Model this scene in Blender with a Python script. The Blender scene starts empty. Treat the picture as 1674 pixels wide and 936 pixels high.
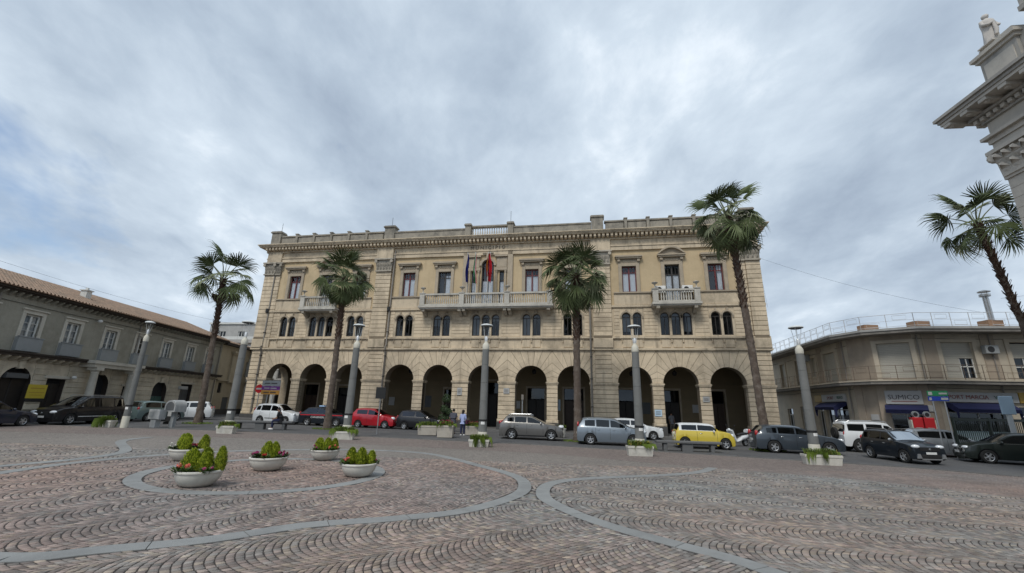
import bpy, bmesh, math, random
import numpy as np
from mathutils import Vector, Matrix, Euler

random.seed(11)
SC = bpy.context.scene
COL = SC.collection
R = math.radians
PI = math.pi

# ------------------------------------------------------------------ camera
cam_d = bpy.data.cameras.new('camera')
cam = bpy.data.objects.new('camera', cam_d)
COL.objects.link(cam)
SC.camera = cam
cam_d.sensor_width = 36.0
cam_d.lens = 36.0 * 700.0 / 1674.0
cam_d.clip_end = 3000
cam.location = (0, 0, 2.12)
cam.rotation_euler = (Matrix.Rotation(R(90) + 0.2718, 3, 'X') @ Matrix.Rotation(0.0245, 3, 'Z')).to_euler()

# ------------------------------------------------------------------ world, sun, exposure
GAPOFF = (-4.4346, -26.6326, 4.35)            # shifts the thin places of the cloud layer
SUN_EL, SUN_AZ = R(52), R(205)          # azimuth of the sun, clockwise from +y
w = bpy.data.worlds.new('World')
SC.world = w
w.use_nodes = True
nt = w.node_tree
nt.nodes.clear()
def N(t, **k):
    n = nt.nodes.new(t)
    for a, b in k.items():
        setattr(n, a, b)
    return n
def L(a, b): nt.links.new(a, b)
out = N('ShaderNodeOutputWorld')
sky = N('ShaderNodeTexSky', sky_type='NISHITA', sun_disc=False, sun_elevation=SUN_EL, sun_rotation=SUN_AZ)
bg_sky = N('ShaderNodeBackground'); bg_sky.inputs[1].default_value = 0.115
L(sky.outputs[0], bg_sky.inputs[0])
tc = N('ShaderNodeTexCoord')
sep = N('ShaderNodeSeparateXYZ'); L(tc.outputs['Generated'], sep.inputs[0])
def M(op, a, b=None, clamp=False):
    n = N('ShaderNodeMath', operation=op); n.use_clamp = clamp
    for i, v in enumerate((a, b)):
        if v is None: continue
        if isinstance(v, (int, float)): n.inputs[i].default_value = v
        else: L(v, n.inputs[i])
    return n.outputs[0]
den = M('ADD', M('MAXIMUM', sep.outputs[2], 0.0), 0.30)
cx_, cy_ = M('DIVIDE', sep.outputs[0], den), M('DIVIDE', sep.outputs[1], den)
comb = N('ShaderNodeCombineXYZ'); L(cx_, comb.inputs[0]); L(cy_, comb.inputs[1])
mp = N('ShaderNodeMapping'); mp.inputs['Rotation'].default_value = (0, 0, R(35)); mp.inputs['Scale'].default_value = (1.0, 0.72, 1)
mp.inputs['Location'].default_value = (3.4, 1.2, 0)
L(comb.outputs[0], mp.inputs[0])
def noise(vec, sc, det, rough=.55, dist=0.0, loc=0.0):
    n = N('ShaderNodeTexNoise'); n.inputs['Scale'].default_value = sc; n.inputs['Detail'].default_value = det
    n.inputs['Roughness'].default_value = rough; n.inputs['Distortion'].default_value = dist
    L(vec, n.inputs['Vector']); return n.outputs[0]
big = noise(mp.outputs[0], 1.05, 4, .5, .25)
mid = noise(mp.outputs[0], 2.9, 9, .55, .25)
fine = noise(mp.outputs[0], 7.0, 8, .6, .3)
tone = M('ADD', M('MULTIPLY', big, .42), M('ADD', M('MULTIPLY', mid, .38), M('MULTIPLY', fine, .20)))
cr = N('ShaderNodeValToRGB'); L(tone, cr.inputs[0])
e = cr.color_ramp.elements
e[0].position = .36; e[0].color = (.27, .33, .415, 1)
e[1].position = .63; e[1].color = (.68, .74, .80, 1)
m_ = e.new(.45); m_.color = (.355, .425, .51, 1)
m_ = e.new(.555); m_.color = (.485, .56, .64, 1)
bg_cloud = N('ShaderNodeBackground'); bg_cloud.inputs[1].default_value = 1.0
L(cr.outputs[0], bg_cloud.inputs[0])
# thin places in the cloud where blue shows
mg = N('ShaderNodeMapping'); mg.inputs['Location'].default_value = GAPOFF; L(mp.outputs[0], mg.inputs[0])
gap = noise(mg.outputs[0], 0.62, 7, .58, .5)
cov = N('ShaderNodeMapRange'); cov.inputs[1].default_value = .31; cov.inputs[2].default_value = .40
L(gap, cov.inputs[0])
mixs = N('ShaderNodeMixShader'); L(cov.outputs[0], mixs.inputs[0]); L(bg_sky.outputs[0], mixs.inputs[1]); L(bg_cloud.outputs[0], mixs.inputs[2])
L(mixs.outputs[0], out.inputs[0])

sun_d = bpy.data.lights.new('sun', 'SUN')
sun = bpy.data.objects.new('sun', sun_d)
COL.objects.link(sun)
sun_d.energy = 1.5
sun_d.angle = R(16)
sun_d.color = (1.0, .955, .88)
sdir = Vector((math.sin(SUN_AZ) * math.cos(SUN_EL), math.cos(SUN_AZ) * math.cos(SUN_EL), math.sin(SUN_EL)))
sun.rotation_euler = sdir.to_track_quat('Z', 'Y').to_euler()
sun.location = sdir * 60

SC.view_settings.view_transform = 'Standard'
SC.view_settings.look = 'None'
SC.view_settings.exposure = 0.45
SC.view_settings.gamma = 1.0
SC.view_settings.use_curve_mapping = False
SC.render.engine = 'CYCLES'
SC.cycles.max_bounces = 6
SC.cycles.transparent_max_bounces = 12

# ------------------------------------------------------------------ materials
MATS = {}
def pm(name, base, rough=.8, var=.15, scale=2.0, bump=.0, bscale=30.0, rand=0.0, metal=0.0, stain=None, stain_amt=0.0, spec=.4, coat=0.0, attr=None, streak=0.0, trans=0.0):
    """procedural principled material: world-space noise, optional per-object tint, stains and vertical run-off streaks"""
    m = bpy.data.materials.new(name); m.use_nodes = True
    t = m.node_tree; n = t.nodes; l = t.links
    b = n['Principled BSDF']
    b.inputs['Roughness'].default_value = rough
    b.inputs['Metallic'].default_value = metal
    b.inputs['Specular IOR Level'].default_value = spec
    if coat: b.inputs['Coat Weight'].default_value = coat; b.inputs['Coat Roughness'].default_value = .04
    if trans: b.inputs['Transmission Weight'].default_value = trans
    geo = n.new('ShaderNodeNewGeometry')
    def mm(op, a, c, clamp=False):
        q = n.new('ShaderNodeMath'); q.operation = op; q.use_clamp = clamp
        for i, v in enumerate((a, c)):
            if isinstance(v, (int, float)): q.inputs[i].default_value = v
            else: l.new(v, q.inputs[i])
        return q.outputs[0]
    def nz(sc, det=5, vec=None, rough_=.6):
        q = n.new('ShaderNodeTexNoise'); q.inputs['Scale'].default_value = sc; q.inputs['Detail'].default_value = det
        q.inputs['Roughness'].default_value = rough_
        l.new(vec or geo.outputs['Position'], q.inputs['Vector']); return q.outputs[0]
    val = mm('MULTIPLY', mm('SUBTRACT', nz(scale), .5), var * 2.4)
    val = mm('ADD', val, mm('MULTIPLY', mm('SUBTRACT', nz(scale * 9, 3), .5), var * 1.2))
    if rand:
        oi = n.new('ShaderNodeObjectInfo')
        val = mm('ADD', val, mm('MULTIPLY', mm('SUBTRACT', oi.outputs['Random'], .5), rand * 2))
    val = mm('ADD', val, 1.0)
    mul = n.new('ShaderNodeMixRGB'); mul.blend_type = 'MULTIPLY'; mul.inputs[0].default_value = 1
    mul.inputs[1].default_value = (*base, 1)
    if attr:
        at = n.new('ShaderNodeAttribute'); at.attribute_name = attr; l.new(at.outputs['Color'], mul.inputs[1])
    cb = n.new('ShaderNodeCombineXYZ')
    for i in range(3): l.new(val, cb.inputs[i])
    l.new(cb.outputs[0], mul.inputs[2])
    col = mul.outputs[0]
    if stain:
        mx = n.new('ShaderNodeMixRGB'); mx.inputs[2].default_value = (*stain, 1)
        f = mm('MULTIPLY', mm('SUBTRACT', nz(scale * .45, 7, None, .68), .47), 5.0, True)
        if streak:
            mpn = n.new('ShaderNodeMapping'); mpn.inputs['Scale'].default_value = (1, 1, .12)
            l.new(geo.outputs['Position'], mpn.inputs[0])
            f2 = mm('MULTIPLY', mm('SUBTRACT', nz(2.2, 7, mpn.outputs[0], .68), .51), 6.0, True)
            f = mm('MAXIMUM', f, mm('MULTIPLY', f2, streak))
        l.new(mm('MULTIPLY', f, stain_amt), mx.inputs[0])
        l.new(col, mx.inputs[1]); col = mx.outputs[0]
    l.new(col, b.inputs['Base Color'])
    if bump:
        bp = n.new('ShaderNodeBump'); bp.inputs['Strength'].default_value = bump; bp.inputs['Distance'].default_value = .02
        l.new(nz(bscale, 6), bp.inputs['Height']); l.new(bp.outputs[0], b.inputs['Normal'])
    MATS[name] = m
    return m

def glass_mat(name, tint=(.55, .6, .62), refl=.16, rough=.03):
    m = bpy.data.materials.new(name); m.use_nodes = True
    t = m.node_tree; n = t.nodes; l = t.links; n.clear()
    o = n.new('ShaderNodeOutputMaterial'); mix = n.new('ShaderNodeMixShader')
    tr = n.new('ShaderNodeBsdfTransparent'); tr.inputs[0].default_value = (*tint, 1)
    gl = n.new('ShaderNodeBsdfGlossy'); gl.inputs['Roughness'].default_value = rough; gl.inputs[0].default_value = (.9, .95, 1, 1)
    lw = n.new('ShaderNodeLayerWeight'); lw.inputs[0].default_value = .22
    mr = n.new('ShaderNodeMapRange'); mr.inputs[3].default_value = refl; mr.inputs[4].default_value = .6
    l.new(lw.outputs['Fresnel'], mr.inputs[0]); l.new(mr.outputs[0], mix.inputs[0])
    l.new(tr.outputs[0], mix.inputs[1]); l.new(gl.outputs[0], mix.inputs[2]); l.new(mix.outputs[0], o.inputs[0])
    MATS[name] = m
    return m

pm('limestone', (.63, .52, .375), .85, .2, 1.3, .25, 25, .07, stain=(.22, .18, .13), stain_amt=.6, streak=.8)
pm('limestone_plain', (.59, .49, .355), .85, .2, 1.1, .25, 25, .05, stain=(.19, .16, .12), stain_amt=.7, streak=1.0)
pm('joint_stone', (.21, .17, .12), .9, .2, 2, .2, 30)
pm('grey_stone', (.40, .36, .295), .9, .2, 1.6, .3, 20, .08, stain=(.15, .14, .12), stain_amt=.65, streak=.9)
pm('surround_stone', (.40, .335, .25), .88, .2, 1.8, .25, 24, .08, stain=(.22, .2, .17), stain_amt=.5, streak=.7)
pm('ochre_plaster', (.53, .415, .26), .92, .12, .9, .15, 12, stain=(.36, .28, .17), stain_amt=.55, streak=1.0)
pm('parapet_stone', (.29, .265, .22), .95, .25, 2.2, .35, 18, .06, stain=(.11, .105, .095), stain_amt=.75, streak=.8)
pm('lava_plinth', (.075, .073, .072), .8, .25, 3, .3, 30)
pm('balcony_stone', (.50, .475, .42), .85, .18, 2.5, .2, 30, .04, stain=(.2, .19, .17), stain_amt=.55, streak=.8)
pm('arcade_plaster', (.22, .172, .105), .9, .14, 1.2, .15, 20, .05, stain=(.2, .16, .1), stain_amt=.35)  # arcade shade put into wall and ceiling colours, darker than the real plaster
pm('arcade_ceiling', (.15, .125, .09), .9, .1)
pm('dark_door', (.022, .018, .016), .55, .3, 4)
pm('door_brown', (.05, .03, .02), .5, .3, 5)
pm('frame_red', (.13, .028, .03), .5, .15, 4)
pm('frame_dark', (.045, .04, .037), .5, .2, 4)
pm('frame_white', (.66, .66, .63), .6, .12, 4)
pm('curtain', (.72, .74, .76), .95, .1, 3, .6, 14)
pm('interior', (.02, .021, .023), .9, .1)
glass_mat('glass_window', (.88, .9, .92), .06)
glass_mat('glass_dark', (.30, .32, .34), .045)
glass_mat('glass_grey', (.62, .65, .67), .08)
glass_mat('glass_car', (.20, .23, .25), .05)
pm('iron_black', (.02, .02, .02), .5, .2, 5)
pm('iron_green', (.018, .028, .022), .45, .2, 5)
pm('lead_pipe', (.22, .2, .175), .6, .15, 3)
pm('white_plastic', (.72, .72, .70), .5, .06, 3)
pm('steel', (.45, .46, .47), .35, .1, 4, metal=.8)
pm('steel_grey', (.40, .41, .41), .5, .12, 3, stain=(.2, .2, .19), stain_amt=.5, streak=.8)
pm('brass_letter', (.05, .035, .022), .5, .1)
# paving
pm('sett', (.25, .19, .165), .82, .2, 2.2, .5, 60, attr='tint', stain=(.10, .088, .08), stain_amt=.42)
pm('sett_joint', (.042, .036, .033), .95, .25, 6, .4, 60)
pm('band_slab', (.24, .245, .24), .8, .13, 2.5, .3, 50, .07, stain=(.14, .14, .14), stain_amt=.4)
pm('asphalt', (.085, .085, .088), .9, .2, .8, .5, 60, stain=(.14, .137, .13), stain_amt=.55)
pm('edge_paving', (.20, .195, .185), .9, .15, 1.2, .3, 50, stain=(.12, .115, .11), stain_amt=.5)
pm('kerb_stone', (.13, .128, .125), .85, .2, 3, .3, 40, .1)
pm('road_paint', (.6, .6, .57), .8, .2, 6)
# left building
pm('grey_plaster', (.32, .305, .255), .95, .22, 1.2, .3, 14, stain=(.215, .20, .16), stain_amt=.7, streak=.5)
pm('banded_stone', (.60, .54, .43), .9, .18, 1.5, .25, 25, .1, stain=(.2, .175, .135), stain_amt=.5, streak=.6)
pm('white_trim', (.56, .53, .46), .85, .14, 2, .15, 30, .03, stain=(.3, .28, .24), stain_amt=.4, streak=.7)
pm('panel_grey', (.27, .285, .29), .8, .12, 2)
pm('roof_tile', (.29, .205, .15), .9, .5, 4.5, .3, 20, stain=(.17, .145, .115), stain_amt=.85)
pm('wood_dark', (.045, .035, .028), .8, .3, 5)
pm('green_door', (.045, .095, .08), .6, .15, 2)
pm('yellow_poster', (.56, .44, .05), .6, .08, 6)
pm('poster_black', (.02, .02, .02), .6, .1)
pm('slate_panel', (.10, .105, .11), .6, .1, 2)
pm('cream_wall', (.42, .36, .26), .92, .14, 1, .2, 15, stain=(.28, .24, .18), stain_amt=.5, streak=.8)
pm('pale_wall', (.60, .60, .57), .92, .1, 1, .1, 15, stain=(.4, .39, .36), stain_amt=.5, streak=.7)
pm('concrete_grey', (.38, .375, .36), .92, .15, 1.5, .2, 20, stain=(.2, .195, .18), stain_amt=.5, streak=.7)
# right building
pm('taupe_plaster', (.35, .29, .225), .93, .13, 1.2, .2, 15, stain=(.2, .175, .15), stain_amt=.5, streak=.7)
pm('beige_plaster', (.48, .42, .33), .93, .12, 1.2, .2, 15, stain=(.27, .25, .21), stain_amt=.5, streak=.7)
pm('slab_concrete', (.22, .205, .185), .95, .2, 2, .3, 15, stain=(.1, .093, .085), stain_amt=.6)
pm('shutter', (.42, .40, .345), .7, .08, 2)
pm('rail_white', (.50, .50, .50), .6, .12, 4)
pm('rail_rust', (.16, .12, .09), .7, .25, 5)
pm('navy_fabric', (.012, .015, .06), .85, .2, 3)
pm('sign_white', (.40, .40, .39), .5, .08, 4)
pm('sign_ink', (.06, .05, .05), .5, .1)
pm('sign_ink_red', (.22, .06, .05), .5, .1)
pm('sign_ink_green', (.05, .13, .10), .5, .1)
pm('sign_yellow', (.42, .27, .04), .5, .1)
pm('sign_green', (.02, .20, .08), .45, .1)
pm('sign_blue', (.015, .05, .33), .45, .1)
pm('sign_lightblue', (.42, .55, .66), .45, .1)
pm('sign_red', (.5, .02, .025), .45, .1)
pm('sign_purple', (.16, .04, .22), .45, .1)
pm('sign_orange', (.5, .25, .06), .45, .1)
pm('frosted_panel', (.36, .46, .47), .4, .08, 2)
pm('terracotta', (.32, .2, .13), .9, .2, 4)
# church
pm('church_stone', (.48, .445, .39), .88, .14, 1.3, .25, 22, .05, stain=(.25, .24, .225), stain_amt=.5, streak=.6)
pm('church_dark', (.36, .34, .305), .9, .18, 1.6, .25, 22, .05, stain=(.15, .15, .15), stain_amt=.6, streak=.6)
pm('statue_stone', (.50, .47, .435), .85, .12, 3, .2, 30)
# lamps, planters
pm('lamp_stone', (.175, .178, .172), .88, .18, 2.6, .35, 40, .05, stain=(.14, .145, .14), stain_amt=.5, streak=.5)
pm('lamp_cream', (.60, .575, .49), .8, .08, 4, stain=(.4, .37, .3), stain_amt=.4)
pm('lamp_disc', (.62, .64, .63), .5, .05, 4)
pm('lamp_under', (.14, .15, .15), .5, .1, 4)
pm('sticker', (.75, .75, .73), .6, .05)
pm('bowl_white', (.62, .60, .54), .7, .08, 5, .1, 60, .04, stain=(.36, .33, .28), stain_amt=.45, streak=.8)
pm('planter_white', (.60, .585, .53), .8, .1, 5, .15, 50, .04, stain=(.3, .28, .23), stain_amt=.5, streak=.8)
pm('planter_stone', (.46, .42, .36), .85, .12, 4, .25, 50, .04, stain=(.28, .25, .21), stain_amt=.5)
pm('soil', (.03, .022, .016), .95, .3, 10, .5, 40)
def leaf(name, c, c2=None, tr=.25):
    m = pm(name, c, .6, .28, 6, rand=.12, spec=.3)
    b = m.node_tree.nodes['Principled BSDF']
    b.inputs['Subsurface Weight'].default_value = 0
    return m
leaf('conifer', (.17, .235, .018))
leaf('conifer_tip', (.46, .52, .05))
leaf('leaf_green', (.06, .105, .022))
leaf('grass_green', (.135, .195, .03))
leaf('grass_dry', (.27, .22, .06))
leaf('palm_green', (.10, .128, .052))
leaf('palm_light', (.17, .19, .105))
leaf('palm_brown', (.13, .085, .05))
leaf('topiary', (.028, .05, .018))
pm('petal_coral', (.68, .17, .12), .7, .15, 9)
pm('petal_crimson', (.22, .015, .045), .7, .2, 9)
pm('petal_magenta', (.40, .06, .18), .7, .2, 9)
pm('petal_white', (.75, .73, .66), .7, .1, 9)
pm('petal_red', (.45, .02, .02), .7, .2, 9)
pm('palm_trunk', (.10, .076, .06), .95, .4, 6, 1.0, 22, stain=(.20, .17, .145), stain_amt=.75)
pm('palm_boots', (.085, .05, .035), .95, .35, 6, .6, 25)
pm('bench_stone', (.125, .127, .128), .85, .2, 4, .3, 40)
# vehicles
def paint(name, c, rough=.28, metal=.0): return pm(name, c, rough, .04, 2, metal=metal, coat=.35 if max(c) < .03 else .8, spec=.4)
paint('paint_black', (.012, .012, .014)); paint('paint_navy_black', (.012, .016, .022)); paint('paint_white', (.70, .72, .73))
paint('paint_silver', (.34, .36, .38), .3, .5); paint('paint_red', (.42, .012, .022)); paint('paint_taupe', (.155, .15, .142), .3, .4)
paint('paint_bluegrey', (.20, .235, .27), .3, .4); paint('paint_yellow', (.62, .48, .06)); paint('paint_slate', (.052, .066, .082), .3, .3)
paint('paint_green', (.17, .235, .235), .3, .3); paint('paint_darkgreen', (.014, .02, .017)); paint('paint_darkblue', (.012, .017, .035))
pm('tyre', (.018, .018, .018), .85, .15, 8)
pm('rim', (.48, .49, .5), .35, .1, 6, metal=.7)
pm('black_plastic', (.02, .02, .021), .6, .15, 6)
pm('car_interior', (.02, .02, .022), .9, .1)
pm('headlight', (.72, .75, .78), .12, .05, 8, coat=1)
pm('taillight', (.38, .012, .015), .2, .05, 8, coat=1)
pm('plate_white', (.7, .71, .7), .5, .05)
pm('chrome', (.6, .6, .6), .2, .05, metal=.9)
pm('stripe_red', (.45, .02, .03), .35, .05)
pm('beacon_blue', (.35, .5, .72), .3, .05)
# people
pm('skin', (.40, .24, .17), .6, .08, 8); pm('skin_dark', (.19, .11, .075), .6, .08, 8)
pm('hair_dark', (.018, .014, .012), .7, .2, 20)
pm('cloth_charcoal', (.075, .078, .10), .9, .15, 10); pm('cloth_lightblue', (.36, .42, .66), .9, .12, 10)
pm('cloth_navy', (.022, .028, .07), .9, .15, 10); pm('cloth_black', (.018, .018, .02), .9, .15, 10)
pm('cloth_grey', (.3, .3, .32), .9, .15, 10); pm('cloth_khaki', (.22, .2, .17), .9, .15, 10)
pm('shoe_white', (.7, .7, .7), .7, .05); pm('bag_maroon', (.06, .012, .03), .6, .15)
# flags
pm('flag_blue', (.018, .025, .19), .85, .1, 6); pm('flag_gold', (.6, .42, .03), .8, .1); pm('flag_green', (.02, .19, .06), .85, .1, 6)
pm('flag_white', (.72, .72, .7), .85, .06, 6); pm('flag_red', (.55, .015, .03), .85, .1, 6); pm('flag_dark_red', (.25, .015, .03), .85, .1, 6)
pm('pole_white', (.62, .62, .6), .5, .05)
pm('wire', (.03, .03, .03), .7, .1)

# ------------------------------------------------------------------ helpers
def gz(x):
    """height of the ground: level on the right, rising gently to the left"""
    t = 5 - x
    if t > 45: return .0125 * 45
    if t > 2: return .0125 * t
    if t < -2: return 0.0
    return .0125 * (t + 2) ** 2 / 8

class MB:
    """mesh builder: collects shapes, links them as ONE mesh object"""
    def __init__(s): s.v, s.f, s.m, s.T = [], [], [], None
    def add(s, vs, fs, mi=0):
        o = len(s.v)
        if s.T is not None: vs = [tuple(s.T @ Vector(p)) for p in vs]
        s.v += [tuple(p) for p in vs]
        for q in fs: s.f.append(tuple(i + o for i in q)); s.m.append(mi)
        return s
    def box(s, x0, x1, y0, y1, z0, z1, mi=0):
        return s.add([(x0, y0, z0), (x1, y0, z0), (x1, y1, z0), (x0, y1, z0), (x0, y0, z1), (x1, y0, z1), (x1, y1, z1), (x0, y1, z1)],
                     [(3, 2, 1, 0), (4, 5, 6, 7), (0, 1, 5, 4), (1, 2, 6, 5), (2, 3, 7, 6), (3, 0, 4, 7)], mi)
    def bbox(s, x0, x1, y0, y1, z0, z1, b=.01, mi=0):
        """box whose front (-y) face is bevelled"""
        return s.add([(x0, y0 + b, z0), (x1, y0 + b, z0), (x1, y1, z0), (x0, y1, z0), (x0, y0 + b, z1), (x1, y0 + b, z1), (x1, y1, z1), (x0, y1, z1),
                      (x0 + b, y0, z0 + b), (x1 - b, y0, z0 + b), (x1 - b, y0, z1 - b), (x0 + b, y0, z1 - b)],
                     [(3, 2, 1, 0), (4, 5, 6, 7), (1, 2, 6, 5), (2, 3, 7, 6), (3, 0, 4, 7), (8, 9, 10, 11), (0, 1, 9, 8), (1, 5, 10, 9), (5, 4, 11, 10), (4, 0, 8, 11)], mi)
    def prism(s, poly, a0, a1, axis='z', mi=0):
        n = len(poly)
        def P(p, a): return (p[0], p[1], a) if axis == 'z' else ((p[0], a, p[1]) if axis == 'y' else (a, p[0], p[1]))
        return s.add([P(p, a0) for p in poly] + [P(p, a1) for p in poly],
                     [tuple(range(n - 1, -1, -1)), tuple(range(n, 2 * n))] + [(i, (i + 1) % n, n + (i + 1) % n, n + i) for i in range(n)], mi)
    def lathe(s, prof, n=16, c=(0, 0, 0), mi=0, cap=True, sx=1.0, sy=1.0):
        vs, fs = [], []
        for r, z in prof:
            for k in range(n):
                a = 2 * PI * k / n
                vs.append((c[0] + r * math.cos(a) * sx, c[1] + r * math.sin(a) * sy, c[2] + z))
        for i in range(len(prof) - 1):
            for k in range(n):
                fs.append((i * n + k, i * n + (k + 1) % n, (i + 1) * n + (k + 1) % n, (i + 1) * n + k))
        if cap:
            fs.append(tuple(range(n - 1, -1, -1))); fs.append(tuple((len(prof) - 1) * n + k for k in range(n)))
        return s.add(vs, fs, mi)
    def tube(s, pts, rad, n=6, mi=0, cap=True):
        pts = [Vector(p) for p in pts]
        if not hasattr(rad, '__len__'): rad = [rad] * len(pts)
        vs, fs = [], []
        for i, p in enumerate(pts):
            d = (pts[min(i + 1, len(pts) - 1)] - pts[max(i - 1, 0)]).normalized()
            a = d.cross(Vector((0, 0, 1)) if abs(d.z) < .95 else Vector((1, 0, 0))).normalized(); b = d.cross(a)
            for k in range(n):
                t = 2 * PI * k / n
                vs.append(p + (a * math.cos(t) + b * math.sin(t)) * rad[i])
        for i in range(len(pts) - 1):
            for k in range(n):
                fs.append((i * n + k, i * n + (k + 1) % n, (i + 1) * n + (k + 1) % n, (i + 1) * n + k))
        if cap:
            fs.append(tuple(range(n))); fs.append(tuple((len(pts) - 1) * n + k for k in range(n - 1, -1, -1)))
        return s.add(vs, fs, mi)
    def ball(s, c, r, n=10, mi=0, sq=1.0):
        """ellipsoid, r = (rx, ry, rz)"""
        if not hasattr(r, '__len__'): r = (r, r, r)
        h = n // 2; vs, fs = [], []
        for i in range(h + 1):
            ph = -PI / 2 + PI * i / h
            for k in range(n):
                a = 2 * PI * k / n
                vs.append((c[0] + r[0] * math.cos(ph) * math.cos(a), c[1] + r[1] * math.cos(ph) * math.sin(a), c[2] + r[2] * math.sin(ph)))
        for i in range(h):
            for k in range(n): fs.append((i * n + k, i * n + (k + 1) % n, (i + 1) * n + (k + 1) % n, (i + 1) * n + k))
        return s.add(vs, fs, mi)
    def mesh(s, name, mats, smooth=None):
        me = bpy.data.meshes.new(name)
        me.from_pydata(s.v, [], s.f)
        for k in ([mats] if isinstance(mats, str) else mats): me.materials.append(MATS[k])
        me.polygons.foreach_set('material_index', s.m)
        if smooth:
            me.polygons.foreach_set('use_smooth', [True] * len(me.polygons))
            if smooth < 180: me.set_sharp_from_angle(angle=R(smooth))
        me.update()
        return me
    def build(s, name, mats, parent=None, loc=(0, 0, 0), rot=(0, 0, 0), smooth=None):
        return link(name, s.mesh(name, mats, smooth), parent, loc, rot)

def link(name, me, parent=None, loc=(0, 0, 0), rot=(0, 0, 0), scale=None):
    o = bpy.data.objects.new(name, me)
    COL.objects.link(o)
    o.location = loc; o.rotation_euler = rot
    if scale: o.scale = scale
    if parent: o.parent = parent
    return o
def tag(o, label, cat, group=None):
    o['label'] = label; o['category'] = cat
    if group: o['group'] = group
    return o
def thing(name, label, cat, loc=(0, 0, 0), rotz=0.0, group=None):
    o = link(name, None, None, loc, (0, 0, rotz)); o.empty_display_size = .2
    return tag(o, label, cat, group)
def struct(o): o['kind'] = 'structure'; return o
def stuff(o): o['kind'] = 'stuff'; return o

def wall_open(mb, x0, x1, z0, z1, ops, y=0.0, depth=.3, mi=0, mr=None, n=12):
    """wall sheet in the plane y with rectangular or round-headed openings (xc, w, zb, zt, arch) and their reveals"""
    mr = mi if mr is None else mr
    ops = sorted(ops); x = x0
    def q(a, b, c, d, m): mb.add([a, b, c, d], [(0, 1, 2, 3)], m)
    for xc, w, zb, zt, arch in ops:
        l, r = xc - w / 2, xc + w / 2
        if l > x: q((x, y, z0), (l, y, z0), (l, y, z1), (x, y, z1), mi)
        if zb > z0:
            q((l, y, z0), (r, y, z0), (r, y, zb), (l, y, zb), mi)
            q((l, y, zb), (r, y, zb), (r, y + depth, zb), (l, y + depth, zb), mr)
        sp = zt - w / 2 if arch else zt
        if arch:
            pts = [(xc - w / 2 * math.cos(PI * k / n), sp + w / 2 * math.sin(PI * k / n)) for k in range(n + 1)]
        else:
            pts = [(l, zt), (r, zt)]
        for (ax, az), (bx, bz) in zip(pts, pts[1:]):
            if z1 > zt: q((ax, y, az), (bx, y, bz), (bx, y, z1), (ax, y, z1), mi)
            q((ax, y, az), (ax, y + depth, az), (bx, y + depth, bz), (bx, y, bz), mr)
        for xx in (l, r): q((xx, y, zb), (xx, y + depth, zb), (xx, y + depth, sp), (xx, y, sp), mr)
        x = r
    if x1 > x: q((x, y, z0), (x1, y, z0), (x1, y, z1), (x, y, z1), mi)
    return mb

def text_mesh(txt, size, mat, depth=.01, align='CENTER'):
    c = bpy.data.curves.new('lettering', 'FONT'); c.body = txt; c.size = size; c.extrude = depth; c.align_x = align; c.align_y = 'CENTER'
    c.resolution_u = 2
    o = bpy.data.objects.new('lettering', c); COL.objects.link(o)
    dg = bpy.context.evaluated_depsgraph_get()
    me = bpy.data.meshes.new_from_object(o.evaluated_get(dg))
    bpy.data.objects.remove(o); bpy.data.curves.remove(c)
    me.materials.clear(); me.materials.append(MATS[mat])
    return me
def lettering(txt, size, mat, parent, loc, rot=(PI / 2, 0, 0), sx=1.0):
    o = link('lettering', text_mesh(txt, size, mat), parent, loc, rot, (sx, 1, 1)); return o

CACHE = {}
def cached(key, fn):
    if key not in CACHE: CACHE[key] = fn()
    return CACHE[key]
# ================================================================== THE GROUND
def interp(x, pts):
    for (a, ya), (b, yb) in zip(pts, pts[1:]):
        if x <= b: return ya + (yb - ya) * (x - a) / (b - a)
    return pts[-1][1]
EDGE = [(-60, 27.2), (-24.3, 26.6), (-16, 27.2), (-9, 26.9), (-1, 25.9), (2.4, 25.4), (8, 23.8), (13.3, 21.2), (17.2, 19.3), (19.3, 17.2), (25, 12), (60, -20)]
STRIP = [(-60, 21.4), (-24, 21.8), (-13, 23.0), (2, 21.0), (8.5, 17.3), (12, 15.4), (14.2, 12.8), (20, 5.0), (60, -40)]
def sheet(name, xs, y0, y1, dz, mat, thick=None):
    """ground sheet between y0(x) and y1(x), following the slope of the ground"""
    mb = MB()
    for a, b in zip(xs, xs[1:]):
        p = [(a, y0(a), gz(a) + dz), (b, y0(b), gz(b) + dz), (b, y1(b), gz(b) + dz), (a, y1(a), gz(a) + dz)]
        if p[3][1] <= p[0][1] + .02 and p[2][1] <= p[1][1] + .02: continue
        mb.add(p, [(0, 1, 2, 3)])
        if thick:
            for i in range(4):
                u, v = p[i], p[(i + 1) % 4]
                mb.add([u, v, (v[0], v[1], v[2] - thick), (u[0], u[1], u[2] - thick)], [(0, 1, 2, 3)])
    return struct(mb.build(name, mat))
XS = sorted(set([-900, -400, -200, -100] + [x * 1.0 for x in range(-60, 61)] + [100, 200, 400, 900] + [p[0] for p in EDGE + STRIP]))
road = sheet('road', XS, lambda x: -120, lambda x: 900, -.03, 'asphalt')
PX = [x for x in XS if -60 <= x <= 60]

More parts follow.
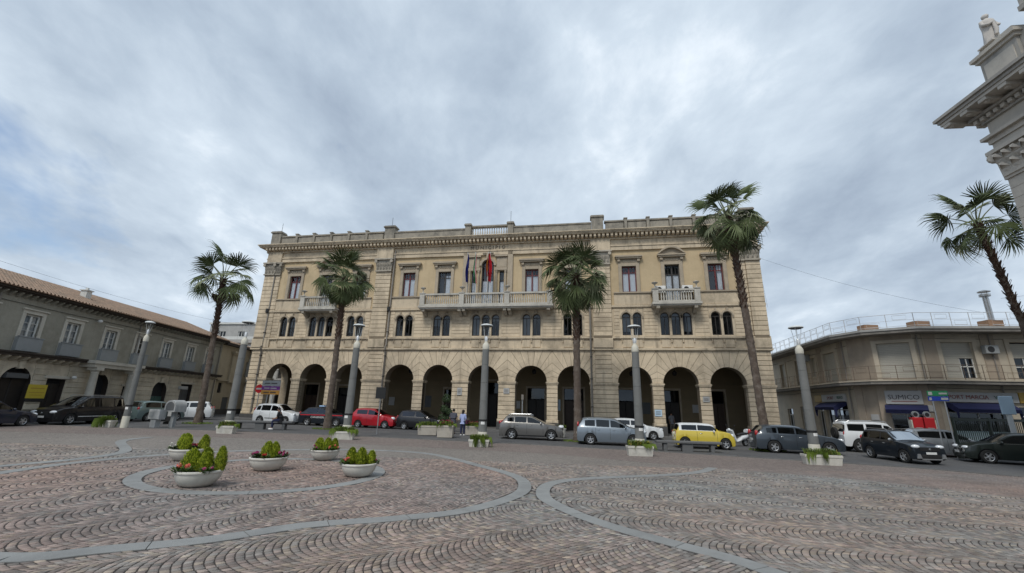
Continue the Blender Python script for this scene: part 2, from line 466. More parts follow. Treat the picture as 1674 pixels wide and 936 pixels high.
# far paving shader: small setts told apart only by tone, with their joints
def paving_mat(name, c1, c2, cj):
    m = bpy.data.materials.new(name); m.use_nodes = True
    t = m.node_tree; n = t.nodes; l = t.links; b = n['Principled BSDF']; b.inputs['Roughness'].default_value = .85
    g = n.new('ShaderNodeNewGeometry')
    v = n.new('ShaderNodeTexVoronoi'); v.inputs['Scale'].default_value = 8.5; v.inputs['Randomness'].default_value = .7
    e_ = n.new('ShaderNodeTexVoronoi'); e_.feature = 'DISTANCE_TO_EDGE'; e_.inputs['Scale'].default_value = 8.5; e_.inputs['Randomness'].default_value = .7
    nz = n.new('ShaderNodeTexNoise'); nz.inputs['Scale'].default_value = .35; nz.inputs['Detail'].default_value = 6
    for q in (v, e_, nz): l.new(g.outputs['Position'], q.inputs['Vector'])
    mx = n.new('ShaderNodeMixRGB'); mx.inputs[1].default_value = (*c1, 1); mx.inputs[2].default_value = (*c2, 1)
    s = n.new('ShaderNodeSeparateXYZ'); l.new(v.outputs['Color'], s.inputs[0])
    a = n.new('ShaderNodeMath'); a.operation = 'ADD'; l.new(s.outputs[0], a.inputs[0]); l.new(nz.outputs[0], a.inputs[1])
    a2 = n.new('ShaderNodeMath'); a2.operation = 'MULTIPLY_ADD'; a2.inputs[1].default_value = .9; a2.inputs[2].default_value = -.4; a2.use_clamp = True
    l.new(a.outputs[0], a2.inputs[0]); l.new(a2.outputs[0], mx.inputs[0])
    j = n.new('ShaderNodeMapRange'); j.inputs[1].default_value = .01; j.inputs[2].default_value = .05; l.new(e_.outputs['Distance'], j.inputs[0])
    mj = n.new('ShaderNodeMixRGB'); mj.inputs[1].default_value = (*cj, 1); l.new(j.outputs[0], mj.inputs[0]); l.new(mx.outputs[0], mj.inputs[2])
    l.new(mj.outputs[0], b.inputs['Base Color'])
    bp = n.new('ShaderNodeBump'); bp.inputs['Strength'].default_value = .5; bp.inputs['Distance'].default_value = .015
    l.new(j.outputs[0], bp.inputs['Height']); l.new(bp.outputs[0], b.inputs['Normal'])
    MATS[name] = m
paving_mat('paving_far', (.175, .155, .138), (.24, .215, .19), (.09, .078, .07))
paving_mat('paving_far_red', (.155, .125, .112), (.225, .185, .165), (.08, .067, .06))
piazza = sheet('piazza_paving', PX, lambda x: -15, lambda x: max(interp(x, EDGE), -15), 0.0, 'paving_far')
strip = sheet('red_paving_strip', PX, lambda x: interp(x, STRIP), lambda x: max(interp(x, EDGE) - .35, interp(x, STRIP)), .004, 'paving_far_red')

# -------------------------------------------------- bands of grey slabs
def catmull(pts, closed, step=.12):
    P = [np.array(p) for p in pts]; n = len(P); outp = []
    rng = range(n) if closed else range(n - 1)
    for i in rng:
        if closed: p0, p1, p2, p3 = P[(i - 1) % n], P[i], P[(i + 1) % n], P[(i + 2) % n]
        else: p0, p1, p2, p3 = P[max(i - 1, 0)], P[i], P[i + 1], P[min(i + 2, n - 1)]
        k = max(2, int(np.linalg.norm(p2 - p1) / step))
        for t in np.arange(k) / k:
            outp.append(.5 * (2 * p1 + (p2 - p0) * t + (2 * p0 - 5 * p1 + 4 * p2 - p3) * t * t + (3 * p1 - p0 - 3 * p2 + p3) * t ** 3))
    outp.append(P[0] if closed else P[-1])
    return np.array(outp)
RING = catmull([(-6.2, 6.1), (-5.4, 6.5), (-4.35, 7.1), (-3.35, 8.02), (-2.05, 8.65), (-.85, 9.45), (.12, 10.95), (.47, 12.35), (.27, 14.0), (-.85, 15.9), (-3.4, 19.2), (-6.4, 19.6), (-9.5, 18.3), (-11.6, 16.2), (-12.6, 13.2), (-12.1, 10), (-10.3, 7.5), (-8.2, 6.3)], True)
OPEN = catmull([(4.6, 4.6), (3.9, 6.05), (3.4, 7.05), (2.75, 7.75), (1.98, 8.62), (1.27, 9.85), (.88, 11.25), (1.2, 12.95), (2.35, 14.1), (4, 14.9), (5.64, 15.65), (6.9, 16.5), (7.9, 17.7)], False)
CORE = catmull([(-6.73 + 2.98 * math.cos(a), 13.13 + 2.98 * math.sin(a)) for a in np.arange(0, 2 * PI, PI / 8)], True)
WAVE = catmull([(-13.0, 9.5), (-13.55, 11), (-13.6, 12.46), (-13.25, 13.75), (-13.25, 15.4), (-13.95, 16.75), (-16.2, 19.1), (-16.85, 20.3), (-17, 21.6)], False)
BW = .35
def slabs(path, seed):
    rnd = random.Random(seed)
    seg = np.linalg.norm(np.diff(path, axis=0), axis=1); s = np.r_[0, np.cumsum(seg)]; tot = s[-1]; a = 0.0
    def at(d):
        i = min(max(np.searchsorted(s, d) - 1, 0), len(path) - 2); t = (d - s[i]) / max(seg[i], 1e-6)
        p = path[i] * (1 - t) + path[i + 1] * t; j, k = max(i - 2, 0), min(i + 3, len(path) - 1)
        dr = path[k] - path[j]; dr = dr / np.linalg.norm(dr); return p, np.array([-dr[1], dr[0]])
    while a < tot - .05:
        b = min(a + rnd.uniform(.95, 1.5), tot)
        if tot - b < .4: b = tot
        ds = np.linspace(a + .006, b - .006, 7); top = .015 + rnd.uniform(-.002, .002)
        c = at((a + b) / 2)[0]; vs = []
        for d in ds:
            p, nn = at(d)
            for q, z in ((-BW / 2, -.01), (-BW / 2, top - .004), (-BW / 2 + .005, top), (BW / 2 - .005, top), (BW / 2, top - .004), (BW / 2, -.01)):
                v = p + nn * q; vs.append((v[0] - c[0], v[1] - c[1], gz(v[0]) + z))
        fs = [(i * 6 + k, i * 6 + k + 1, i * 6 + k + 7, i * 6 + k + 6) for i in range(6) for k in range(5)] + [(0, 1, 2, 3, 4, 5), (41, 40, 39, 38, 37, 36)]
        MB().add(vs, fs).build('band_slab', 'band_slab', piazza, (c[0], c[1], 0))
        a = b
for i, pth in enumerate((RING, OPEN, CORE, WAVE)): slabs(pth, i)

# -------------------------------------------------- setts laid in arcs
def inside(P, poly):
    x, y = P[:, 0], P[:, 1]; c = np.zeros(len(P), bool)
    for (x1, y1), (x2, y2) in zip(poly, np.roll(poly, -1, axis=0)):
        k = ((y1 > y) != (y2 > y)) & (x < (x2 - x1) * (y - y1) / (y2 - y1 + 1e-12) + x1); c ^= k
    return c
OPEN_AREA = np.vstack([OPEN, [[12, 24], [45, 24], [45, 4.6]]])
BANDPTS = np.vstack([RING[::1], OPEN, CORE, WAVE])
def near_band(P):
    d = np.full(len(P), 9.0)
    for k in range(0, len(P), 4000):
        q = P[k:k + 4000]
        d[k:k + 4000] = np.sqrt(((q[:, None, :] - BANDPTS[None]) ** 2).sum(2).min(1))
    return d
rng = np.random.default_rng(5)
Y0, Y1 = 4.4, 17.5
def lay(ang, W, zone):
    e = np.array([math.cos(ang), math.sin(ang)]); nrm = np.array([-e[1], e[0]]); p = .112; g = .017
    Rr = W / (2 * math.sin(R(45))); na = int(round(Rr * PI / 2 / .102))
    ext = 34
    cols = np.arange(-int(ext / W), int(ext / W)); rows = np.arange(-int(ext / p), int(ext / p))
    J, K, I = np.meshgrid(cols, rows, np.arange(na), indexing='ij')
    J, K, I = J.ravel(), K.ravel(), I.ravel()
    tau = Rr * np.sin(-PI / 4 + PI / 2 * (I + .5) / na)
    s = K * p - np.sqrt(Rr ** 2 - tau ** 2) + p / 2 + (J % 2) * .05
    t = J * W + tau
    Pc = s[:, None] * e + t[:, None] * nrm + np.array([0, 11.0])
    ok = (Pc[:, 1] > Y0) & (Pc[:, 1] < Y1) & (np.abs(Pc[:, 0]) < 1.28 * Pc[:, 1] + 1.2)
    J, K, I, Pc = J[ok], K[ok], I[ok], Pc[ok]
    zr, zo = inside(Pc, RING), inside(Pc, OPEN_AREA)
    z = np.where(zr, 1, np.where(zo, 2, 0))
    ok = (z == zone) & (near_band(Pc) > BW / 2 + .028)
    J, K, I, Pc = J[ok], K[ok], I[ok], Pc[ok]; m = len(J)
    jit = rng.normal(0, .0032, (m, 4, 2))
    corners = []
    for (ii, aa) in ((0, 0), (0, 1), (1, 1), (1, 0)):
        tt = Rr * np.sin(-PI / 4 + PI / 2 * (I + ii) / na) + (g / 2 if ii == 0 else -g / 2)
        tt = np.clip(tt, -Rr * .70711, Rr * .70711)
        ss = K * p - np.sqrt(Rr ** 2 - tt ** 2) + (J % 2) * .05 + (g / 2 if aa == 0 else p - g / 2)
        corners.append(ss[:, None] * e + (J * W + tt)[:, None] * nrm + np.array([0, 11.0]))
    C = np.stack(corners, 1) + jit
    return C
ALL, ZN = [], []
for ang, W, z in ((R(38), 1.55, 0), (R(66), 1.3, 1), (R(-12), 1.36, 2)):
    C = lay(ang, W, z); ALL.append(C); ZN.append(np.full(len(C), z))
C4, ZN = np.concatenate(ALL), np.concatenate(ZN)
cen = C4.mean(1); m = len(C4)
pal = np.array([[.20, .187, .173], [.232, .195, .174], [.255, .22, .182], [.165, .145, .134], [.218, .18, .163]]) * 1.1
wz = {0: [.27, .24, .19, .12, .18], 1: [.15, .30, .07, .18, .30], 2: [.50, .17, .17, .10, .06]}
idx = np.zeros(m, int)
for z in wz: k = ZN == z; idx[k] = rng.choice(5, k.sum(), p=wz[z])
tint = pal[idx] * rng.normal(1, .19, (m, 1)).clip(.6, 1.5)
ys = np.array([interp(x, STRIP) for x in cen[:, 0]])
red = cen[:, 1] > ys
tint[red] = (tint[red] * .35 + np.array([.205, .155, .138]) * .65)
warm = (np.sin(cen[:, 0] * .55 + 1.9) * np.sin(cen[:, 1] * .7 + cen[:, 0] * .3 + 3.4) + np.exp(-((cen[:, 0] + .6) ** 2 / 9 + (cen[:, 1] - 5.9) ** 2 / 1.2))).clip(-1, 1)
patch = np.sin(cen[:, 0] * 1.3 + 2 * np.sin(cen[:, 1] * .6)) * np.sin(cen[:, 1] * .9 + cen[:, 0] * .5 + 1.0)
tint[ZN == 1] *= np.array([1.03, .965, .95])
tint *= (1 + warm[:, None] * np.array([.08, -.01, -.06])) * (1.04 + .09 * patch[:, None])
zg = np.array([gz(x) for x in cen[:, 0]])
hgt = .010 + rng.normal(0, .0018, m)
ctr = cen[:, None, :]
top = ctr + (C4 - ctr) * .90
tilt = rng.normal(0, .0012, (m, 4))
V = np.zeros((m, 12, 3))
V[:, 0:4, :2] = C4; V[:, 0:4, 2] = zg[:, None] - .004
V[:, 4:8, :2] = ctr + (C4 - ctr) * .985; V[:, 4:8, 2] = (zg + hgt - .005)[:, None] + tilt
V[:, 8:12, :2] = top; V[:, 8:12, 2] = (zg + hgt)[:, None] + tilt
FQ = np.array([[0, 1, 5, 4], [1, 2, 6, 5], [2, 3, 7, 6], [3, 0, 4, 7], [4, 5, 9, 8], [5, 6, 10, 9], [6, 7, 11, 10], [7, 4, 8, 11], [8, 9, 10, 11]])
def sett_mesh(sel, name, origin=None):
    v = V[sel].copy()
    if origin is not None: v[..., 0] -= origin[0]; v[..., 1] -= origin[1]
    k = len(v)
    f = (FQ[None] + (np.arange(k) * 12)[:, None, None]).reshape(-1, 4)
    me = bpy.data.meshes.new(name)
    me.vertices.add(k * 12); me.vertices.foreach_set('co', v.reshape(-1))
    me.loops.add(len(f) * 4); me.loops.foreach_set('vertex_index', f.reshape(-1).astype(np.int32))
    me.polygons.add(len(f)); me.polygons.foreach_set('loop_start', np.arange(len(f), dtype=np.int32) * 4)
    a = me.attributes.new('tint', 'FLOAT_COLOR', 'FACE')
    col = np.ones((k, 9, 4)); col[..., :3] = tint[sel][:, None, :]
    a.data.foreach_set('color', col.reshape(-1))
    me.materials.append(MATS['sett']); me.update(calc_edges=True)
    return me
# the nearest setts in view are pieces of their own, the rest one mass
cp, sp_ = math.cos(.2718), math.sin(.2718)
dy, dz_ = cen[:, 1], zg - 2.12
depth = dy * cp + dz_ * sp_
px, py = 700 * cen[:, 0] / depth, -700 * (-dy * sp_ + dz_ * cp) / depth
vis = (np.abs(px) < 830) & (py < 466)
order = np.argsort(np.where(vis, depth, 1e9))
single = order[:300]
mask = np.ones(m, bool); mask[single] = False
for i in single: link('sett', sett_mesh(np.array([i]), 'sett', cen[i]), piazza, (cen[i][0], cen[i][1], 0))
stuff(link('setts', sett_mesh(np.nonzero(mask)[0], 'setts'), piazza))
# dark bedding sand under the setts
bed = MB()
for a, b in zip(PX, PX[1:]):
    lo = max(Y0, (min(abs(a), abs(b)) - 1.2) / 1.28)
    if lo < Y1: bed.add([(a, lo, gz(a) + .0008), (b, lo, gz(b) + .0008), (b, Y1, gz(b) + .0008), (a, Y1, gz(a) + .0008)], [(0, 1, 2, 3)])
bed.build('joint_sand', 'sett_joint', piazza)
# kerb line between the piazza and the street
def kerb_run(pts, dz=.0, wdt=.16):
    for (x1, y1), (x2, y2) in zip(pts, pts[1:]):
        ln = math.hypot(x2 - x1, y2 - y1); k = max(1, int(ln / 1.0)); a = math.atan2(y2 - y1, x2 - x1)
        for i in range(k):
            t = (i + .5) / k; x, y = x1 + (x2 - x1) * t, y1 + (y2 - y1) * t; h = ln / k / 2 - .006
            me = cached(('kerb', round(h, 2), wdt), lambda: MB().box(-h, h, -wdt / 2, wdt / 2, -.05, .032).mesh('kerb', 'kerb_stone'))
            link('kerb_stone', me, piazza, (x, y, gz(x) + dz), (0, 0, a))
kerb_run([p for p in EDGE if -25 < p[0] < 25])
# ================================================================== TOWN HALL
TH_A = .178
TH = thing('town_hall', 'long ochre and limestone town hall with arcade, balconies and flags across the piazza', 'building', (-2.2664, 37.5792, 0), -TH_A)
def th(mb, name, mats, smooth=None, loc=(0, 0, 0)): return mb.build(name, mats, TH, loc, (0, 0, 0), smooth)
def to_world(u, v):
    c, s = math.cos(-TH_A), math.sin(-TH_A)
    return (-2.2664 + u * c - v * s, 37.5792 + u * s + v * c)
AR = 1.34
CEN = [-19.67, -16.13, -12.6, -7.69, -4.11, 0, 4.11, 7.69, 12.6, 16.13, 19.67]
SPR, Z1 = 4.12, 6.72
DEEP = 5.2
PIERS = []
edges = [-23] + sum([[c - AR, c + AR] for c in CEN], []) + [23]
for i in range(0, len(edges), 2): PIERS.append((edges[i], edges[i + 1]))
# --- arcade wall core (joints), blocks and voussoirs stand 3 cm proud of it
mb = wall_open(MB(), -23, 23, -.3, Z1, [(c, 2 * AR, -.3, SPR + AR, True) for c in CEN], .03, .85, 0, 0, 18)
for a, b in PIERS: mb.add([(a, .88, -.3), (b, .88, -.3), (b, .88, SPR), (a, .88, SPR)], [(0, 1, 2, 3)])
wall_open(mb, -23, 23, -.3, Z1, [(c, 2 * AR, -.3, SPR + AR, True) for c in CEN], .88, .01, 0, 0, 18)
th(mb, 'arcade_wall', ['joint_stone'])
bay_lim = []
for i, c in enumerate(CEN):
    l = c - (c - CEN[i - 1]) / 2 if i and c - CEN[i - 1] < 4.3 else c - 1.79
    r = c + (CEN[i + 1] - c) / 2 if i < 10 and CEN[i + 1] - c < 4.3 else c + 1.79
    bay_lim.append((l, r))
CH = (SPR - .22 - 1.06) / 8
for a, b in PIERS:
    w = b - a
    me = cached(('pierblock', round(w, 2)), lambda: MB().bbox(-w / 2, w / 2, 0, .5, .019, CH - .019, .014).mesh('stone_block', 'limestone'))
    for k in range(8): link('stone_block', me, TH, ((a + b) / 2, 0, 1.06 + k * CH))
    me = cached(('impost', round(w, 2)), lambda: MB().box(-w / 2 - .04, w / 2 + .04, -.05, .94, 0, .10).box(-w / 2 - .08, w / 2 + .08, -.09, .98, .10, .21).mesh('impost', 'limestone_plain'))
    link('impost', me, TH, ((a + b) / 2, 0, SPR - .215))
    me = cached(('plinth', round(w, 2)), lambda: MB().bbox(-w / 2 - .07, w / 2 + .07, -.09, .97, -.4, .82, .02).mesh('plinth', 'lava_plinth'))
    link('plinth', me, TH, ((a + b) / 2, 0, 0))
    me = cached(('pierbase', round(w, 2)), lambda: MB().bbox(-w / 2 - .05, w / 2 + .05, -.065, .94, .823, 1.06, .05).mesh('pier_base', 'limestone_plain'))
    link('pier_base', me, TH, ((a + b) / 2, 0, 0))
NV = 13
for c, (l, r) in zip(CEN, bay_lim):
    for k in range(NV):
        t0, t1 = PI * k / NV, PI * (k + 1) / NV
        def outer(t):
            dx, dz = math.cos(t), math.sin(t); q = 9e9
            if dx > 1e-6: q = min(q, (r - c - .006) / dx)
            if dx < -1e-6: q = min(q, (l - c + .006) / dx)
            if dz > 1e-6: q = min(q, (Z1 - .02 - SPR) / dz)
            return (c + q * dx, SPR + q * dz)
        g = .013
        i0, i1 = t0 + g / AR, t1 - g / AR
        o0, o1 = t0 + g / 2.2, t1 - g / 2.2
        inn = [(c + (AR + .004) * math.cos(t), SPR + (AR + .004) * math.sin(t)) for t in (i0, (i0 + i1) / 2, i1)]
        po = [outer(o0)]
        for cxx in (r - .006, l + .006):
            tc = math.atan2(Z1 - .02 - SPR, cxx - c)
            if o0 < tc < o1: po.append((cxx, Z1 - .02))
        po.append(outer(o1))
        poly = inn[::-1] + po
        MB().prism(poly, 0, .3, 'y').build('voussoir', 'limestone', TH)
# filler blocks beside the outer arches and over the wide piers
for a, b in ((-23, bay_lim[0][0]), (bay_lim[2][1], bay_lim[3][0]), (bay_lim[7][1], bay_lim[8][0]), (bay_lim[10][1], 23)):
    w = b - a
    for k in range(7):
        h = (Z1 - SPR) / 7
        me = cached(('fill', round(w, 2)), lambda: MB().bbox(-w / 2 + .004, w / 2 - .004, -.012, .3, .019, h - .019, .014).mesh('stone_block', 'limestone'))
        link('stone_block', me, TH, ((a + b) / 2, 0, SPR + k * h))
# --- string courses
def course(z0, z1, out, mat='limestone_plain', name='string_course', x0=-23, x1=23):
    return th(MB().box(x0 - out, x1 + out, -out, .3, z0, z1).box(x0 - out * .5, x1 + out * .5, -out * .5, .3, z0 - .06, z0 - .002), name, mat)
course(6.78, 6.93, .16)
course(7.76, 7.90, .12)
# --- mezzanine
MEZ = []
for c in CEN:
    n3 = abs(c) < 1 or abs(abs(c) - 16.13) < .1
    for d in ((-.885, 0, .885) if n3 else (-.445, .445)): MEZ.append(c + d)
th(wall_open(MB(), -23, 23, 6.7, 10.6, [(x, .70, 8.02, 9.93, True) for x in MEZ], .03, .32, 0, 1, 10), 'mezzanine_wall', ['limestone_plain', 'surround_stone'])
# panels under the mezzanine windows and courses beside them
spans = []
xs = [-21.4] + sum([[c - (1.45 if (abs(c) < 1 or abs(abs(c) - 16.13) < .1) else 1.0), c + (1.45 if (abs(c) < 1 or abs(abs(c) - 16.13) < .1) else 1.0)] for c in CEN], []) + [21.4]
for i in range(0, len(xs), 2): spans.append((xs[i], xs[i + 1]))
def not_pil(a, b):
    o = []
    for p0, p1 in ((-11.1, -9.3), (9.3, 11.1)):
        if a < p0 and b > p1: return [(a, p0 - .03), (p1 + .03, b)]
    return [(a, b)]
for a, b in sum([not_pil(*s) for s in spans], []):
    w = b - a
    if w < .15: continue
    for k in range(8):
        me = cached(('mezc', round(w, 2)), lambda: MB().bbox(-w / 2, w / 2, 0, .2, .022, .283, .012).mesh('stone_course', 'limestone'))
        link('stone_course', me, TH, ((a + b) / 2, 0, 7.91 + k * .3))
for c in CEN:
    w3 = abs(c) < 1 or abs(abs(c) - 16.13) < .1
    for d in ((-.885, 0, .885) if w3 else (-.445, .445)):
        me = cached('mezpanel', lambda: MB().bbox(-.36, .36, -.02, .1, 7.0, 7.70, .03).bbox(-.45, -.39, -.07, .1, 7.42, 7.75, .02).bbox(.39, .45, -.07, .1, 7.42, 7.75, .02).mesh('apron_panel', 'limestone_plain'))
        link('apron_panel', me, TH, (c + d, 0, 0))
# windows of the mezzanine
def arc_ring(mb, r0, r1, cx, cz, y0, y1, n=12, mi=0):
    for k in range(n):
        a, b = PI * k / n, PI * (k + 1) / n
        P = [(cx + r * math.cos(t), cz + r * math.sin(t)) for r, t in ((r0, a), (r1, a), (r1, b), (r0, b))]
        mb.prism(P, y0, y1, 'y', mi)
    return mb
def mez_frame():
    m = MB(); s = 9.93 - .35
    m.box(-.35, -.29, .16, .24, 8.02, s); m.box(.29, .35, .16, .24, 8.02, s); m.box(-.29, .29, .16, .24, 8.02, 8.10); m.box(-.29, .29, .165, .235, s - .03, s + .03); m.box(-.025, .025, .17, .23, 8.1, s - .03)
    return arc_ring(m, .29, .35, 0, s, .16, .24, 8).mesh('window', 'frame_dark')
def mez_pane():
    s = 9.93 - .35
    return MB().add([(-.3, .2, 8.06), (.3, .2, 8.06)] + [(.3 * math.cos(PI * k / 8), .2, s + .3 * math.sin(PI * k / 8)) for k in range(9)], [tuple(range(11))]).mesh('pane', 'glass_dark')
def arch_mould():
    s = 9.93 - .35; m = MB()
    arc_ring(m, .38, .50, 0, s, -.07, .05, 12); m.box(-.5, -.38, -.04, .05, s - .12, s - .002); m.box(.38, .5, -.04, .05, s - .12, s - .002)
    m.bbox(-.07, .07, -.12, .02, s + .36, s + .66, .02)
    return m.mesh('arch_moulding', 'surround_stone')
rb = random.Random(3)
for x in MEZ:
    wn = link('window', cached('mezf', mez_frame), TH, (x, 0, 0))
    link('pane', cached('mezp', mez_pane), wn)
    link('arch_moulding', cached('mezm', arch_mould), wn)
    h = rb.choice([.5, .9, 1.3, 1.5, 1.75])
    if rb.random() < .4:
        me = cached(('blind', h), lambda: MB().add([(-.3, .27, 9.85 - h), (.3, .27, 9.85 - h), (.3, .27, 9.9), (-.3, .27, 9.9)], [(0, 1, 2, 3)]).mesh('blind', 'curtain'))
        link('blind', me, wn)
    link('backing', cached('mezb', lambda: MB().box(-.36, .36, .36, .4, 8.0, 9.95).mesh('backing', 'interior')), wn)
course(10.42, 10.58, .10)
# --- upper floor: ochre plaster
UPW = [-19.6, -12.57, -7.6, -4.1, 4.1, 7.6, 12.57, 19.6]
UPD = [-16.13, 16.13]
ops = [(x, 1.2, 11.74, 14.06, False) for x in UPW] + [(x, 1.2, 10.62, 14.1, False) for x in UPD]
ops += [(0, 1.15, 10.62, 15.1, True), (-1.32, .42, 10.62, 14.0, False), (1.32, .42, 10.62, 14.0, False)]
th(wall_open(MB(), -23, 23, 10.6, 16.7, ops, .05, .34, 0, 1, 12), 'upper_wall', ['ochre_plaster', 'surround_stone'])
# stone dado under the sills
for a, b in ((-21.4, -18.0), (-14.25, -11.2), (-9.25, -6.0), (6.05, 9.25), (11.2, 14.25), (18.0, 21.4)):
    th(MB().bbox(a, b, -.01, .1, 10.6, 11.62, .02), 'dado_panel', 'limestone_plain')
for a, b in ((-21.4, -18.0), (-14.25, -11.2), (-9.25, -6.0), (6.05, 9.25), (11.2, 14.25), (18.0, 21.4)):
    th(MB().box(a, b, -.12, .2, 11.625, 11.735), 'sill_course', 'surround_stone')
def up_frame(w, z0, z1, mat):
    m = MB(); h = w / 2
    m.box(-h, -h + .08, .2, .28, z0, z1); m.box(h - .08, h, .2, .28, z0, z1); m.box(-h + .08, h - .08, .2, .28, z0, z0 + .1); m.box(-h + .08, h - .08, .2, .28, z1 - .08, z1)
    m.box(-.06, .06, .19, .29, z0 + .1, z1 - .08); zt = z0 + (z1 - z0) * .76
    m.box(-h + .08, -.06, .205, .275, zt - .03, zt + .03); m.box(.06, h - .08, .205, .275, zt - .03, zt + .03)
    m.box(-h * .5 - .015, -h * .5 + .015, .21, .27, zt + .03, z1 - .08); m.box(h * .5 - .015, h * .5 + .015, .21, .27, zt + .03, z1 - .08)
    return m.mesh('window', mat)
def quad_xz(x0, x1, z0, z1, y, name, mat): return MB().add([(x0, y, z0), (x1, y, z0), (x1, y, z1), (x0, y, z1)], [(0, 1, 2, 3)]).mesh(name, mat)
def curtain_mesh(x0, x1, z0, z1, y, folds=9):
    m = MB(); n = folds * 4; vs = []
    for i in range(n + 1):
        xx = x0 + (x1 - x0) * i / n; yy = y + .025 * math.sin(i * PI / 2)
        vs += [(xx, yy, z0), (xx, yy, z1)]
    m.add(vs, [(2 * i, 2 * i + 2, 2 * i + 3, 2 * i + 1) for i in range(n)])
    return m.mesh('curtain', 'curtain', 180)
def surround(w, z0, z1, ped):
    m = MB(); h = w / 2
    m.bbox(-h - .3, -h, -.05, .1, z0, z1 + .28, .02); m.bbox(h, h + .3, -.05, .1, z0, z1 + .28, .02); m.bbox(-h + .001, h - .001, -.05, .1, z1, z1 + .28, .02)
    m.bbox(-h - .36, h + .36, -.02, .1, z1 + .285, z1 + .62, .02)
    m.box(-h - .34, -h - .12, -.18, .1, z1 + .42, z1 + .64); m.box(h + .12, h + .34, -.18, .1, z1 + .42, z1 + .64)
    for k in range(5): m.box(-.5 + k * .22, -.5 + k * .22 + .13, -.06, 0, z1 + .36, z1 + .54)
    if ped == 'flat':
        m.box(-h - .48, h + .48, -.26, .1, z1 + .66, z1 + .78); m.box(-h - .56, h + .56, -.34, .1, z1 + .783, z1 + .9); m.box(-h - .4, h + .4, -.1, .1, z1 + .903, z1 + 1.02)
    else:
        m.box(-h - .48, h + .48, -.26, .1, z1 + .66, z1 + .78); m.box(-h - .56, h + .56, -.34, .1, z1 + .783, z1 + .88)
        rr = (h + .56); n = 12; rise = .72
        P = [(rr * (-1 + 2 * k / n), z1 + .883 + rise * math.sin(PI * k / n) ** .8) for k in range(n + 1)]
        for (ax, az), (bx, bz) in zip(P, P[1:]):
            m.prism([(ax, max(az - .16, z1 + .884)), (bx, max(bz - .16, z1 + .884)), (bx, bz + .002), (ax, az + .002)], -.34, .1, 'y')
            m.prism([(ax, z1 + .884), (bx, z1 + .884), (bx, max(bz - .15, z1 + .885)), (ax, max(az - .15, z1 + .885))], -.08, .1, 'y')
    return m.mesh('surround', 'surround_stone')
for i, x in enumerate(UPW + UPD):
    z0, z1, fr = (11.74, 14.06, 'frame_red') if x in UPW else (10.62, 14.1, 'frame_dark')
    if x in (-4.1,): fr = 'frame_dark'
    wn = link('window', cached(('upf', z0, fr), lambda: up_frame(1.2, z0, z1, fr)), TH, (x, 0, 0))
    link('pane', cached(('upp', z0), lambda: quad_xz(-.55, .55, z0 + .05, z1 - .05, .24, 'pane', 'glass_window')), wn)
    link('surround', cached(('ups', z0), lambda: surround(1.2, z0, z1, 'flat' if x in UPW else 'arch')), wn)
    zt = z0 + (z1 - z0) * .74
    if x == -4.1: link('curtain', cached('cur1', lambda: curtain_mesh(.02, .54, z0 + .06, zt + .3, .30, 4)), wn)
    elif x == 19.6: link('curtain', cached('cur2', lambda: curtain_mesh(.18, .52, z0 + .06, z1, .34, 3)), wn)
    else: link('curtain', cached(('cur', z0), lambda: curtain_mesh(-.54, .54, z0 + .06, zt, .30)), wn)
    link('backing', cached(('upb', z0), lambda: MB().box(-.62, .62, .46, .5, z0, z1).mesh('backing', 'interior')), wn)
# central three-light window
cw = link('window', None, TH)
m = MB(); s = 15.1 - .575
m.box(-.575, -.49, .2, .28, 10.62, s); m.box(.49, .575, .2, .28, 10.62, s); m.box(-.05, .05, .2, .28, 10.62, s - .05); m.box(-.49, .49, .2, .28, s - .05, s + .04)
arc_ring(m, .49, .575, 0, s, .2, .28, 10)
for t in (45, 90, 135): m.T = Matrix.Translation((0, 0, s)) @ Matrix.Rotation(-R(t), 4, 'Y'); m.box(0, .5, .22, .26, -.02, .02)
m.T = None
for sx in (-1, 1):
    for dx in (-.2, .17): m.box(sx * 1.32 + dx, sx * 1.32 + dx + .03, .2, .28, 10.62, 14)
    m.box(sx * 1.32 - .17, sx * 1.32 + .17, .2, .28, 13.1, 13.16)
m.build('frame', 'frame_dark', cw)
link('pane', MB().add([(-.5, .24, 10.64), (.5, .24, 10.64)] + [(.5 * math.cos(PI * k / 10), .24, s + .5 * math.sin(PI * k / 10)) for k in range(11)], [tuple(range(13))]).mesh('pane', 'glass_window'), cw)
for sx in (-1, 1):
    link('pane', quad_xz(sx * 1.32 - .19, sx * 1.32 + .19, 10.64, 13.98, .24, 'pane', 'glass_window'), cw)
    link('curtain', curtain_mesh(sx * 1.32 - .19, sx * 1.32 + .19, 10.64, 13.0, .30, 3), cw)
    link('curtain', curtain_mesh(sx * .3 - .24, sx * .3 + .24, 10.64, 13.1, .30, 4), cw)
link('backing', MB().box(-1.6, 1.6, .45, .5, 10.6, 15.2).mesh('backing', 'interior'), cw)
m = MB()
for sx in (-1, 1):
    m.bbox(sx * 2.1 - .25, sx * 2.1 + .25, -.12, .1, 10.6, 16.0, .03)            # flanking strips
    m.lathe([(.12, 0), (.12, .1), (.09, .14), (.09, 2.95), (.08, 3.0), (.13, 3.2), (.13, 3.25)], 10, (sx * .83, -.02, 10.75))
    m.lathe([(.12, 0), (.12, .1), (.09, .14), (.09, 2.95), (.08, 3.0), (.13, 3.2), (.13, 3.25)], 10, (sx * 1.68, -.02, 10.75))
    m.bbox(sx * 1.25 - .58, sx * 1.25 + .58, -.14, .1, 14.02, 14.3, .03); m.bbox(sx * 1.3 - .5, sx * 1.3 + .5, -.05, .1, 14.32, 15.3, .04)
    m.box(sx * 1.25 - .6, sx * 1.25 + .6, -.2, .1, 15.35, 15.5)
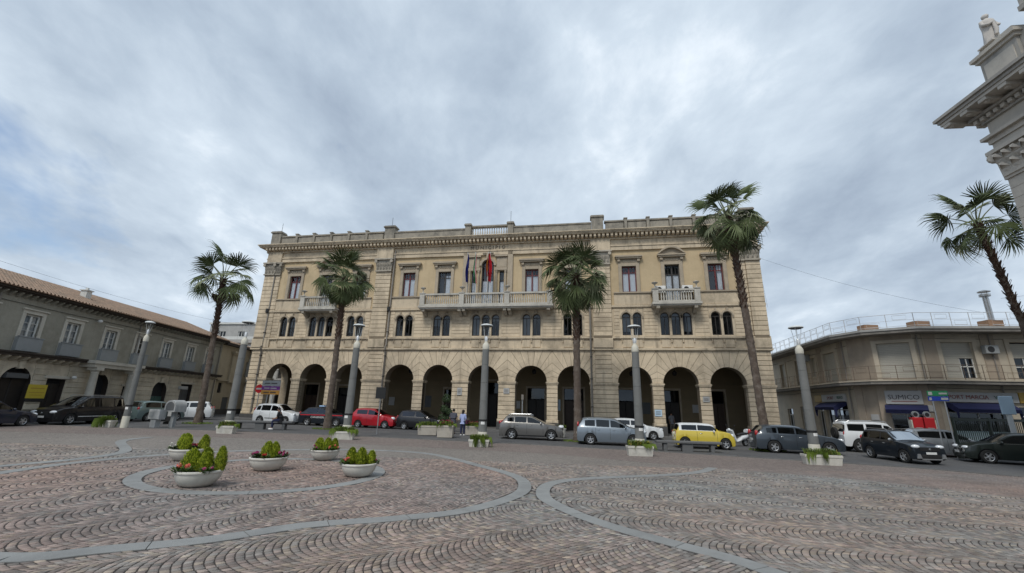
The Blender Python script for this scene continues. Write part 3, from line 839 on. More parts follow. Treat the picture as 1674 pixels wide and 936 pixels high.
arc_ring(m, .58, .78, 0, s, -.12, .08, 14); m.bbox(-.14, .14, -.24, 0, s + .5, s + 1.15, .04); m.box(-.5, .5, -.22, .08, s + 1.152, s + 1.26)
m.build('surround', 'surround_stone', cw)
# --- pilasters
def capital(w):
    m = MB()
    m.prism([(-w / 2, 14.32), (w / 2, 14.32), (w / 2 + .02, 14.7), (w / 2 + .16, 15.35), (-w / 2 - .16, 15.35), (-w / 2 - .02, 14.7)], -.22, .1, 'y')
    m.box(-w / 2 - .2, w / 2 + .2, -.42, .1, 15.36, 15.5); m.box(-w / 2 - .05, w / 2 + .05, -.3, .1, 14.2, 14.31)
    k = max(3, int(w / .3))
    for row, (z, h, o) in enumerate(((14.34, .42, .26), (14.66, .48, .31))):
        for i in range(k + row):
            x = -w / 2 + w * (i + .5) / (k + row)
            m.prism([(-.10, z), (.10, z), (.13, z + h * .6), (0, z + h), (-.13, z + h * .6)], -o - .05, -.1, 'y') if False else m.add(
                [(x - .11, -.2, z), (x + .11, -.2, z), (x + .12, -o, z + h * .6), (x - .12, -o, z + h * .6), (x, -o - .12, z + h * .92), (x, -o - .1, z + h * .6)],
                [(0, 1, 5), (1, 2, 5), (0, 5, 3), (2, 4, 5), (3, 5, 4)])
    for sx in (-1, 1): m.T = Matrix.Translation((sx * (w / 2 + .02), -.32, 15.2)) @ Matrix.Rotation(PI / 2, 4, 'X'); m.lathe([(.03, -.1), (.15, -.1), (.15, .1), (.03, .1)], 10)
    m.T = None
    return m.mesh('capital', 'grey_stone', 40)
def pilaster(x0, x1, y):
    p = link('pilaster', MB().box(x0 + .02, x1 - .02, y + .02, .2, 6.94, 14.2).mesh('pilaster', 'joint_stone'), TH)
    w = x1 - x0; H = (14.2 - 7.95) / 16
    for k in range(16):
        a, b = x0, x1
        me = cached(('pil', round(w, 2), round(y, 2), k % 2), lambda: MB().bbox(-w / 2, w / 2, y, .15, .022, H - .02, .014).mesh('stone_block', 'limestone'))
        link('stone_block', me, p, ((x0 + x1) / 2, 0, 7.95 + k * H))
    link('pilaster_foot', MB().bbox(x0 - .05, x1 + .05, y - .06, .15, 6.95, 7.74, .03).mesh('pilaster_foot', 'limestone_plain'), p)
    c = link('capital', cached(('cap', round(w, 2)), lambda: capital(w)), p, ((x0 + x1) / 2, y + .16, 0))
for sx in (-1, 1):
    for a, b, y in ((9.42, 10.95, -.18), (21.95, 23.05, -.16)): pilaster(*(sorted((sx * a, sx * b))), y)
    a, b = sorted((sx * 21.35, sx * 21.92)); pilaster(a, b, -.06)
# --- entablature
th(MB().box(-23.1, 23.1, -.12, .3, 15.55, 15.9).box(-23.14, 23.14, -.18, .3, 15.903, 16.0).box(-23.05, 23.05, -.06, .3, 16.003, 16.55), 'frieze', 'limestone_plain')
for sx in (-10.2, 10.2, -22.2, 22.2):
    w = .85 if abs(sx) < 15 else .8
    th(MB().bbox(sx - w, sx + w, -.26, -.04, 15.52, 16.54, .02), 'frieze_block', 'limestone_plain')
th(MB().box(-23.2, 23.2, -.22, .3, 16.56, 16.68).box(-23.16, 23.16, -.16, .3, 16.683, 17.02).box(-23.75, 23.75, -.72, .3, 17.03, 17.12).box(-23.82, 23.82, -.79, .3, 17.123, 17.22).box(-23.9, 23.9, -.87, .3, 17.223, 17.30), 'cornice', 'limestone_plain')
nm = 126
for i in range(nm):
    me = cached('modillion', lambda: MB().prism([(-.62, 17.025), (-.62, 16.80), (-.56, 16.72), (-.165, 16.69), (-.165, 17.025)], -.10, .10, 'x').mesh('modillion', 'limestone'))
    link('modillion', me, TH, (-23.0 + 46.0 * i / (nm - 1), 0, 0))
for sy in range(9):
    for sx in (-1, 1): link('modillion', CACHE['modillion'], TH, (sx * 23.0, .3 + sy * .3, 0), (0, 0, sx * PI / 2))
# --- parapet
def post(x, z1, w=.5, lidw=.1):
    me = cached(('ppost', z1, w), lambda: MB().bbox(-w, w, -.22, .5, 17.305, z1 - .2, .02).box(-w - lidw, w + lidw, -.32, .6, z1 - .197, z1 - .08).box(-w - lidw * .4, w + lidw * .4, -.27, .55, z1 - .077, z1).mesh('parapet_post', 'parapet_stone'))
    link('parapet_post', me, TH, (x, 0, 0))
for x in (-22.5, -10.0, 10.0, 22.5): post(x, 18.95, .52)
for x in (-2.05, 2.05): post(x, 18.75, .28, .07)
th(MB().box(-9.46, -2.36, -.08, .35, 17.305, 18.2).box(-9.46, -2.36, -.15, .42, 18.203, 18.33), 'parapet_wall', 'parapet_stone')
th(MB().box(2.36, 9.46, -.08, .35, 17.305, 18.2).box(2.36, 9.46, -.15, .42, 18.203, 18.33), 'parapet_wall', 'parapet_stone')
def baluster_mesh(h, r):
    return MB().lathe([(r * .75, 0), (r * .75, h * .08), (r * .5, h * .12), (r, h * .32), (r * .85, h * .45), (r * .45, h * .68), (r * .55, h * .8), (r * .75, h * .9), (r * .75, h)], 8).mesh('baluster', 'balcony_stone', 60)
th(MB().box(-1.76, 1.76, -.05, .3, 17.305, 17.56).box(-1.76, 1.76, -.1, .35, 18.4, 18.55), 'balustrade_rail', 'parapet_stone')
for i in range(15): link('baluster', cached('balR', lambda: baluster_mesh(.84, .085)), TH, (-1.6 + 3.2 * i / 14, .12, 17.56))
for sx in (-1, 1):
    for i in range(6):
        x = sx * (10.62 + .1 + i * 1.93)
        a, b = sorted((x, x + sx * 1.62))
        th(MB().bbox(a, b, -.02, .3, 17.305, 18.27, .05), 'parapet_panel', 'parapet_stone')
        me = cached('ppier', lambda: MB().bbox(-.13, .13, -.12, .4, 17.305, 18.52, .03).box(-.17, .17, -.16, .44, 18.522, 18.62).mesh('parapet_pier', 'parapet_stone'))
        link('parapet_pier', me, TH, (x + sx * 1.775, 0, 0))
    a, b = sorted((sx * 10.62, sx * 21.9))
    th(MB().box(a, b, -.1, .38, 18.29, 18.43), 'parapet_coping', 'parapet_stone')
for x in (-10.0, 2.0, -22.3):
    th(MB().tube([(x, .2, 18.6), (x, .2, 20.0)], .018, 5), 'lightning_rod', 'iron_black')
# --- balconies
def urn_lamp(parent, x, y, z):
    u = MB().lathe([(.09, 0), (.05, .06), (.04, .28), (.1, .36), (.24, .44), (.25, .5), (.12, .54), (.02, .6)], 10).build('urn_lamp', 'balcony_stone', parent, (x, y, z), smooth=50)
def balcony(x0, x1, posts, consoles, out=1.0):
    b = link('balcony', MB().box(x0 - .08, x1 + .08, -out - .1, .05, 10.42, 10.6).box(x0, x1, -out, .05, 10.3, 10.417).mesh('balcony', 'balcony_stone'), TH)
    link('handrail', MB().box(x0 - .04, x1 + .04, -out - .05, -out + .2, 11.55, 11.7).box(x0 - .04, x0 + .2, -out + .203, 0, 11.55, 11.7).box(x1 - .2, x1 + .04, -out + .203, 0, 11.55, 11.7).box(x0, x1, -out - .02, -out + .17, 10.603, 10.74).mesh('handrail', 'balcony_stone'), b)
    for p in posts:
        link('balcony_post', cached(('bpost', out), lambda: MB().bbox(-.22, .22, -out - .07, -out + .24, 10.606, 11.545, .02).box(-.26, .26, -out - .1, -out + .26, 11.703, 11.78).mesh('balcony_post', 'balcony_stone')), b, (p, 0, 0))
        urn_lamp(b, p, -out + .1, 11.785)
    n = int((x1 - x0) / .19)
    for i in range(n):
        x = x0 + .1 + (x1 - x0 - .2) * i / (n - 1)
        if min(abs(x - p) for p in posts) < .28: continue
        link('baluster', cached('balB', lambda: baluster_mesh(.81, .07)), b, (x, -out + .08, 10.74))
    for c in consoles:
        link('console', cached('console', lambda: MB().prism([(.05, 9.75), (-.25, 9.82), (-.55, 10.02), (-.92, 10.1), (-.95, 10.297), (.05, 10.297)], -.14, .14, 'x').mesh('console', 'grey_stone')), b, (c, 0, 0))
    return b
balcony(-5.95, 6.0, (-5.73, -2.05, 2.05, 5.78), (-5.6, -2.25, -1.85, 1.85, 2.25, 5.65))
balcony(-17.98, -14.28, (-17.76, -14.5), (-17.6, -14.66), .95)
balcony(14.28, 17.98, (14.5, 17.76), (14.66, 17.6), .95)
# --- returns, rear, roof
m = MB()
for sx in (-1, 1):
    ops2 = [(3.34 + 3.54 * k, 2 * AR, -.3, SPR + AR, True) for k in range(1)] if sx < 0 else []
    m.T = Matrix.Translation((sx * 23, 0, 0)) @ Matrix.Rotation(PI / 2, 4, 'Z')
    wall_open(m, .03 if True else 0, 14, -.3, 17.1, ops2, 0, .8 * (-1 if sx < 0 else 1), 0)
m.T = None
m.add([(-23, 14, -.3), (23, 14, -.3), (23, 14, 17.1), (-23, 14, 17.1)], [(0, 1, 2, 3)])
m.box(-23, 23, .3, 14, 17.1, 17.35)
th(m, 'side_wall', 'limestone_plain')
th(MB().box(-23.9, -23.2, .31, 14, 17.1, 17.3).box(23.2, 23.9, .31, 14, 17.1, 17.3), 'side_cornice', 'limestone_plain')
th(MB().box(-23.0, -22.6, .6, 14, 17.305, 18.3).box(22.6, 23.0, .6, 14, 17.305, 18.3), 'side_parapet', 'parapet_stone')
# --- inside the arcade
DO = [(-19.67, 1.6, 3.8), (-16.0, 1.5, 3.7), (-12.0, 1.2, 3.2), (-4.5, 1.3, 3.6), (.1, 1.8, 4.4), (3.94, 1.63, 3.8), (7.5, 1.8, 3.8), (12.2, 1.5, 3.8), (16.15, 1.5, 3.8), (20.1, 1.2, 3.8)]
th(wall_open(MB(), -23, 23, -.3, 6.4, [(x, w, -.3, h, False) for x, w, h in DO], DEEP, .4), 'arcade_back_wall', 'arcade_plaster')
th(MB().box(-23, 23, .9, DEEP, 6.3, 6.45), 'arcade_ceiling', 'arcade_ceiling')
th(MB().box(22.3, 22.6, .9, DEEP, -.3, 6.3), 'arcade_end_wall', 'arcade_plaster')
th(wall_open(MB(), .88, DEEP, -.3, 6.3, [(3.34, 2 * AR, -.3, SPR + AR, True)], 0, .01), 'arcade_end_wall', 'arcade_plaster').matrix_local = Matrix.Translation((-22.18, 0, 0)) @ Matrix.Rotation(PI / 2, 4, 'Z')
for k in range(9):
    xs2 = [-23] + sum([[x - w / 2 - .16, x + w / 2 + .16] for x, w, h in DO if h > .5 + k * .4], []) + [22.2]
    for i in range(0, len(xs2), 2):
        a, b = xs2[i], xs2[i + 1]
        w_ = b - a
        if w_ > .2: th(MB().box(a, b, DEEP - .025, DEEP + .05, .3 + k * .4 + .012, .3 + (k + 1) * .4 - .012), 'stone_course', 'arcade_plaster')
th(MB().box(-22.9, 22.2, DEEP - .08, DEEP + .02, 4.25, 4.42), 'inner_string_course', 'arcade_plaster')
for i, (x, w, h) in enumerate(DO):
    d = link('doorway', MB().box(-w / 2 - .15, -w / 2, -.06, .1, -.3, h).box(w / 2, w / 2 + .15, -.06, .1, -.3, h).box(-w / 2 - .15, w / 2 + .15, -.06, .1, h + .002, h + .18).mesh('doorway', 'surround_stone'), TH, (x, DEEP, 0))
    link('door_leaf', MB().bbox(-w / 2, -.01, .25, .32, -.3, h * .72, .02).bbox(.01, w / 2, .25, .32, -.3, h * .72, .02).mesh('door_leaf', 'dark_door' if i % 3 else 'door_brown'), d)
    link('fanlight', quad_xz(-w / 2, w / 2, h * .74, h, .28, 'fanlight', 'glass_dark'), d)
    link('backing', MB().box(-w / 2 - .1, w / 2 + .1, .45, .5, -.3, h + .1).mesh('backing', 'interior'), d)
for x in (16.1, 4.11):
    th(MB().tube([(x, 2.2, 6.3), (x, 2.2, 5.35)], .012, 5).lathe([(.02, 0), (.16, .05), (.2, .3), (.05, .45)], 8, (x, 2.2, 4.9)), 'lantern', 'iron_black')
# --- downpipes, plaques, letters
for x in (-9.2, 9.15, -21.93):
    pts = [(x, -.12, .8), (x, -.12, 6.6), (x, -.26, 6.75), (x, -.26, 7.0), (x, -.12, 7.2), (x, -.12, 16.3)]
    if x < -20: pts = [(x, -.1, 1.0), (x, -.1, 6.6), (x, -.3, 6.78), (x, -.3, 7.0), (x, -.1, 7.2), (x, -.1, 14.2)]
    if x > 0: pts = pts[:4] + [(x, -.26, 10.4)]
    p = th(MB().tube(pts, .075, 8), 'downpipe', 'lead_pipe', 60)
    for z in (2.2, 4.4, 6.2, 8.4): link('pipe_bracket', cached('pbr', lambda: MB().box(-.1, .1, -.1, .12, -.03, .03).mesh('pipe_bracket', 'iron_black')), p, (x, -.1, z))
    th(MB().bbox(x - .2, x + .05, -.3, 0, 10.35, 10.75, .02), 'junction_box', 'iron_black')
for x, z, w, h, mt in ((-2.05, 2.9, .42, .62, 'sign_white'), (2.05, 3.1, .5, .45, 'sign_white'), (17.9, 2.75, .5, .42, 'sign_white'), (14.25, 1.6, .55, .5, 'sign_lightblue')):
    y = -.04
    pl = th(MB().bbox(x - w / 2, x + w / 2, y - .02, .03, z, z + h, .012), 'plaque', mt)
    for k in range(3): link('lettering', MB().box(x - w * .36, x + w * .3, y - .024, y - .019, z + h * (.26 + k * .2), z + h * (.26 + k * .2) + h * .07).mesh('lettering', 'sign_ink'), pl)
o = lettering('M V N I C I P I O'.replace('V', 'U'), .46, 'brass_letter', TH, (-.05, -.085, 16.27))
# air conditioning units on the right balcony
for x in (15.0, 17.15):
    a = MB().bbox(-.42, .42, -.16, .16, 0, .6, .02).build('air_conditioner', 'white_plastic', TH, (x, -.35, 11.5))
    link('fan_grille', MB().prism([(.2 * math.cos(t * PI / 8) - .1, .3 + .2 * math.sin(t * PI / 8)) for t in range(16)], -.175, -.155, 'y').mesh('fan_grille', 'black_plastic'), a)
    link('stand', MB().box(-.4, -.34, -.12, .12, -.9, -.002).box(.34, .4, -.12, .12, -.9, -.002).mesh('stand', 'iron_black'), a)

# notices and fittings inside the arcade
for x, z, w, h, mt in ((-10.6, 1.9, .6, .8, 'sign_white'), (-6.9, 1.8, .9, 1.1, 'slate_panel'), (2.2, 1.9, .5, .7, 'sign_white'), (5.9, 1.8, .7, 1.0, 'sign_lightblue'), (10.2, 1.9, .8, .6, 'sign_white'), (14.0, 1.7, .7, 1.0, 'slate_panel'), (18.2, 1.9, .5, .7, 'sign_white')):
    th(MB().bbox(x - w / 2, x + w / 2, DEEP - .07, DEEP - .02, z, z + h, .01), 'notice_board', mt)
for x in (-7.69, 7.69, 12.6, -16.13):
    th(MB().tube([(x, 2.4, 6.3), (x, 2.4, 5.3)], .012, 5).lathe([(.02, 0), (.16, .05), (.2, .3), (.05, .45)], 8, (x, 2.4, 4.85)), 'lantern', 'iron_black')
# --- pavement in front of and under the arcade
def hall_pavement():
    m = MB(); us = [x * 1.0 for x in range(-24, 25)]
    for a, b in zip(us, us[1:]):
        P = []
        for u, v in ((a, -1.0), (b, -1.0), (b, 4.6), (a, 4.6)):
            x, y = to_world(u, v); P.append((x, y, gz(x) + .13))
        m.add(P, [(0, 1, 2, 3)])
        m.add([P[0], P[1], (P[1][0], P[1][1], P[1][2] - .2), (P[0][0], P[0][1], P[0][2] - .2)], [(0, 1, 2, 3)])
    return struct(m.build('pavement', 'kerb_stone'))
hall_pavement()

# ================================================================== FLAGS on the central balcony
def flag(name, label, u, lean, cols, ln, seed):
    x, y = to_world(u, -.75)
    f = thing(name, label, 'flag', (x, y, 11.3), -TH_A, 'flags on the town hall balcony')
    top = (lean, -.5, 4.05)
    MB().tube([(0, 0, -.6), top], .03, 6).ball(top, .06, 8).build('flagpole', 'pole_white', f)
    rnd = random.Random(seed); n = 14; m = MB(); vs = []
    # cloth hanging limp from the pole: narrow folds
    for i in range(n + 1):
        t = i / n
        for j in range(9):
            q = j / 8; sp = .08 + .25 * math.sin(min(t * 1.5, 1) * PI / 2)
            dx = (q - .5) * sp * (1 - .35 * t) + .05 * math.sin(t * 6 + seed)
            dy = .09 * math.sin(q * 13 + t * 3 + seed) * (.4 + t)
            vs.append((top[0] * (.97 - .35 * t) + dx, top[1] * (.97 - .35 * t) + dy - .04, top[2] - .12 - t * ln - .25 * abs(q - .4) * t))
    for i in range(n):
        for j in range(8):
            k = min(int(j * len(cols) / 8), len(cols) - 1)
            m.add([vs[i * 9 + j], vs[i * 9 + j + 1], vs[i * 9 + j + 10], vs[i * 9 + j + 9]], [(0, 1, 2, 3)], k)
    m.build('cloth', cols, f, smooth=180)
flag('flag', 'dark blue flag hanging limp, leftmost on the town hall balcony', -1.62, .02, ['flag_blue', 'flag_blue'], 2.5, 1)
flag('flag', 'green white and red tricolour flag hanging on the town hall balcony', -.78, -.1, ['flag_green', 'flag_white', 'flag_red'], 2.6, 2)
flag('flag', 'bright red flag hanging limp in front of the central arched window', .45, .05, ['flag_red', 'flag_red', 'flag_red'], 2.5, 5)
flag('flag', 'darker red and yellow flag beside the bright red one on the balcony', .2, .1, ['flag_dark_red', 'flag_gold', 'flag_dark_red', 'flag_dark_red'], 2.0, 8)

# ================================================================== LEFT STREET FACADE
LP, LROT = (-32.18, 48.80), R(94.4)
LB = thing('grey_palazzo', 'two storey grey plastered palazzo with tiled roof along the left street', 'building', (LP[0], LP[1], 0), LROT)
def lb(mb, name, mats, smooth=None): return mb.build(name, mats, LB, smooth=smooth)
LX0 = -36.0
W1 = [-21.76 - 3 * k for k in range(1, 5)] + [-21.76, -18.9, -15.66, -12.54, -9.37, -5.99, -2.9]
GO = [(-21.6, 1.9, -.2, 3.75, True), (-18.95, 1.35, -.2, 3.15, False), (-15.55, 1.8, -.2, 3.75, True), (-12.75, .9, 1.0, 2.9, False), (-8.95, 1.8, -.2, 3.5, True), (-5.35, 1.7, -.2, 3.4, False), (-25.5, 1.5, -.2, 3.2, False), (-29, 1.9, -.2, 3.7, True)]
lb(wall_open(MB(), LX0, -.7, -.2, 4.35, GO, .03, .45, 0, 1, 12), 'ground_floor_wall', ['banded_stone', 'wood_dark'])
xs = [LX0] + sum([[x - w / 2 - .02, x + w / 2 + .02] for x, w, a, b, c in sorted(GO)], []) + [-.7]
for k in range(8):
    for i in range(0, len(xs), 2):
        a, b = xs[i], xs[i + 1]
        if b < -26 or b - a < .2: continue
        w_ = b - a
        link('stone_course', cached(('lbc', round(w_, 2)), lambda: MB().bbox(-w_ / 2, w_ / 2, -.02, .1, .02, .345, .015).mesh('stone_course', 'banded_stone')), LB, ((a + b) / 2, 0, 1.15 + k * .365))
lb(MB().box(LX0, -.7, -.1, .1, -.2, 1.12), 'plinth', 'lava_plinth')
for x, w, a, b, arch in GO:
    kind = 'green_door' if x == -8.95 else 'slate_panel' if x in (-15.55, -5.35) else 'dark_door'
    hh = 2.5 if x in (-8.95, -15.55) else b
    d = link('doorway', MB().box(-w / 2, w / 2, .42, .46, -.2, b).mesh('doorway', 'interior'), LB, (x, 0, 0))
    link('door_leaf', MB().bbox(-w / 2 + .02, -.015, .3, .38, max(a, -.2), hh - .3, .03).bbox(.015, w / 2 - .02, .3, .38, max(a, -.2), hh - .3, .03).mesh('door_leaf', kind), d)
    if arch: link('keystone', MB().bbox(-.16, .16, -.12, .1, b - .12, b + .4, .03).mesh('keystone', 'banded_stone'), d)
    else: link('lintel', MB().bbox(-w / 2 - .25, w / 2 + .25, -.08, .1, b + .01, b + .2, .02).mesh('lintel', 'white_trim'), d)
sg = lb(MB().bbox(-22.3, -20.95, -.08, .3, 3.05, 3.35, .02), 'shop_sign', 'slate_panel')
sg = lb(MB().bbox(-6.6, -5.6, -.3, -.02, 2.9, 3.2, .02), 'shop_sign', 'sign_white')
# portico with two columns
pc = link('portico', MB().box(-17.6, -13.1, -1.05, .05, 4.10, 4.35).box(-17.75, -12.95, -1.15, .05, 4.353, 4.58).mesh('portico', 'white_trim'), LB)
for x in (-17.05, -13.6):
    link('column', cached('lcol', lambda: MB().box(-.34, .34, -.34, .34, 0, .5).lathe([(.30, .5), (.31, .58), (.27, .66), (.265, 1.6), (.22, 3.2), (.25, 3.26), (.22, 3.32), (.3, 3.45)], 16).box(-.33, .33, -.33, .33, 3.453, 3.66).mesh('column', 'white_trim', 40)), pc, (x, -.72, .44))
# balcony slab with brackets and first floor
lb(MB().box(LX0, -17.8, -.62, .1, 4.36, 4.50).box(LX0, -17.8, -.7, .1, 4.503, 4.60).box(-12.9, -.9, -.62, .1, 4.36, 4.50).box(-12.9, -.9, -.7, .1, 4.503, 4.60), 'balcony_slab', 'wood_dark')
for i in range(60):
    x = LX0 + .3 + i * .58
    if -17.9 < x < -12.7 or x > -1 or x < -26: continue
    link('bracket', cached('lbr', lambda: MB().prism([(.0, 4.05), (-.2, 4.1), (-.52, 4.28), (-.55, 4.357), (.0, 4.357)], -.07, .07, 'x').mesh('bracket', 'banded_stone')), LB, (x, 0, 0))
WO = [(x, 1.05, 4.75, 6.98, False) for x in W1]
lb(wall_open(MB(), LX0, -.7, 4.36, 8.1, WO, 0, .3, 0, 0), 'upper_wall', ['grey_plaster'])
def lwin():
    m = MB()
    m.box(-.525, -.44, .12, .2, 4.75, 6.98); m.box(.44, .525, .12, .2, 4.75, 6.98); m.box(-.44, .44, .12, .2, 6.9, 6.98); m.box(-.06, .06, .11, .21, 4.75, 6.9)
    m.box(-.44, -.06, .12, .2, 4.75, 5.55); m.box(.06, .44, .12, .2, 4.75, 5.55)
    for z in (5.98, 6.44): m.box(-.44, -.06, .13, .19, z, z + .03); m.box(.06, .44, .13, .19, z, z + .03)
    return m.mesh('window', 'frame_white')
def lsur():
    m = MB()
    m.bbox(-.76, -.525, -.05, .1, 4.61, 7.0, .015); m.bbox(.525, .76, -.05, .1, 4.61, 7.0, .015); m.bbox(-.76, .76, -.05, .1, 7.002, 7.24, .015); m.box(-.84, .84, -.14, .1, 7.242, 7.33)
    return m.mesh('surround', 'white_trim')
def lrail():
    m = MB(); m.bbox(-.78, .78, -.30, -.24, 4.68, 5.52, .015); m.box(-.82, .82, -.33, -.21, 5.523, 5.58); m.box(-.78, -.72, -.24, -.05, 4.68, 5.52); m.box(.72, .78, -.24, -.05, 4.68, 5.52)
    return m.mesh('balcony_panel', 'panel_grey')
for x in W1:
    wn = link('window', cached('lw', lwin), LB, (x, 0, 0))
    link('pane', cached('lwp', lambda: quad_xz(-.46, .46, 5.5, 6.95, .16, 'pane', 'glass_grey')), wn)
    link('curtain', cached('lwc', lambda: curtain_mesh(-.46, .46, 5.5, 6.95, .26, 8)), wn) if x not in (-12.54,) else None
    link('surround', cached('lws', lsur), wn); link('balcony_panel', cached('lwr', lrail), wn)
    link('backing', cached('lwb', lambda: MB().box(-.6, .6, .42, .46, 4.6, 7.1).mesh('backing', 'interior')), wn)
# eaves and tiled roof
lb(MB().box(LX0, -.5, -.42, .1, 8.12, 8.2).box(LX0, -.45, -.55, .1, 8.203, 8.34), 'cornice', 'wood_dark')
for i in range(80):
    x = LX0 + .2 + i * .45
    if x < -26 or x > -.8: continue
    link('eave_bracket', cached('lebr', lambda: MB().prism([(.0, 7.85), (-.1, 7.88), (-.38, 8.06), (-.4, 8.118), (.0, 8.118)], -.06, .06, 'x').mesh('eave_bracket', 'grey_plaster')), LB, (x, 0, 0))
def tile_roof(x0, x1, y0, z0, y1, z1, rows, per=.26):
    """pan and cover tiles as real ridges, stepped course by course"""
    m = MB(); n = int((x1 - x0) / per); vs = []
    prof = [(0, -.03), (.25, .0), (.4, .055), (.5, .07), (.6, .055), (.75, .0)]
    xs_ = [x0 + (i + p) * per for i in range(n) for p, h in prof]; hs = [h for i in range(n) for p, h in prof]
    for r in range(rows):
        for e_, lift in ((0, .03), (1, 0)):
            t = (r + e_) / rows
            vs += [(x, y0 + (y1 - y0) * t, z0 + (z1 - z0) * t + h + lift + random.uniform(-.006, .006)) for x, h in zip(xs_, hs)]
    c = len(xs_)
    fs = [(k * c + i, k * c + i + 1, (k + 1) * c + i + 1, (k + 1) * c + i) for k in range(rows * 2 - 1) for i in range(c - 1)]
    m.add(vs, fs); return m
rf = lb(MB().prism([(-.7, 8.343), (4.6, 10.3), (9.5, 8.343)], LX0, -.5, 'x'), 'roof', 'terracotta')
stuff(tile_roof(LX0, -.45, -.64, 8.37, 4.6, 10.36, 16).build('roof_tiles', 'roof_tile', rf))
link('chimney', MB().box(-16.85, -16.4, 1.6, 2.05, 8.8, 9.85).box(-16.92, -16.33, 1.53, 2.12, 9.853, 9.93).box(-16.75, -16.6, 1.7, 1.85, 9.933, 10.1).mesh('chimney', 'pale_wall'), rf)
link('satellite_dish', MB().lathe([(.02, 0), (.3, .05), (.42, .14)], 14, cap=False).tube([(0, 0, 0), (.1, .1, -.5)], .025, 5).mesh('satellite_dish', 'panel_grey'), rf, (-1.6, .4, 9.3), (1.2, 0, .3))
lb(MB().box(LX0, LX0 + .3, 0, 9, -.2, 8.3).box(-.95, -.72, .2, 9, -.2, 8.3).box(LX0, -.75, 8.8, 9, -.2, 8.3), 'end_wall', 'grey_plaster')
# pipes, lamps and cables on the street front
for x in (-24.1, -13.0, -1.1):
    lb(MB().tube([(x, -.1, 1.0), (x, -.1, 4.34)], .05, 7).tube([(x, -.08, 4.62), (x, -.08, 8.1)], .05, 7), 'downpipe', 'lead_pipe')
for x in (-17.3, -18.1):
    lp_ = lb(MB().tube([(x, 0, 7.45 if x > -18 else 3.3), (x, -.25, 7.5 if x > -18 else 3.35)], .03, 6), 'wall_lamp', 'steel')
    link('lamp_head', MB().ball((x, -.32, 7.45 if x > -18 else 3.3), (.14, .16, .12), 10).mesh('lamp_head', 'white_plastic', 180), lp_)
lb(MB().tube([(-30, -.05, 7.6), (-20, -.06, 7.52), (-14, -.06, 7.58), (-6, -.06, 7.5), (-.9, -.05, 7.6)], .015, 5), 'wall_cable', 'wire')
# yellow poster on the ground floor
ps = thing('yellow_poster', 'yellow poster with a black band on the grey palazzo beside the van', 'poster', (LP[0] + .0767 * 20.2 + .09, LP[1] - .997 * 20.2, 0), LROT)
MB().bbox(-.62, .62, -.03, 0, 1.86, 2.72, .01).build('poster_sheet', 'yellow_poster', ps)
MB().bbox(-.62, .62, -.03, 0, 1.66, 1.855, .01).build('poster_band', 'poster_black', ps)
MB().box(-.45, .45, -.035, -.031, 2.45, 2.52).box(-.5, .5, -.035, -.031, 2.2, 2.25).box(-.4, .4, -.035, -.031, 2.05, 2.08).build('print', 'sign_yellow', ps)

# ------------------------------------------------------------------ beige house beyond
NB = thing('beige_house', 'beige house with pilasters and tiled eaves beyond the leftmost palm', 'building', (LP[0], LP[1], 0), LROT)
def nb(mb, name, mats, smooth=None): return mb.build(name, mats, NB, smooth=smooth)
nb(wall_open(MB(), -.65, 7.5, -.2, 8.0, [(.45, .75, 2.75, 3.85, False), (2.0, 1.3, -.2, 2.3, False), (5.6, .9, 4.8, 6.6, False)], .1, .3), 'wall', ['cream_wall'])
nb(MB().box(-.65, 7.5, .02, .3, -.2, 1.0), 'plinth', 'lava_plinth')
nb(MB().box(7.3, 7.5, .1, 7, -.2, 8).box(-.6, 7.5, 6.8, 7, -.2, 8), 'side_wall', 'cream_wall')
wn = nb(MB().box(.1, .16, .2, .28, 2.75, 3.85).box(.74, .8, .2, .28, 2.75, 3.85).box(.42, .48, .2, .28, 2.75, 3.85), 'window', 'frame_dark')
link('pane', quad_xz(.12, .8, 2.77, 3.83, .25, 'pane', 'glass_dark'), wn)
nb(MB().bbox(1.35, 2.65, .2, .28, -.2, 2.3, .03), 'garage_door', 'slate_panel')
for x0, x1 in ((1.6, 2.9), (6.3, 7.4)):
    p = nb(MB().bbox(x0, x1, -.12, .12, 4.2, 7.1, .03), 'pilaster', 'cream_wall')
    link('capital', MB().box(x0 - .08, x1 + .08, -.25, .12, 7.1, 7.3).box(x0 - .2, x1 + .2, -.38, .12, 7.303, 7.5).mesh('capital', 'cream_wall'), p)
    link('pilaster_foot', MB().bbox(x0 - .1, x1 + .1, -.2, .12, 3.9, 4.198, .03).mesh('pilaster_foot', 'cream_wall'), p)
nb(MB().box(-.65, 7.55, -.1, .12, 4.05, 4.2), 'string_course', 'cream_wall')
nb(MB().box(-.62, 7.6, -.45, .12, 8.0, 8.2), 'cornice', 'wood_dark')
r2 = nb(MB().prism([(-.4, 8.203), (3.5, 9.2), (7, 8.203)], -.6, 7.6, 'x'), 'roof', 'terracotta')
stuff(tile_roof(-.4, 7.7, -.5, 8.23, 3.5, 9.28, 10).build('roof_tiles', 'roof_tile', r2))

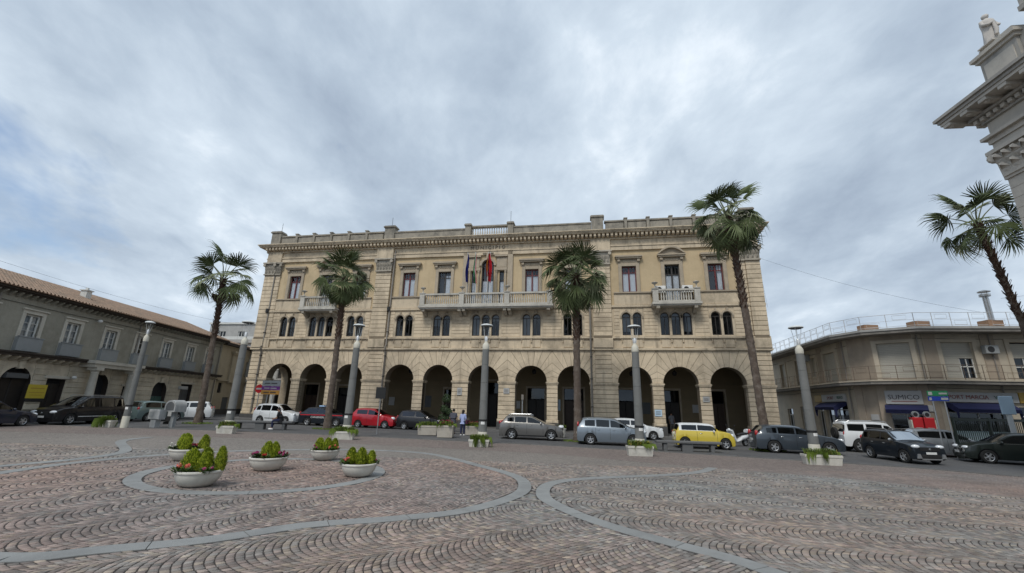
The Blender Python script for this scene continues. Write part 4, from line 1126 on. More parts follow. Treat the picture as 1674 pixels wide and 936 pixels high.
# ------------------------------------------------------------------ pale house seen past the hall's left corner
PH = thing('pale_house', 'pale plastered house with small balcony seen through the leftmost arch', 'building', (-28.6, 54.0, 0), R(-6))
PHW = [(-5.6, 1.1, 4.7, 7.2, False), (-2.6, 1.1, 4.7, 7.2, False), (.55, 1.1, 4.7, 7.2, False), (3.6, 1.1, 4.7, 7.2, False), (.5, 1.05, .3, 3.0, True), (-3, 1.4, .3, 3.1, False), (4.2, 1.4, .3, 3.1, False)]
PH1 = [o for o in PHW if o[2] < 1]; PH2 = [o for o in PHW if o[2] > 1]
m = MB(); wall_open(m, -8, 9, 0, 4.0, PH1, 0, .3); wall_open(m, -8, 9, 4.0, 9.2, PH2, 0, .3); m.box(-8, -7.8, 0, 8, 0, 9.2); m.box(8.8, 9, 0, 8, 0, 9.2); m.box(-8, 9, 7.8, 8, 0, 9.2); m.box(-8, 9, .02, 8, 9.2, 9.4)
m.build('wall', 'pale_wall', PH)
MB().box(-8.1, 9.1, -.3, .1, 9.0, 9.42).build('cornice', 'concrete_grey', PH)
for x, w, a, b, arch in PHW:
    wn = MB().box(-w / 2, -w / 2 + .08, .12, .2, a, b).box(w / 2 - .08, w / 2, .12, .2, a, b).box(-.05, .05, .12, .2, a, b).box(-w / 2 + .08, -.05, .12, .2, a, a + .5).box(.05, w / 2 - .08, .12, .2, a, a + .5).build('window', 'frame_dark', PH, (x, 0, 0))
    link('pane', quad_xz(-w / 2, w / 2, a, b - (.4 if arch else 0), .16, 'pane', 'glass_dark'), wn)
    link('surround', MB().bbox(-w / 2 - .2, -w / 2, -.05, .05, a, b, .01).bbox(w / 2, w / 2 + .2, -.05, .05, a, b, .01).bbox(-w / 2 - .2, w / 2 + .2, -.05, .05, b + .002, b + .2, .01).mesh('surround', 'concrete_grey'), wn)
    link('backing', MB().box(-w / 2, w / 2, .4, .44, a, b).mesh('backing', 'interior'), wn)
    if a > 1:
        bl = link('balcony', MB().box(-.95, .95, -.8, 0, a - .25, a - .08).prism([(0, a - .6), (-.5, a - .35), (-.5, a - .252), (0, a - .252)], -.7, -.55, 'x').prism([(0, a - .6), (-.5, a - .35), (-.5, a - .252), (0, a - .252)], .55, .7, 'x').mesh('balcony', 'concrete_grey'), wn)
        link('railing', cached('phr', lambda: (lambda q: ([q.box(-.92 + k * .115, -.905 + k * .115, -.76, -.745, 4.62, 5.6) for k in range(17)], q.box(-.94, .94, -.78, -.73, 5.6, 5.64))[0] and q)(MB()).mesh('railing', 'iron_black')), wn)
BGH = thing('far_apartment_block', 'far grey white apartment block rising behind the beige house', 'building', (-44.8, 71, 0), R(-8))
m = wall_open(MB(), -6, 6, 0, 14.2, [(-3.5, 1.2, 11.4, 13, False), (0, 1.2, 11.4, 13, False), (3.5, 1.2, 11.4, 13, False)], 0, .3); m.box(-6, 6, .5, 9, 14, 14.2); m.box(5.8, 6, .02, 9, 0, 14); m.box(-6, -5.8, .02, 9, 0, 14)
m.build('wall', 'concrete_grey', BGH)
for x in (-3.5, 0, 3.5):
    wn = MB().box(-.6, -.5, .1, .2, 11.4, 13).box(.5, .6, .1, .2, 11.4, 13).box(-.04, .04, .1, .2, 11.4, 13).build('window', 'frame_white', BGH, (x, 0, 0))
    link('pane', quad_xz(-.55, .55, 11.4, 13, .2, 'pane', 'glass_dark'), wn); link('backing', MB().box(-.6, .6, .35, .4, 11.4, 13).mesh('backing', 'interior'), wn)
MB().box(-6.1, 6.1, -1.1, 0, 10.9, 11.08).box(-6.1, 6.1, -1.1, -1.0, 11.083, 12.0).build('balcony', 'pale_wall', BGH)
MB().box(-6.15, 6.15, -.2, .1, 14.2, 14.5).build('parapet', 'pale_wall', BGH)
# ================================================================== RIGHT CORNER BUILDING
RB = thing('corner_shop_building', 'two storey taupe corner building with shops, long balcony and roof railing on the right', 'building')
def rb_(mb, name, mats, smooth=None): return mb.build(name, mats, RB, smooth=smooth)
WL = [(28.8, 47.5), (25.5, 32.4), (25.9, 30.7), (27.6, 29.2), (46.0, 26.6)]        # wall line, left wing to right wing
def offset(poly, d):
    """offset an open polyline outwards (towards the piazza)"""
    o = []
    for i, p in enumerate(poly):
        ns = []
        for a, b in ((i - 1, i), (i, i + 1)):
            if a < 0 or b >= len(poly): continue
            dx, dy = poly[b][0] - poly[a][0], poly[b][1] - poly[a][1]; l_ = math.hypot(dx, dy); ns.append((dy / l_, -dx / l_))
        nx, ny = sum(n[0] for n in ns), sum(n[1] for n in ns); l_ = math.hypot(nx, ny); nx, ny = nx / l_, ny / l_
        c = nx * ns[0][0] + ny * ns[0][1]; o.append((p[0] + nx * d / c, p[1] + ny * d / c))
    return o
def slab(d, z0, z1, name, mat, back=.5):
    f = offset(WL, d); bk = offset(WL, -back); m = MB()
    for i in range(len(f) - 1): m.prism([f[i], f[i + 1], bk[i + 1], bk[i]], z0, z1)
    return rb_(m, name, mat)
def seg_T(i):
    (x1, y1), (x2, y2) = WL[i], WL[i + 1]
    return Matrix.Translation((x1, y1, 0)) @ Matrix.Rotation(math.atan2(y2 - y1, x2 - x1), 4, 'Z'), math.hypot(x2 - x1, y2 - y1)
# which side is the front: segments run from far left to right wing, their right-hand side (-y local) faces the piazza
SHOPS = {0: [(3.2, 1.3, 0, 2.5), (6.4, 1.5, 0, 2.7), (9.7, 1.0, 0, 2.9), (12.4, 3.4, 0, 3.0)], 1: [], 2: [], 3: [(3.0, 3.6, 0, 2.95), (6.0, 1.4, 0, 2.8), (9.0, 3.0, 0, 2.9), (13, 3, 0, 2.9)]}
UPS = {0: [(2.8, 1.2, 4.6, 6.9), (6.6, 1.3, 4.6, 6.9), (9.6, .9, 5.2, 6.8), (12.6, 1.9, 4.6, 6.9)], 1: [], 2: [(1.2, 1.75, 4.6, 7.0)], 3: [(2.6, 1.9, 4.6, 7.0), (6.5, 1.5, 4.6, 7.0), (10.5, 1.7, 4.6, 7.0), (14.2, 1.7, 4.6, 7.0)]}
SHOPS[2] = [(1.2, 1.7, 0, 2.75)]
for i in range(4):
    T, ln = seg_T(i)
    m = MB(); m.T = T
    wall_open(m, 0, ln, -.1, 4.3, [(x, w, a - .1, b, False) for x, w, a, b in SHOPS[i]], 0, .35)
    rb_(m, 'ground_floor_wall', 'beige_plaster' if i in (0, 3) else 'taupe_plaster')
    m = MB(); m.T = T
    wall_open(m, 0, ln, 4.3, 7.75, [(x, w, a, b, False) for x, w, a, b in UPS[i]], 0, .3)
    rb_(m, 'upper_wall', 'beige_plaster' if i in (0, 3) else 'taupe_plaster')
    for x, w, a, b in UPS[i]:
        m = MB(); m.T = T
        m.bbox(x - w / 2 - .28, x - w / 2, -.06, .05, 4.36, b, .01).bbox(x + w / 2, x + w / 2 + .28, -.06, .05, 4.36, b, .01).bbox(x - w / 2 - .28, x + w / 2 + .28, -.06, .05, b + .002, b + .22, .01)
        wn = rb_(m, 'window', 'beige_plaster')
        drop = {(0, 2): .1, (3, 0): .62, (3, 1): .9}.get((i, UPS[i].index((x, w, a, b))), 0)
        half = (i, UPS[i].index((x, w, a, b))) == (3, 0)
        sh = MB(); sh.T = T
        zb = a + (1.35 if (i, UPS[i].index((x, w, a, b))) == (3, 1) else 0)
        xr = x + (.1 if half else w / 2)
        for k in range(int((b - zb) / .12)): sh.box(x - w / 2, xr, .16, .185, zb + k * .12 + .008, zb + (k + 1) * .12)
        if half:
            for k in range(9): sh.box(x + .1, x + w / 2, .16, .185, b - (k + 1) * .12 + .008, b - k * .12)
        link('roller_shutter', sh.mesh('roller_shutter', 'shutter'), wn)
        if zb > a or half:
            fr = MB(); fr.T = T
            xl = x + .1 if half else x - w / 2; zt = b - 1.1 if half else zb
            fr.box(xl, xl + .06, .2, .26, a, zt).box(x + w / 2 - .06, x + w / 2, .2, .26, a, zt).box((xl + x + w / 2) / 2 - .03, (xl + x + w / 2) / 2 + .03, .2, .26, a, zt).box(xl, x + w / 2, .2, .26, a + .75, a + .81)
            link('frame', fr.mesh('frame', 'frame_white'), wn)
            pn = MB(); pn.T = T; pn.add([(xl, .24, a), (x + w / 2, .24, a), (x + w / 2, .24, zt), (xl, .24, zt)], [(0, 1, 2, 3)])
            link('pane', pn.mesh('pane', 'glass_dark'), wn)
        bk = MB(); bk.T = T; bk.box(x - w / 2, x + w / 2, .34, .4, a, b); link('backing', bk.mesh('backing', 'interior'), wn)
    for x, w, a, b in SHOPS[i]:
        m = MB(); m.T = T
        m.box(x - w / 2, x - w / 2 + .07, .14, .22, -.1, b).box(x + w / 2 - .07, x + w / 2, .14, .22, -.1, b).box(x - w / 2 + .07, x + w / 2 - .07, .14, .22, b - .6, b - .53).box(x - .03, x + .03, .14, .22, -.1, b - .6)
        sf = rb_(m, 'shop_front', 'frame_white')
        pn = MB(); pn.T = T; pn.add([(x - w / 2, .18, 0), (x + w / 2, .18, 0), (x + w / 2, .18, b), (x - w / 2, .18, b)], [(0, 1, 2, 3)])
        link('pane', pn.mesh('pane', 'glass_dark'), sf)
        if w > 3:
            fp = MB(); fp.T = T; fp.bbox(x - w / 2 + .08, x + w / 2 - .08, .12, .17, 0, 1.25, .01); link('stall_riser', fp.mesh('stall_riser', 'frosted_panel'), sf)
        bk = MB(); bk.T = T; bk.box(x - w / 2, x + w / 2, 1.2, 1.25, -.1, b); link('backing', bk.mesh('backing', 'interior'), sf)
# flat strips (lesenes) on the ground floor corners
for i, x in ((2, .12), (2, 2.25), (3, .5), (1, .3)):
    m = MB(); m.T = seg_T(i)[0]; m.bbox(x - .28, x + .28, -.07, .05, -.1, 4.25, .02); rb_(m, 'lesene', 'taupe_plaster')
m = MB(); f = offset(WL, -.3); m.prism([WL[0], f[1], f[2], f[3], WL[4], (47, 42), (33, 50)], 7.7, 7.76); rb_(m, 'flat_roof', 'slab_concrete')
m = MB(); m.box(45.8, 46, 26.8, 42, -.1, 7.7); rb_(m, 'end_wall', 'taupe_plaster')
slab(1.0, 4.15, 4.34, 'balcony_slab', 'slab_concrete'); slab(1.06, 4.343, 4.42, 'balcony_edge', 'beige_plaster', -.5)
slab(1.1, 7.55, 7.74, 'eave_slab', 'slab_concrete'); slab(1.16, 7.743, 7.90, 'eave_edge', 'concrete_grey', -.4)
def railing(d, z, h, mat, name, i0=0, squares=True):
    pl = offset(WL, d)
    root = link(name, None, RB)
    for i in range(i0, 4):
        (x1, y1), (x2, y2) = pl[i], pl[i + 1]; ln = math.hypot(x2 - x1, y2 - y1); T = Matrix.Translation((x1, y1, 0)) @ Matrix.Rotation(math.atan2(y2 - y1, x2 - x1), 4, 'Z')
        m = MB(); m.T = T
        m.tube([(0, 0, z + h), (ln, 0, z + h)], .016, 6).tube([(0, 0, z + h * .52), (ln, 0, z + h * .52)], .010, 5).tube([(0, 0, z + .1), (ln, 0, z + .1)], .014, 5)
        link('rail', m.mesh('rail', mat), root)
        n = max(1, int(ln / 1.05)); stp = ln / n
        for k in range(n + 1):
            p = T @ Vector((k * stp, 0, 0))
            link('rail_post', cached((name, 'post', mat), lambda: MB().tube([(0, 0, 0), (0, 0, h)], .02, 6).mesh('rail_post', mat)), root, (p.x, p.y, z))
            if k < n:
                # rectangular ornament, alternately high and low
                zz = z + (h * .58 if k % 2 else h * .14); m = MB(); m.T = T @ Matrix.Translation((k * stp + stp / 2, 0, zz))
                q = .36
                m.tube([(-q, 0, 0), (q, 0, 0), (q, 0, h * .3), (-q, 0, h * .3), (-q, 0, 0)], .012, 4)
                link('rail_panel', m.mesh('rail_panel', mat), root)
railing(.95, 4.43, .95, 'rail_rust', 'balcony_railing')
railing(.95, 7.91, .95, 'rail_white', 'roof_railing')
for x, y in ((25.9, 30.6), (28.0, 28.9), (32.0, 28.0)):
    rb_(MB().box(x - .5, x + .5, y - .35, y + .35, 7.905, 8.35), 'planter_box', 'terracotta')
fl = rb_(MB().tube([(32.6, 28.4, 7.9), (32.6, 28.4, 10.3)], .16, 10), 'flue', 'steel', 60)
link('cowl', MB().lathe([(.30, 10.15), (.30, 10.3), (.05, 10.31)], 12, (32.6, 28.4, 0)).lathe([(.34, 10.45), (.34, 10.5), (.02, 10.62)], 12, (32.6, 28.4, 0)).tube([(32.8, 28.4, 10.3), (32.8, 28.4, 10.46)], .02, 4).tube([(32.4, 28.4, 10.3), (32.4, 28.4, 10.46)], .02, 4).mesh('cowl', 'steel', 50), fl)
# pipes, cables and an air unit
for i, x in ((0, 14.9), (0, 8.2), (3, .25), (3, 4.6), (3, 8.4)):
    T, _l = seg_T(i); m = MB(); m.T = T; m.tube([(x, -.07, 4.45), (x, -.07, 7.5)], .045, 7).tube([(x, -.09, 0), (x, -.09, 4.12)], .045, 7); rb_(m, 'downpipe', 'lead_pipe')
for i, x, z in ((0, 8.9, 6.6), (3, 4.4, 6.2)):
    T, _l = seg_T(i); m = MB(); m.T = T; m.bbox(x - .4, x + .4, -.38, -.06, z, z + .55, .02); a_ = rb_(m, 'air_conditioner', 'panel_grey')
    m = MB(); m.T = T; m.prism([(x - .08 + .2 * math.cos(k * PI / 8), z + .28 + .2 * math.sin(k * PI / 8)) for k in range(16)], -.395, -.382, 'y'); link('fan_grille', m.mesh('fan_grille', 'black_plastic'), a_)
for i, z in ((0, 7.1), (3, 7.25), (3, 3.95), (0, 3.9)):
    T, ln = seg_T(i); m = MB(); m.T = T; m.tube([(0, -.04, z), (ln * .25, -.04, z - .06), (ln * .5, -.04, z + .02), (ln * .75, -.04, z - .05), (ln, -.04, z)], .014, 5); rb_(m, 'wall_cable', 'wire')
# taupe strips between the upper windows
for i, x in ((3, 4.5), (3, 8.5), (3, 1.0), (0, 11.0), (0, 14.5)):
    m = MB(); m.T = seg_T(i)[0]; m.bbox(x - .42, x + .42, -.05, .03, 4.44, 7.5, .015); rb_(m, 'wall_strip', 'terracotta' if False else 'taupe_plaster')
# shop signs and awnings
def sign(i, x0, x1, z0, z1, txts, mat='sign_white', y=-.1, name='shop_sign'):
    T, ln = seg_T(i); m = MB(); m.T = T; m.bbox(x0, x1, y - .06, 0, z0, z1, .015)
    s = rb_(m, name, mat)
    for t, tx, size, tm, sx in txts:
        P = T @ Vector((tx, y - .072, (z0 + z1) / 2)); a = math.atan2(T[1][0], T[0][0])
        link('lettering', text_mesh(t, size, tm, .006), s, P, (PI / 2, 0, a), (sx, 1, 1))
    return s
sign(0, 10.5, 14.2, 3.05, 3.62, [('SPORT', 12.0, .36, 'sign_ink_red', 1.0), ('VIDEO', 13.5, .32, 'sign_ink_green', 1.0)])
sign(0, 9.2, 10.45, 3.05, 3.62, [], 'sign_yellow')
sign(2, .25, 2.15, 2.85, 3.75, [('SUMICO', 1.2, .44, 'sign_ink', 1.0)])
T2, _ = seg_T(2); m = MB(); m.T = T2; m.box(.55, 1.85, -.175, -.163, 3.02, 3.06); rb_(m, 'sign_underline', 'sign_ink_red')
sign(3, .95, 5.3, 3.05, 3.68, [('SPORT MARCIA', 2.35, .36, 'sign_ink_red', 1.0), ('VIDEO', 4.45, .34, 'sign_ink_green', 1.1)])
sign(3, 5.35, 9.5, 3.05, 3.72, [], 'sign_yellow')
for i, x0, x1 in ((0, 10.9, 14.1), (2, .15, 2.3), (3, 1.1, 4.6)):
    T, ln = seg_T(i); m = MB(); m.T = T; n = 12
    prof = [(-.05, 3.02), (-.5, 2.94), (-.9, 2.68), (-.95, 2.62), (-.95, 2.42)] if i != 2 else [(-.05, 2.82), (-.5, 2.76), (-.85, 2.55), (-.9, 2.5), (-.9, 2.28)]
    for (ya, za), (yb, zb) in zip(prof, prof[1:]): m.add([(x0, ya, za), (x1, ya, za), (x1, yb, zb), (x0, yb, zb), (x0, ya, za - .02), (x1, ya, za - .02), (x1, yb, zb - .02), (x0, yb, zb - .02)], [(0, 1, 2, 3), (7, 6, 5, 4), (0, 3, 7, 4), (1, 5, 6, 2)])
    for xx in (x0, x1): m.add([(xx, 0, prof[0][1])] + [(xx, a, b) for a, b in prof] + [(xx, -.9, 2.0), (xx, -.8, 1.85), (xx, -.72, 2.4), (xx, -.05, 2.75)], [tuple(range(10))])
    rb_(m, 'awning', 'navy_fabric')
for i, x, z in ((2, 2.3, 2.4), (1, 1.2, 1.3), (1, 1.2, 1.75)):
    T, ln = seg_T(i); m = MB(); m.T = T; m.bbox(x - .25, x + .25, -.13, -.02, z, z + .4, .01); rb_(m, 'notice', 'sign_white')
struct(MB().box(0, 17.8, -1.7, .02, -.05, .13).build('pavement', 'kerb_stone', None, (27.6, 29.2, 0), (0, 0, math.atan2(26.6 - 29.2, 46 - 27.6))))
struct(MB().box(0, 15.7, -1.5, .02, -.05, .13).build('pavement', 'kerb_stone', None, (28.8, 47.5, 0), (0, 0, math.atan2(32.4 - 47.5, 25.5 - 28.8))))

# ================================================================== CHURCH CORNER (right edge)
CHA = R(6.6)
CH_ = thing('church', 'grey stone church corner with deep cornice and Corinthian capital at the right edge', 'church', (20.6, 15.9, 0), PI / 2 - CHA)
# local x runs away from the camera along the side wall (0 = far corner, negative = nearer), local +y faces the piazza (left)
def ch(mb, name, mats, smooth=None): return mb.build(name, mats, CH_, smooth=smooth)
XN, YB = -26.0, -16.0
ch(MB().box(XN, -.35, YB, -.22, -.2, 14.6), 'wall', 'church_stone')
for k in range(26):
    z = .6 + k * .43
    link('stone_course', cached('chc', lambda: MB().box(XN, -2.0, -.25, -.19, .01, .42).mesh('stone_course', 'church_stone')), CH_, (0, 0, z))
ch(MB().box(XN, .1, YB, .12, -.2, .6), 'plinth', 'church_dark')
for x0, x1 in ((-1.75, 0), (-7.2, -5.4), (-13, -11.2)):
    p = ch(MB().box(x0 + .02, x1 - .02, -1.6 if x1 == 0 else -.3, -.02, .6, 11.7), 'pilaster', 'church_stone')
    for k in range(25):
        link('stone_block', cached(('chb', x0), lambda: MB().box(x0, x1, -1.62 if x1 == 0 else -.3, 0, .006, .436).mesh('stone_block', 'church_stone')), p, (0, 0, .62 + k * .444))
    m = MB(); w = x1 - x0; c = (x0 + x1) / 2
    m.box(x0 - .06, x1 + .06, -1.7 if x1 == 0 else -.3, .06, 11.72, 11.84)
    m.prism([(x0, 11.84), (x1, 11.84), (x1 + .05, 12.4), (x1 + .2, 12.95), (x0 - .2, 12.95), (x0 - .05, 12.4)], -.3, .12, 'y')
    m.box(x0 - .26, x1 + .26, -1.85 if x1 == 0 else -.3, .3, 12.953, 13.12)
    if x1 == 0: m.prism([(.0, 11.84), (-1.6, 11.84), (-1.75, 12.95), (.15, 12.95)], x1 - .3, x1 + .12, 'x') 
    def leafs(n, z, h, o, place):
        for i in range(n):
            t = (i + .5) / n; T = place(t); m.T = T
            m.add([(-.16, .05, z), (.16, .05, z), (.2, o, z + h * .55), (-.2, o, z + h * .55), (.08, o + .16, z + h * .98), (-.08, o + .16, z + h * .98), (0, o + .22, z + h * .78), (0, o + .03, z + h * .4)],
                  [(0, 1, 7), (1, 2, 7), (0, 7, 3), (3, 7, 2), (3, 2, 4, 5), (5, 4, 6), (3, 5, 6), (2, 6, 4)])
        m.T = None
    leafs(4, 11.86, .55, .14, lambda t: Matrix.Translation((x0 + w * t, 0, 0)))
    leafs(5, 12.25, .6, .22, lambda t: Matrix.Translation((x0 - .05 + (w + .1) * t, 0, 0)))
    if x1 == 0:
        leafs(4, 11.86, .55, .14, lambda t: Matrix.Translation((0, -1.6 * t, 0)) @ Matrix.Rotation(-PI / 2, 4, 'Z'))
        leafs(4, 12.25, .6, .22, lambda t: Matrix.Translation((0, -1.6 * t, 0)) @ Matrix.Rotation(-PI / 2, 4, 'Z'))
    for xx in (x0 - .08, x1 + .08):
        m.T = Matrix.Translation((xx, .16, 12.78)) @ Matrix.Rotation(PI / 4 if xx > c else -PI / 4, 4, 'Z') @ Matrix.Rotation(PI / 2, 4, 'X')
        m.lathe([(.04, -.12), (.2, -.12), (.24, 0), (.2, .12), (.04, .12)], 12); m.T = None
    link('capital', m.mesh('capital', 'church_stone'), p)
def ring(z0, z1, o):            # L-shaped moulding course around the corner
    return MB().box(XN, o, YB, o, z0, z1)
ch(ring(13.125, 13.45, .08), 'architrave', 'church_stone'); ch(ring(13.453, 13.68, .15), 'architrave', 'church_stone'); ch(ring(13.683, 13.82, .30), 'architrave', 'church_stone')
ch(ring(13.823, 14.45, .06), 'frieze', 'church_stone')
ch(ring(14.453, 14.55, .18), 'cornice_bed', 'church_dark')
for i in range(36):
    me = cached('chdent', lambda: MB().box(-.085, .085, -.1, .34, 14.555, 14.72).mesh('dentil', 'church_stone'))
    link('dentil', me, CH_, (.22 - i * .30, 0, 0))
for i in range(6): link('dentil', CACHE['chdent'], CH_, (0, .1 - i * .3, 0), (0, 0, -PI / 2))
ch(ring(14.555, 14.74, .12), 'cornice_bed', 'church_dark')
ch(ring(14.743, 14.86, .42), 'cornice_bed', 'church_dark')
for i in range(16):
    me = cached('chmod', lambda: MB().box(-.17, .17, .2, 1.0, 14.87, 15.02).ball((0, .8, 14.9), (.13, .13, .12), 8).mesh('modillion', 'church_stone'))
    link('modillion', me, CH_, (.75 - i * .85, 0, 0))
link('modillion', CACHE['chmod'], CH_, (0, -.6, 0), (0, 0, -PI / 2))
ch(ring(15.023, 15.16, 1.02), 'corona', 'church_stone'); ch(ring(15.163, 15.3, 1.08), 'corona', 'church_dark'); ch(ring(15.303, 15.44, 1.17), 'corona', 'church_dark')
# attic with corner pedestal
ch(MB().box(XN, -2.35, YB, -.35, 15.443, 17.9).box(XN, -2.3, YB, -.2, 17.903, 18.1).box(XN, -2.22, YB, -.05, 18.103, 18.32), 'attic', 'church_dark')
ch(MB().box(-4.2, -2.25, -1.9, -.12, 18.323, 18.9).box(-4.3, -2.15, -2.0, .02, 18.903, 19.15), 'attic_step', 'church_stone')
ped = ch(MB().box(-1.75, -.2, -1.75, -.15, 15.443, 17.35).box(-2.34, -1.76, -1.7, -.3, 15.443, 17.6), 'pedestal', 'church_dark')
link('pedestal_cap', MB().box(-1.85, -.1, -1.85, -.05, 17.353, 17.5).box(-1.95, 0, -1.95, .06, 17.503, 17.66).box(-1.7, -.25, -1.7, -.2, 17.663, 17.95).mesh('pedestal_cap', 'church_stone'), ped)
for x0, x1 in ((-1.6, -.35),):
    link('panel', MB().box(x0, x1, -.15, -.11, 15.75, 17.1).mesh('panel', 'church_stone'), ped)
ch(MB().box(-5.2, -2.8, -.35, -.28, 15.8, 17.6), 'attic_panel', 'church_stone')
# statue on the pedestal
sx_, sy_ = 20.6 + math.cos(PI / 2 - CHA) * -.62 - math.sin(PI / 2 - CHA) * -.5, 15.9 + math.sin(PI / 2 - CHA) * -.62 + math.cos(PI / 2 - CHA) * -.5
ST = thing('statue', 'pale stone statue of a robed figure on the church parapet', 'statue', (sx_, sy_, 17.955), PI - CHA); ST.scale = (.8, .8, .8)
m = MB(); n = 16; vs, fs = [], []
prof = [(.36, .32, 0), (.35, .31, .25), (.33, .29, .6), (.31, .26, .95), (.33, .27, 1.2), (.36, .27, 1.42), (.33, .23, 1.58), (.14, .13, 1.68), (.09, .1, 1.74)]
for rx, ry, z in prof:
    for k in range(n):
        a = 2 * PI * k / n; fold = 1 + (.09 * math.sin(k * PI / 1.6 + z * 2) if z < 1.3 else 0)
        vs.append((rx * math.cos(a) * fold + .06 * (z / 1.7), ry * math.sin(a) * fold + .05 * z, z))
fs = [(i * n + k, i * n + (k + 1) % n, (i + 1) * n + (k + 1) % n, (i + 1) * n + k) for i in range(len(prof) - 1) for k in range(n)]
m.add(vs, fs)
m.ball((.08, .13, 1.86), (.12, .14, .16), 12); m.ball((.08, .06, 1.9), (.14, .14, .15), 10); m.ball((.08, .27, 1.85), (.02, .035, .03), 6)
m.tube([(.36, .08, 1.5), (.42, .18, 1.22), (.3, .36, 1.12), (.1, .4, 1.25)], [.10, .09, .075, .05], 8); m.tube([(-.25, .08, 1.5), (-.34, .22, 1.2), (-.12, .4, 1.0)], [.10, .09, .06], 8)
m.tube([(.1, .38, 1.3), (.05, .42, .75), (.12, .42, .4)], [.05, .1, .08], 8)
m.box(-.42, .5, -.38, .48, -.005, .06)
m.build('figure', 'statue_stone', ST, smooth=50)
# ================================================================== PALMS
def frond_mesh(seed, lp, rad, droop, mats, nseg=22, spread=84, pitch=.35):
    rnd = random.Random(seed); m = MB()
    m.tube([(0, 0, 0), (lp * .5, 0, .05), (lp, 0, .02)], [.045, .03, .02], 5, 1)
    for i in range(nseg):
        a = R(-spread + 2 * spread * (i + .5) / nseg) + rnd.uniform(-.03, .03)
        da = R(spread) / nseg * .98
        ln = rad * (.82 + .22 * math.cos(a * .6)) * rnd.uniform(.88, 1.1); dr = droop * rnd.uniform(.6, 1.5)
        def P(r, off, z):
            t = a + off; q = r / rad
            bx, bz = r * math.cos(t) * (1 - .12 * dr * q * q), z - dr * rad * .42 * q * q * q
            return (lp + bx * math.cos(pitch) + bz * math.sin(pitch), r * math.sin(t), .02 + bz * math.cos(pitch) - bx * math.sin(pitch))
        w2 = .52 * ln
        kx = rnd.uniform(-.07, .07)
        tip = P(ln, kx * 1.6, 0); hang = rnd.uniform(.1, .5) * (.45 + droop)
        vs = [P(.03, -da, .0), P(.03, da, .0), P(w2, -da * .88, -.01), P(w2, da * .88, -.01), P(w2, 0, .045), P(ln * .84, kx - da * .27, -.03), P(ln * .84, kx + da * .27, -.03), (tip[0] * .985, tip[1] * .985, tip[2] - hang), P(w2 * .5, -da * 1.02, .0), P(w2 * .5, da * 1.02, .0), P(w2 * .5, 0, .03)]
        m.add(vs, [(0, 1, 10), (0, 10, 8), (1, 9, 10), (8, 10, 4, 2), (10, 9, 3, 4), (2, 4, 5), (4, 6, 5), (4, 3, 6), (5, 6, 7)], 0)
    return m.mesh('frond', mats)
FR = [frond_mesh(i, 1.3, 1.3, d, ['palm_green', 'palm_light'], pitch=p) for i, (d, p) in enumerate(((.2, .05), (.4, .2), (.6, .4), (.85, .6)))]
FL = [frond_mesh(10 + i, 1.05, 1.25, d, ['palm_light', 'palm_light'], pitch=.5) for i, d in enumerate((.5, .8))]
FB = [frond_mesh(20 + i, .9, 1.1, 1.2, ['palm_brown', 'palm_brown'], 18, 90) for i in range(2)]
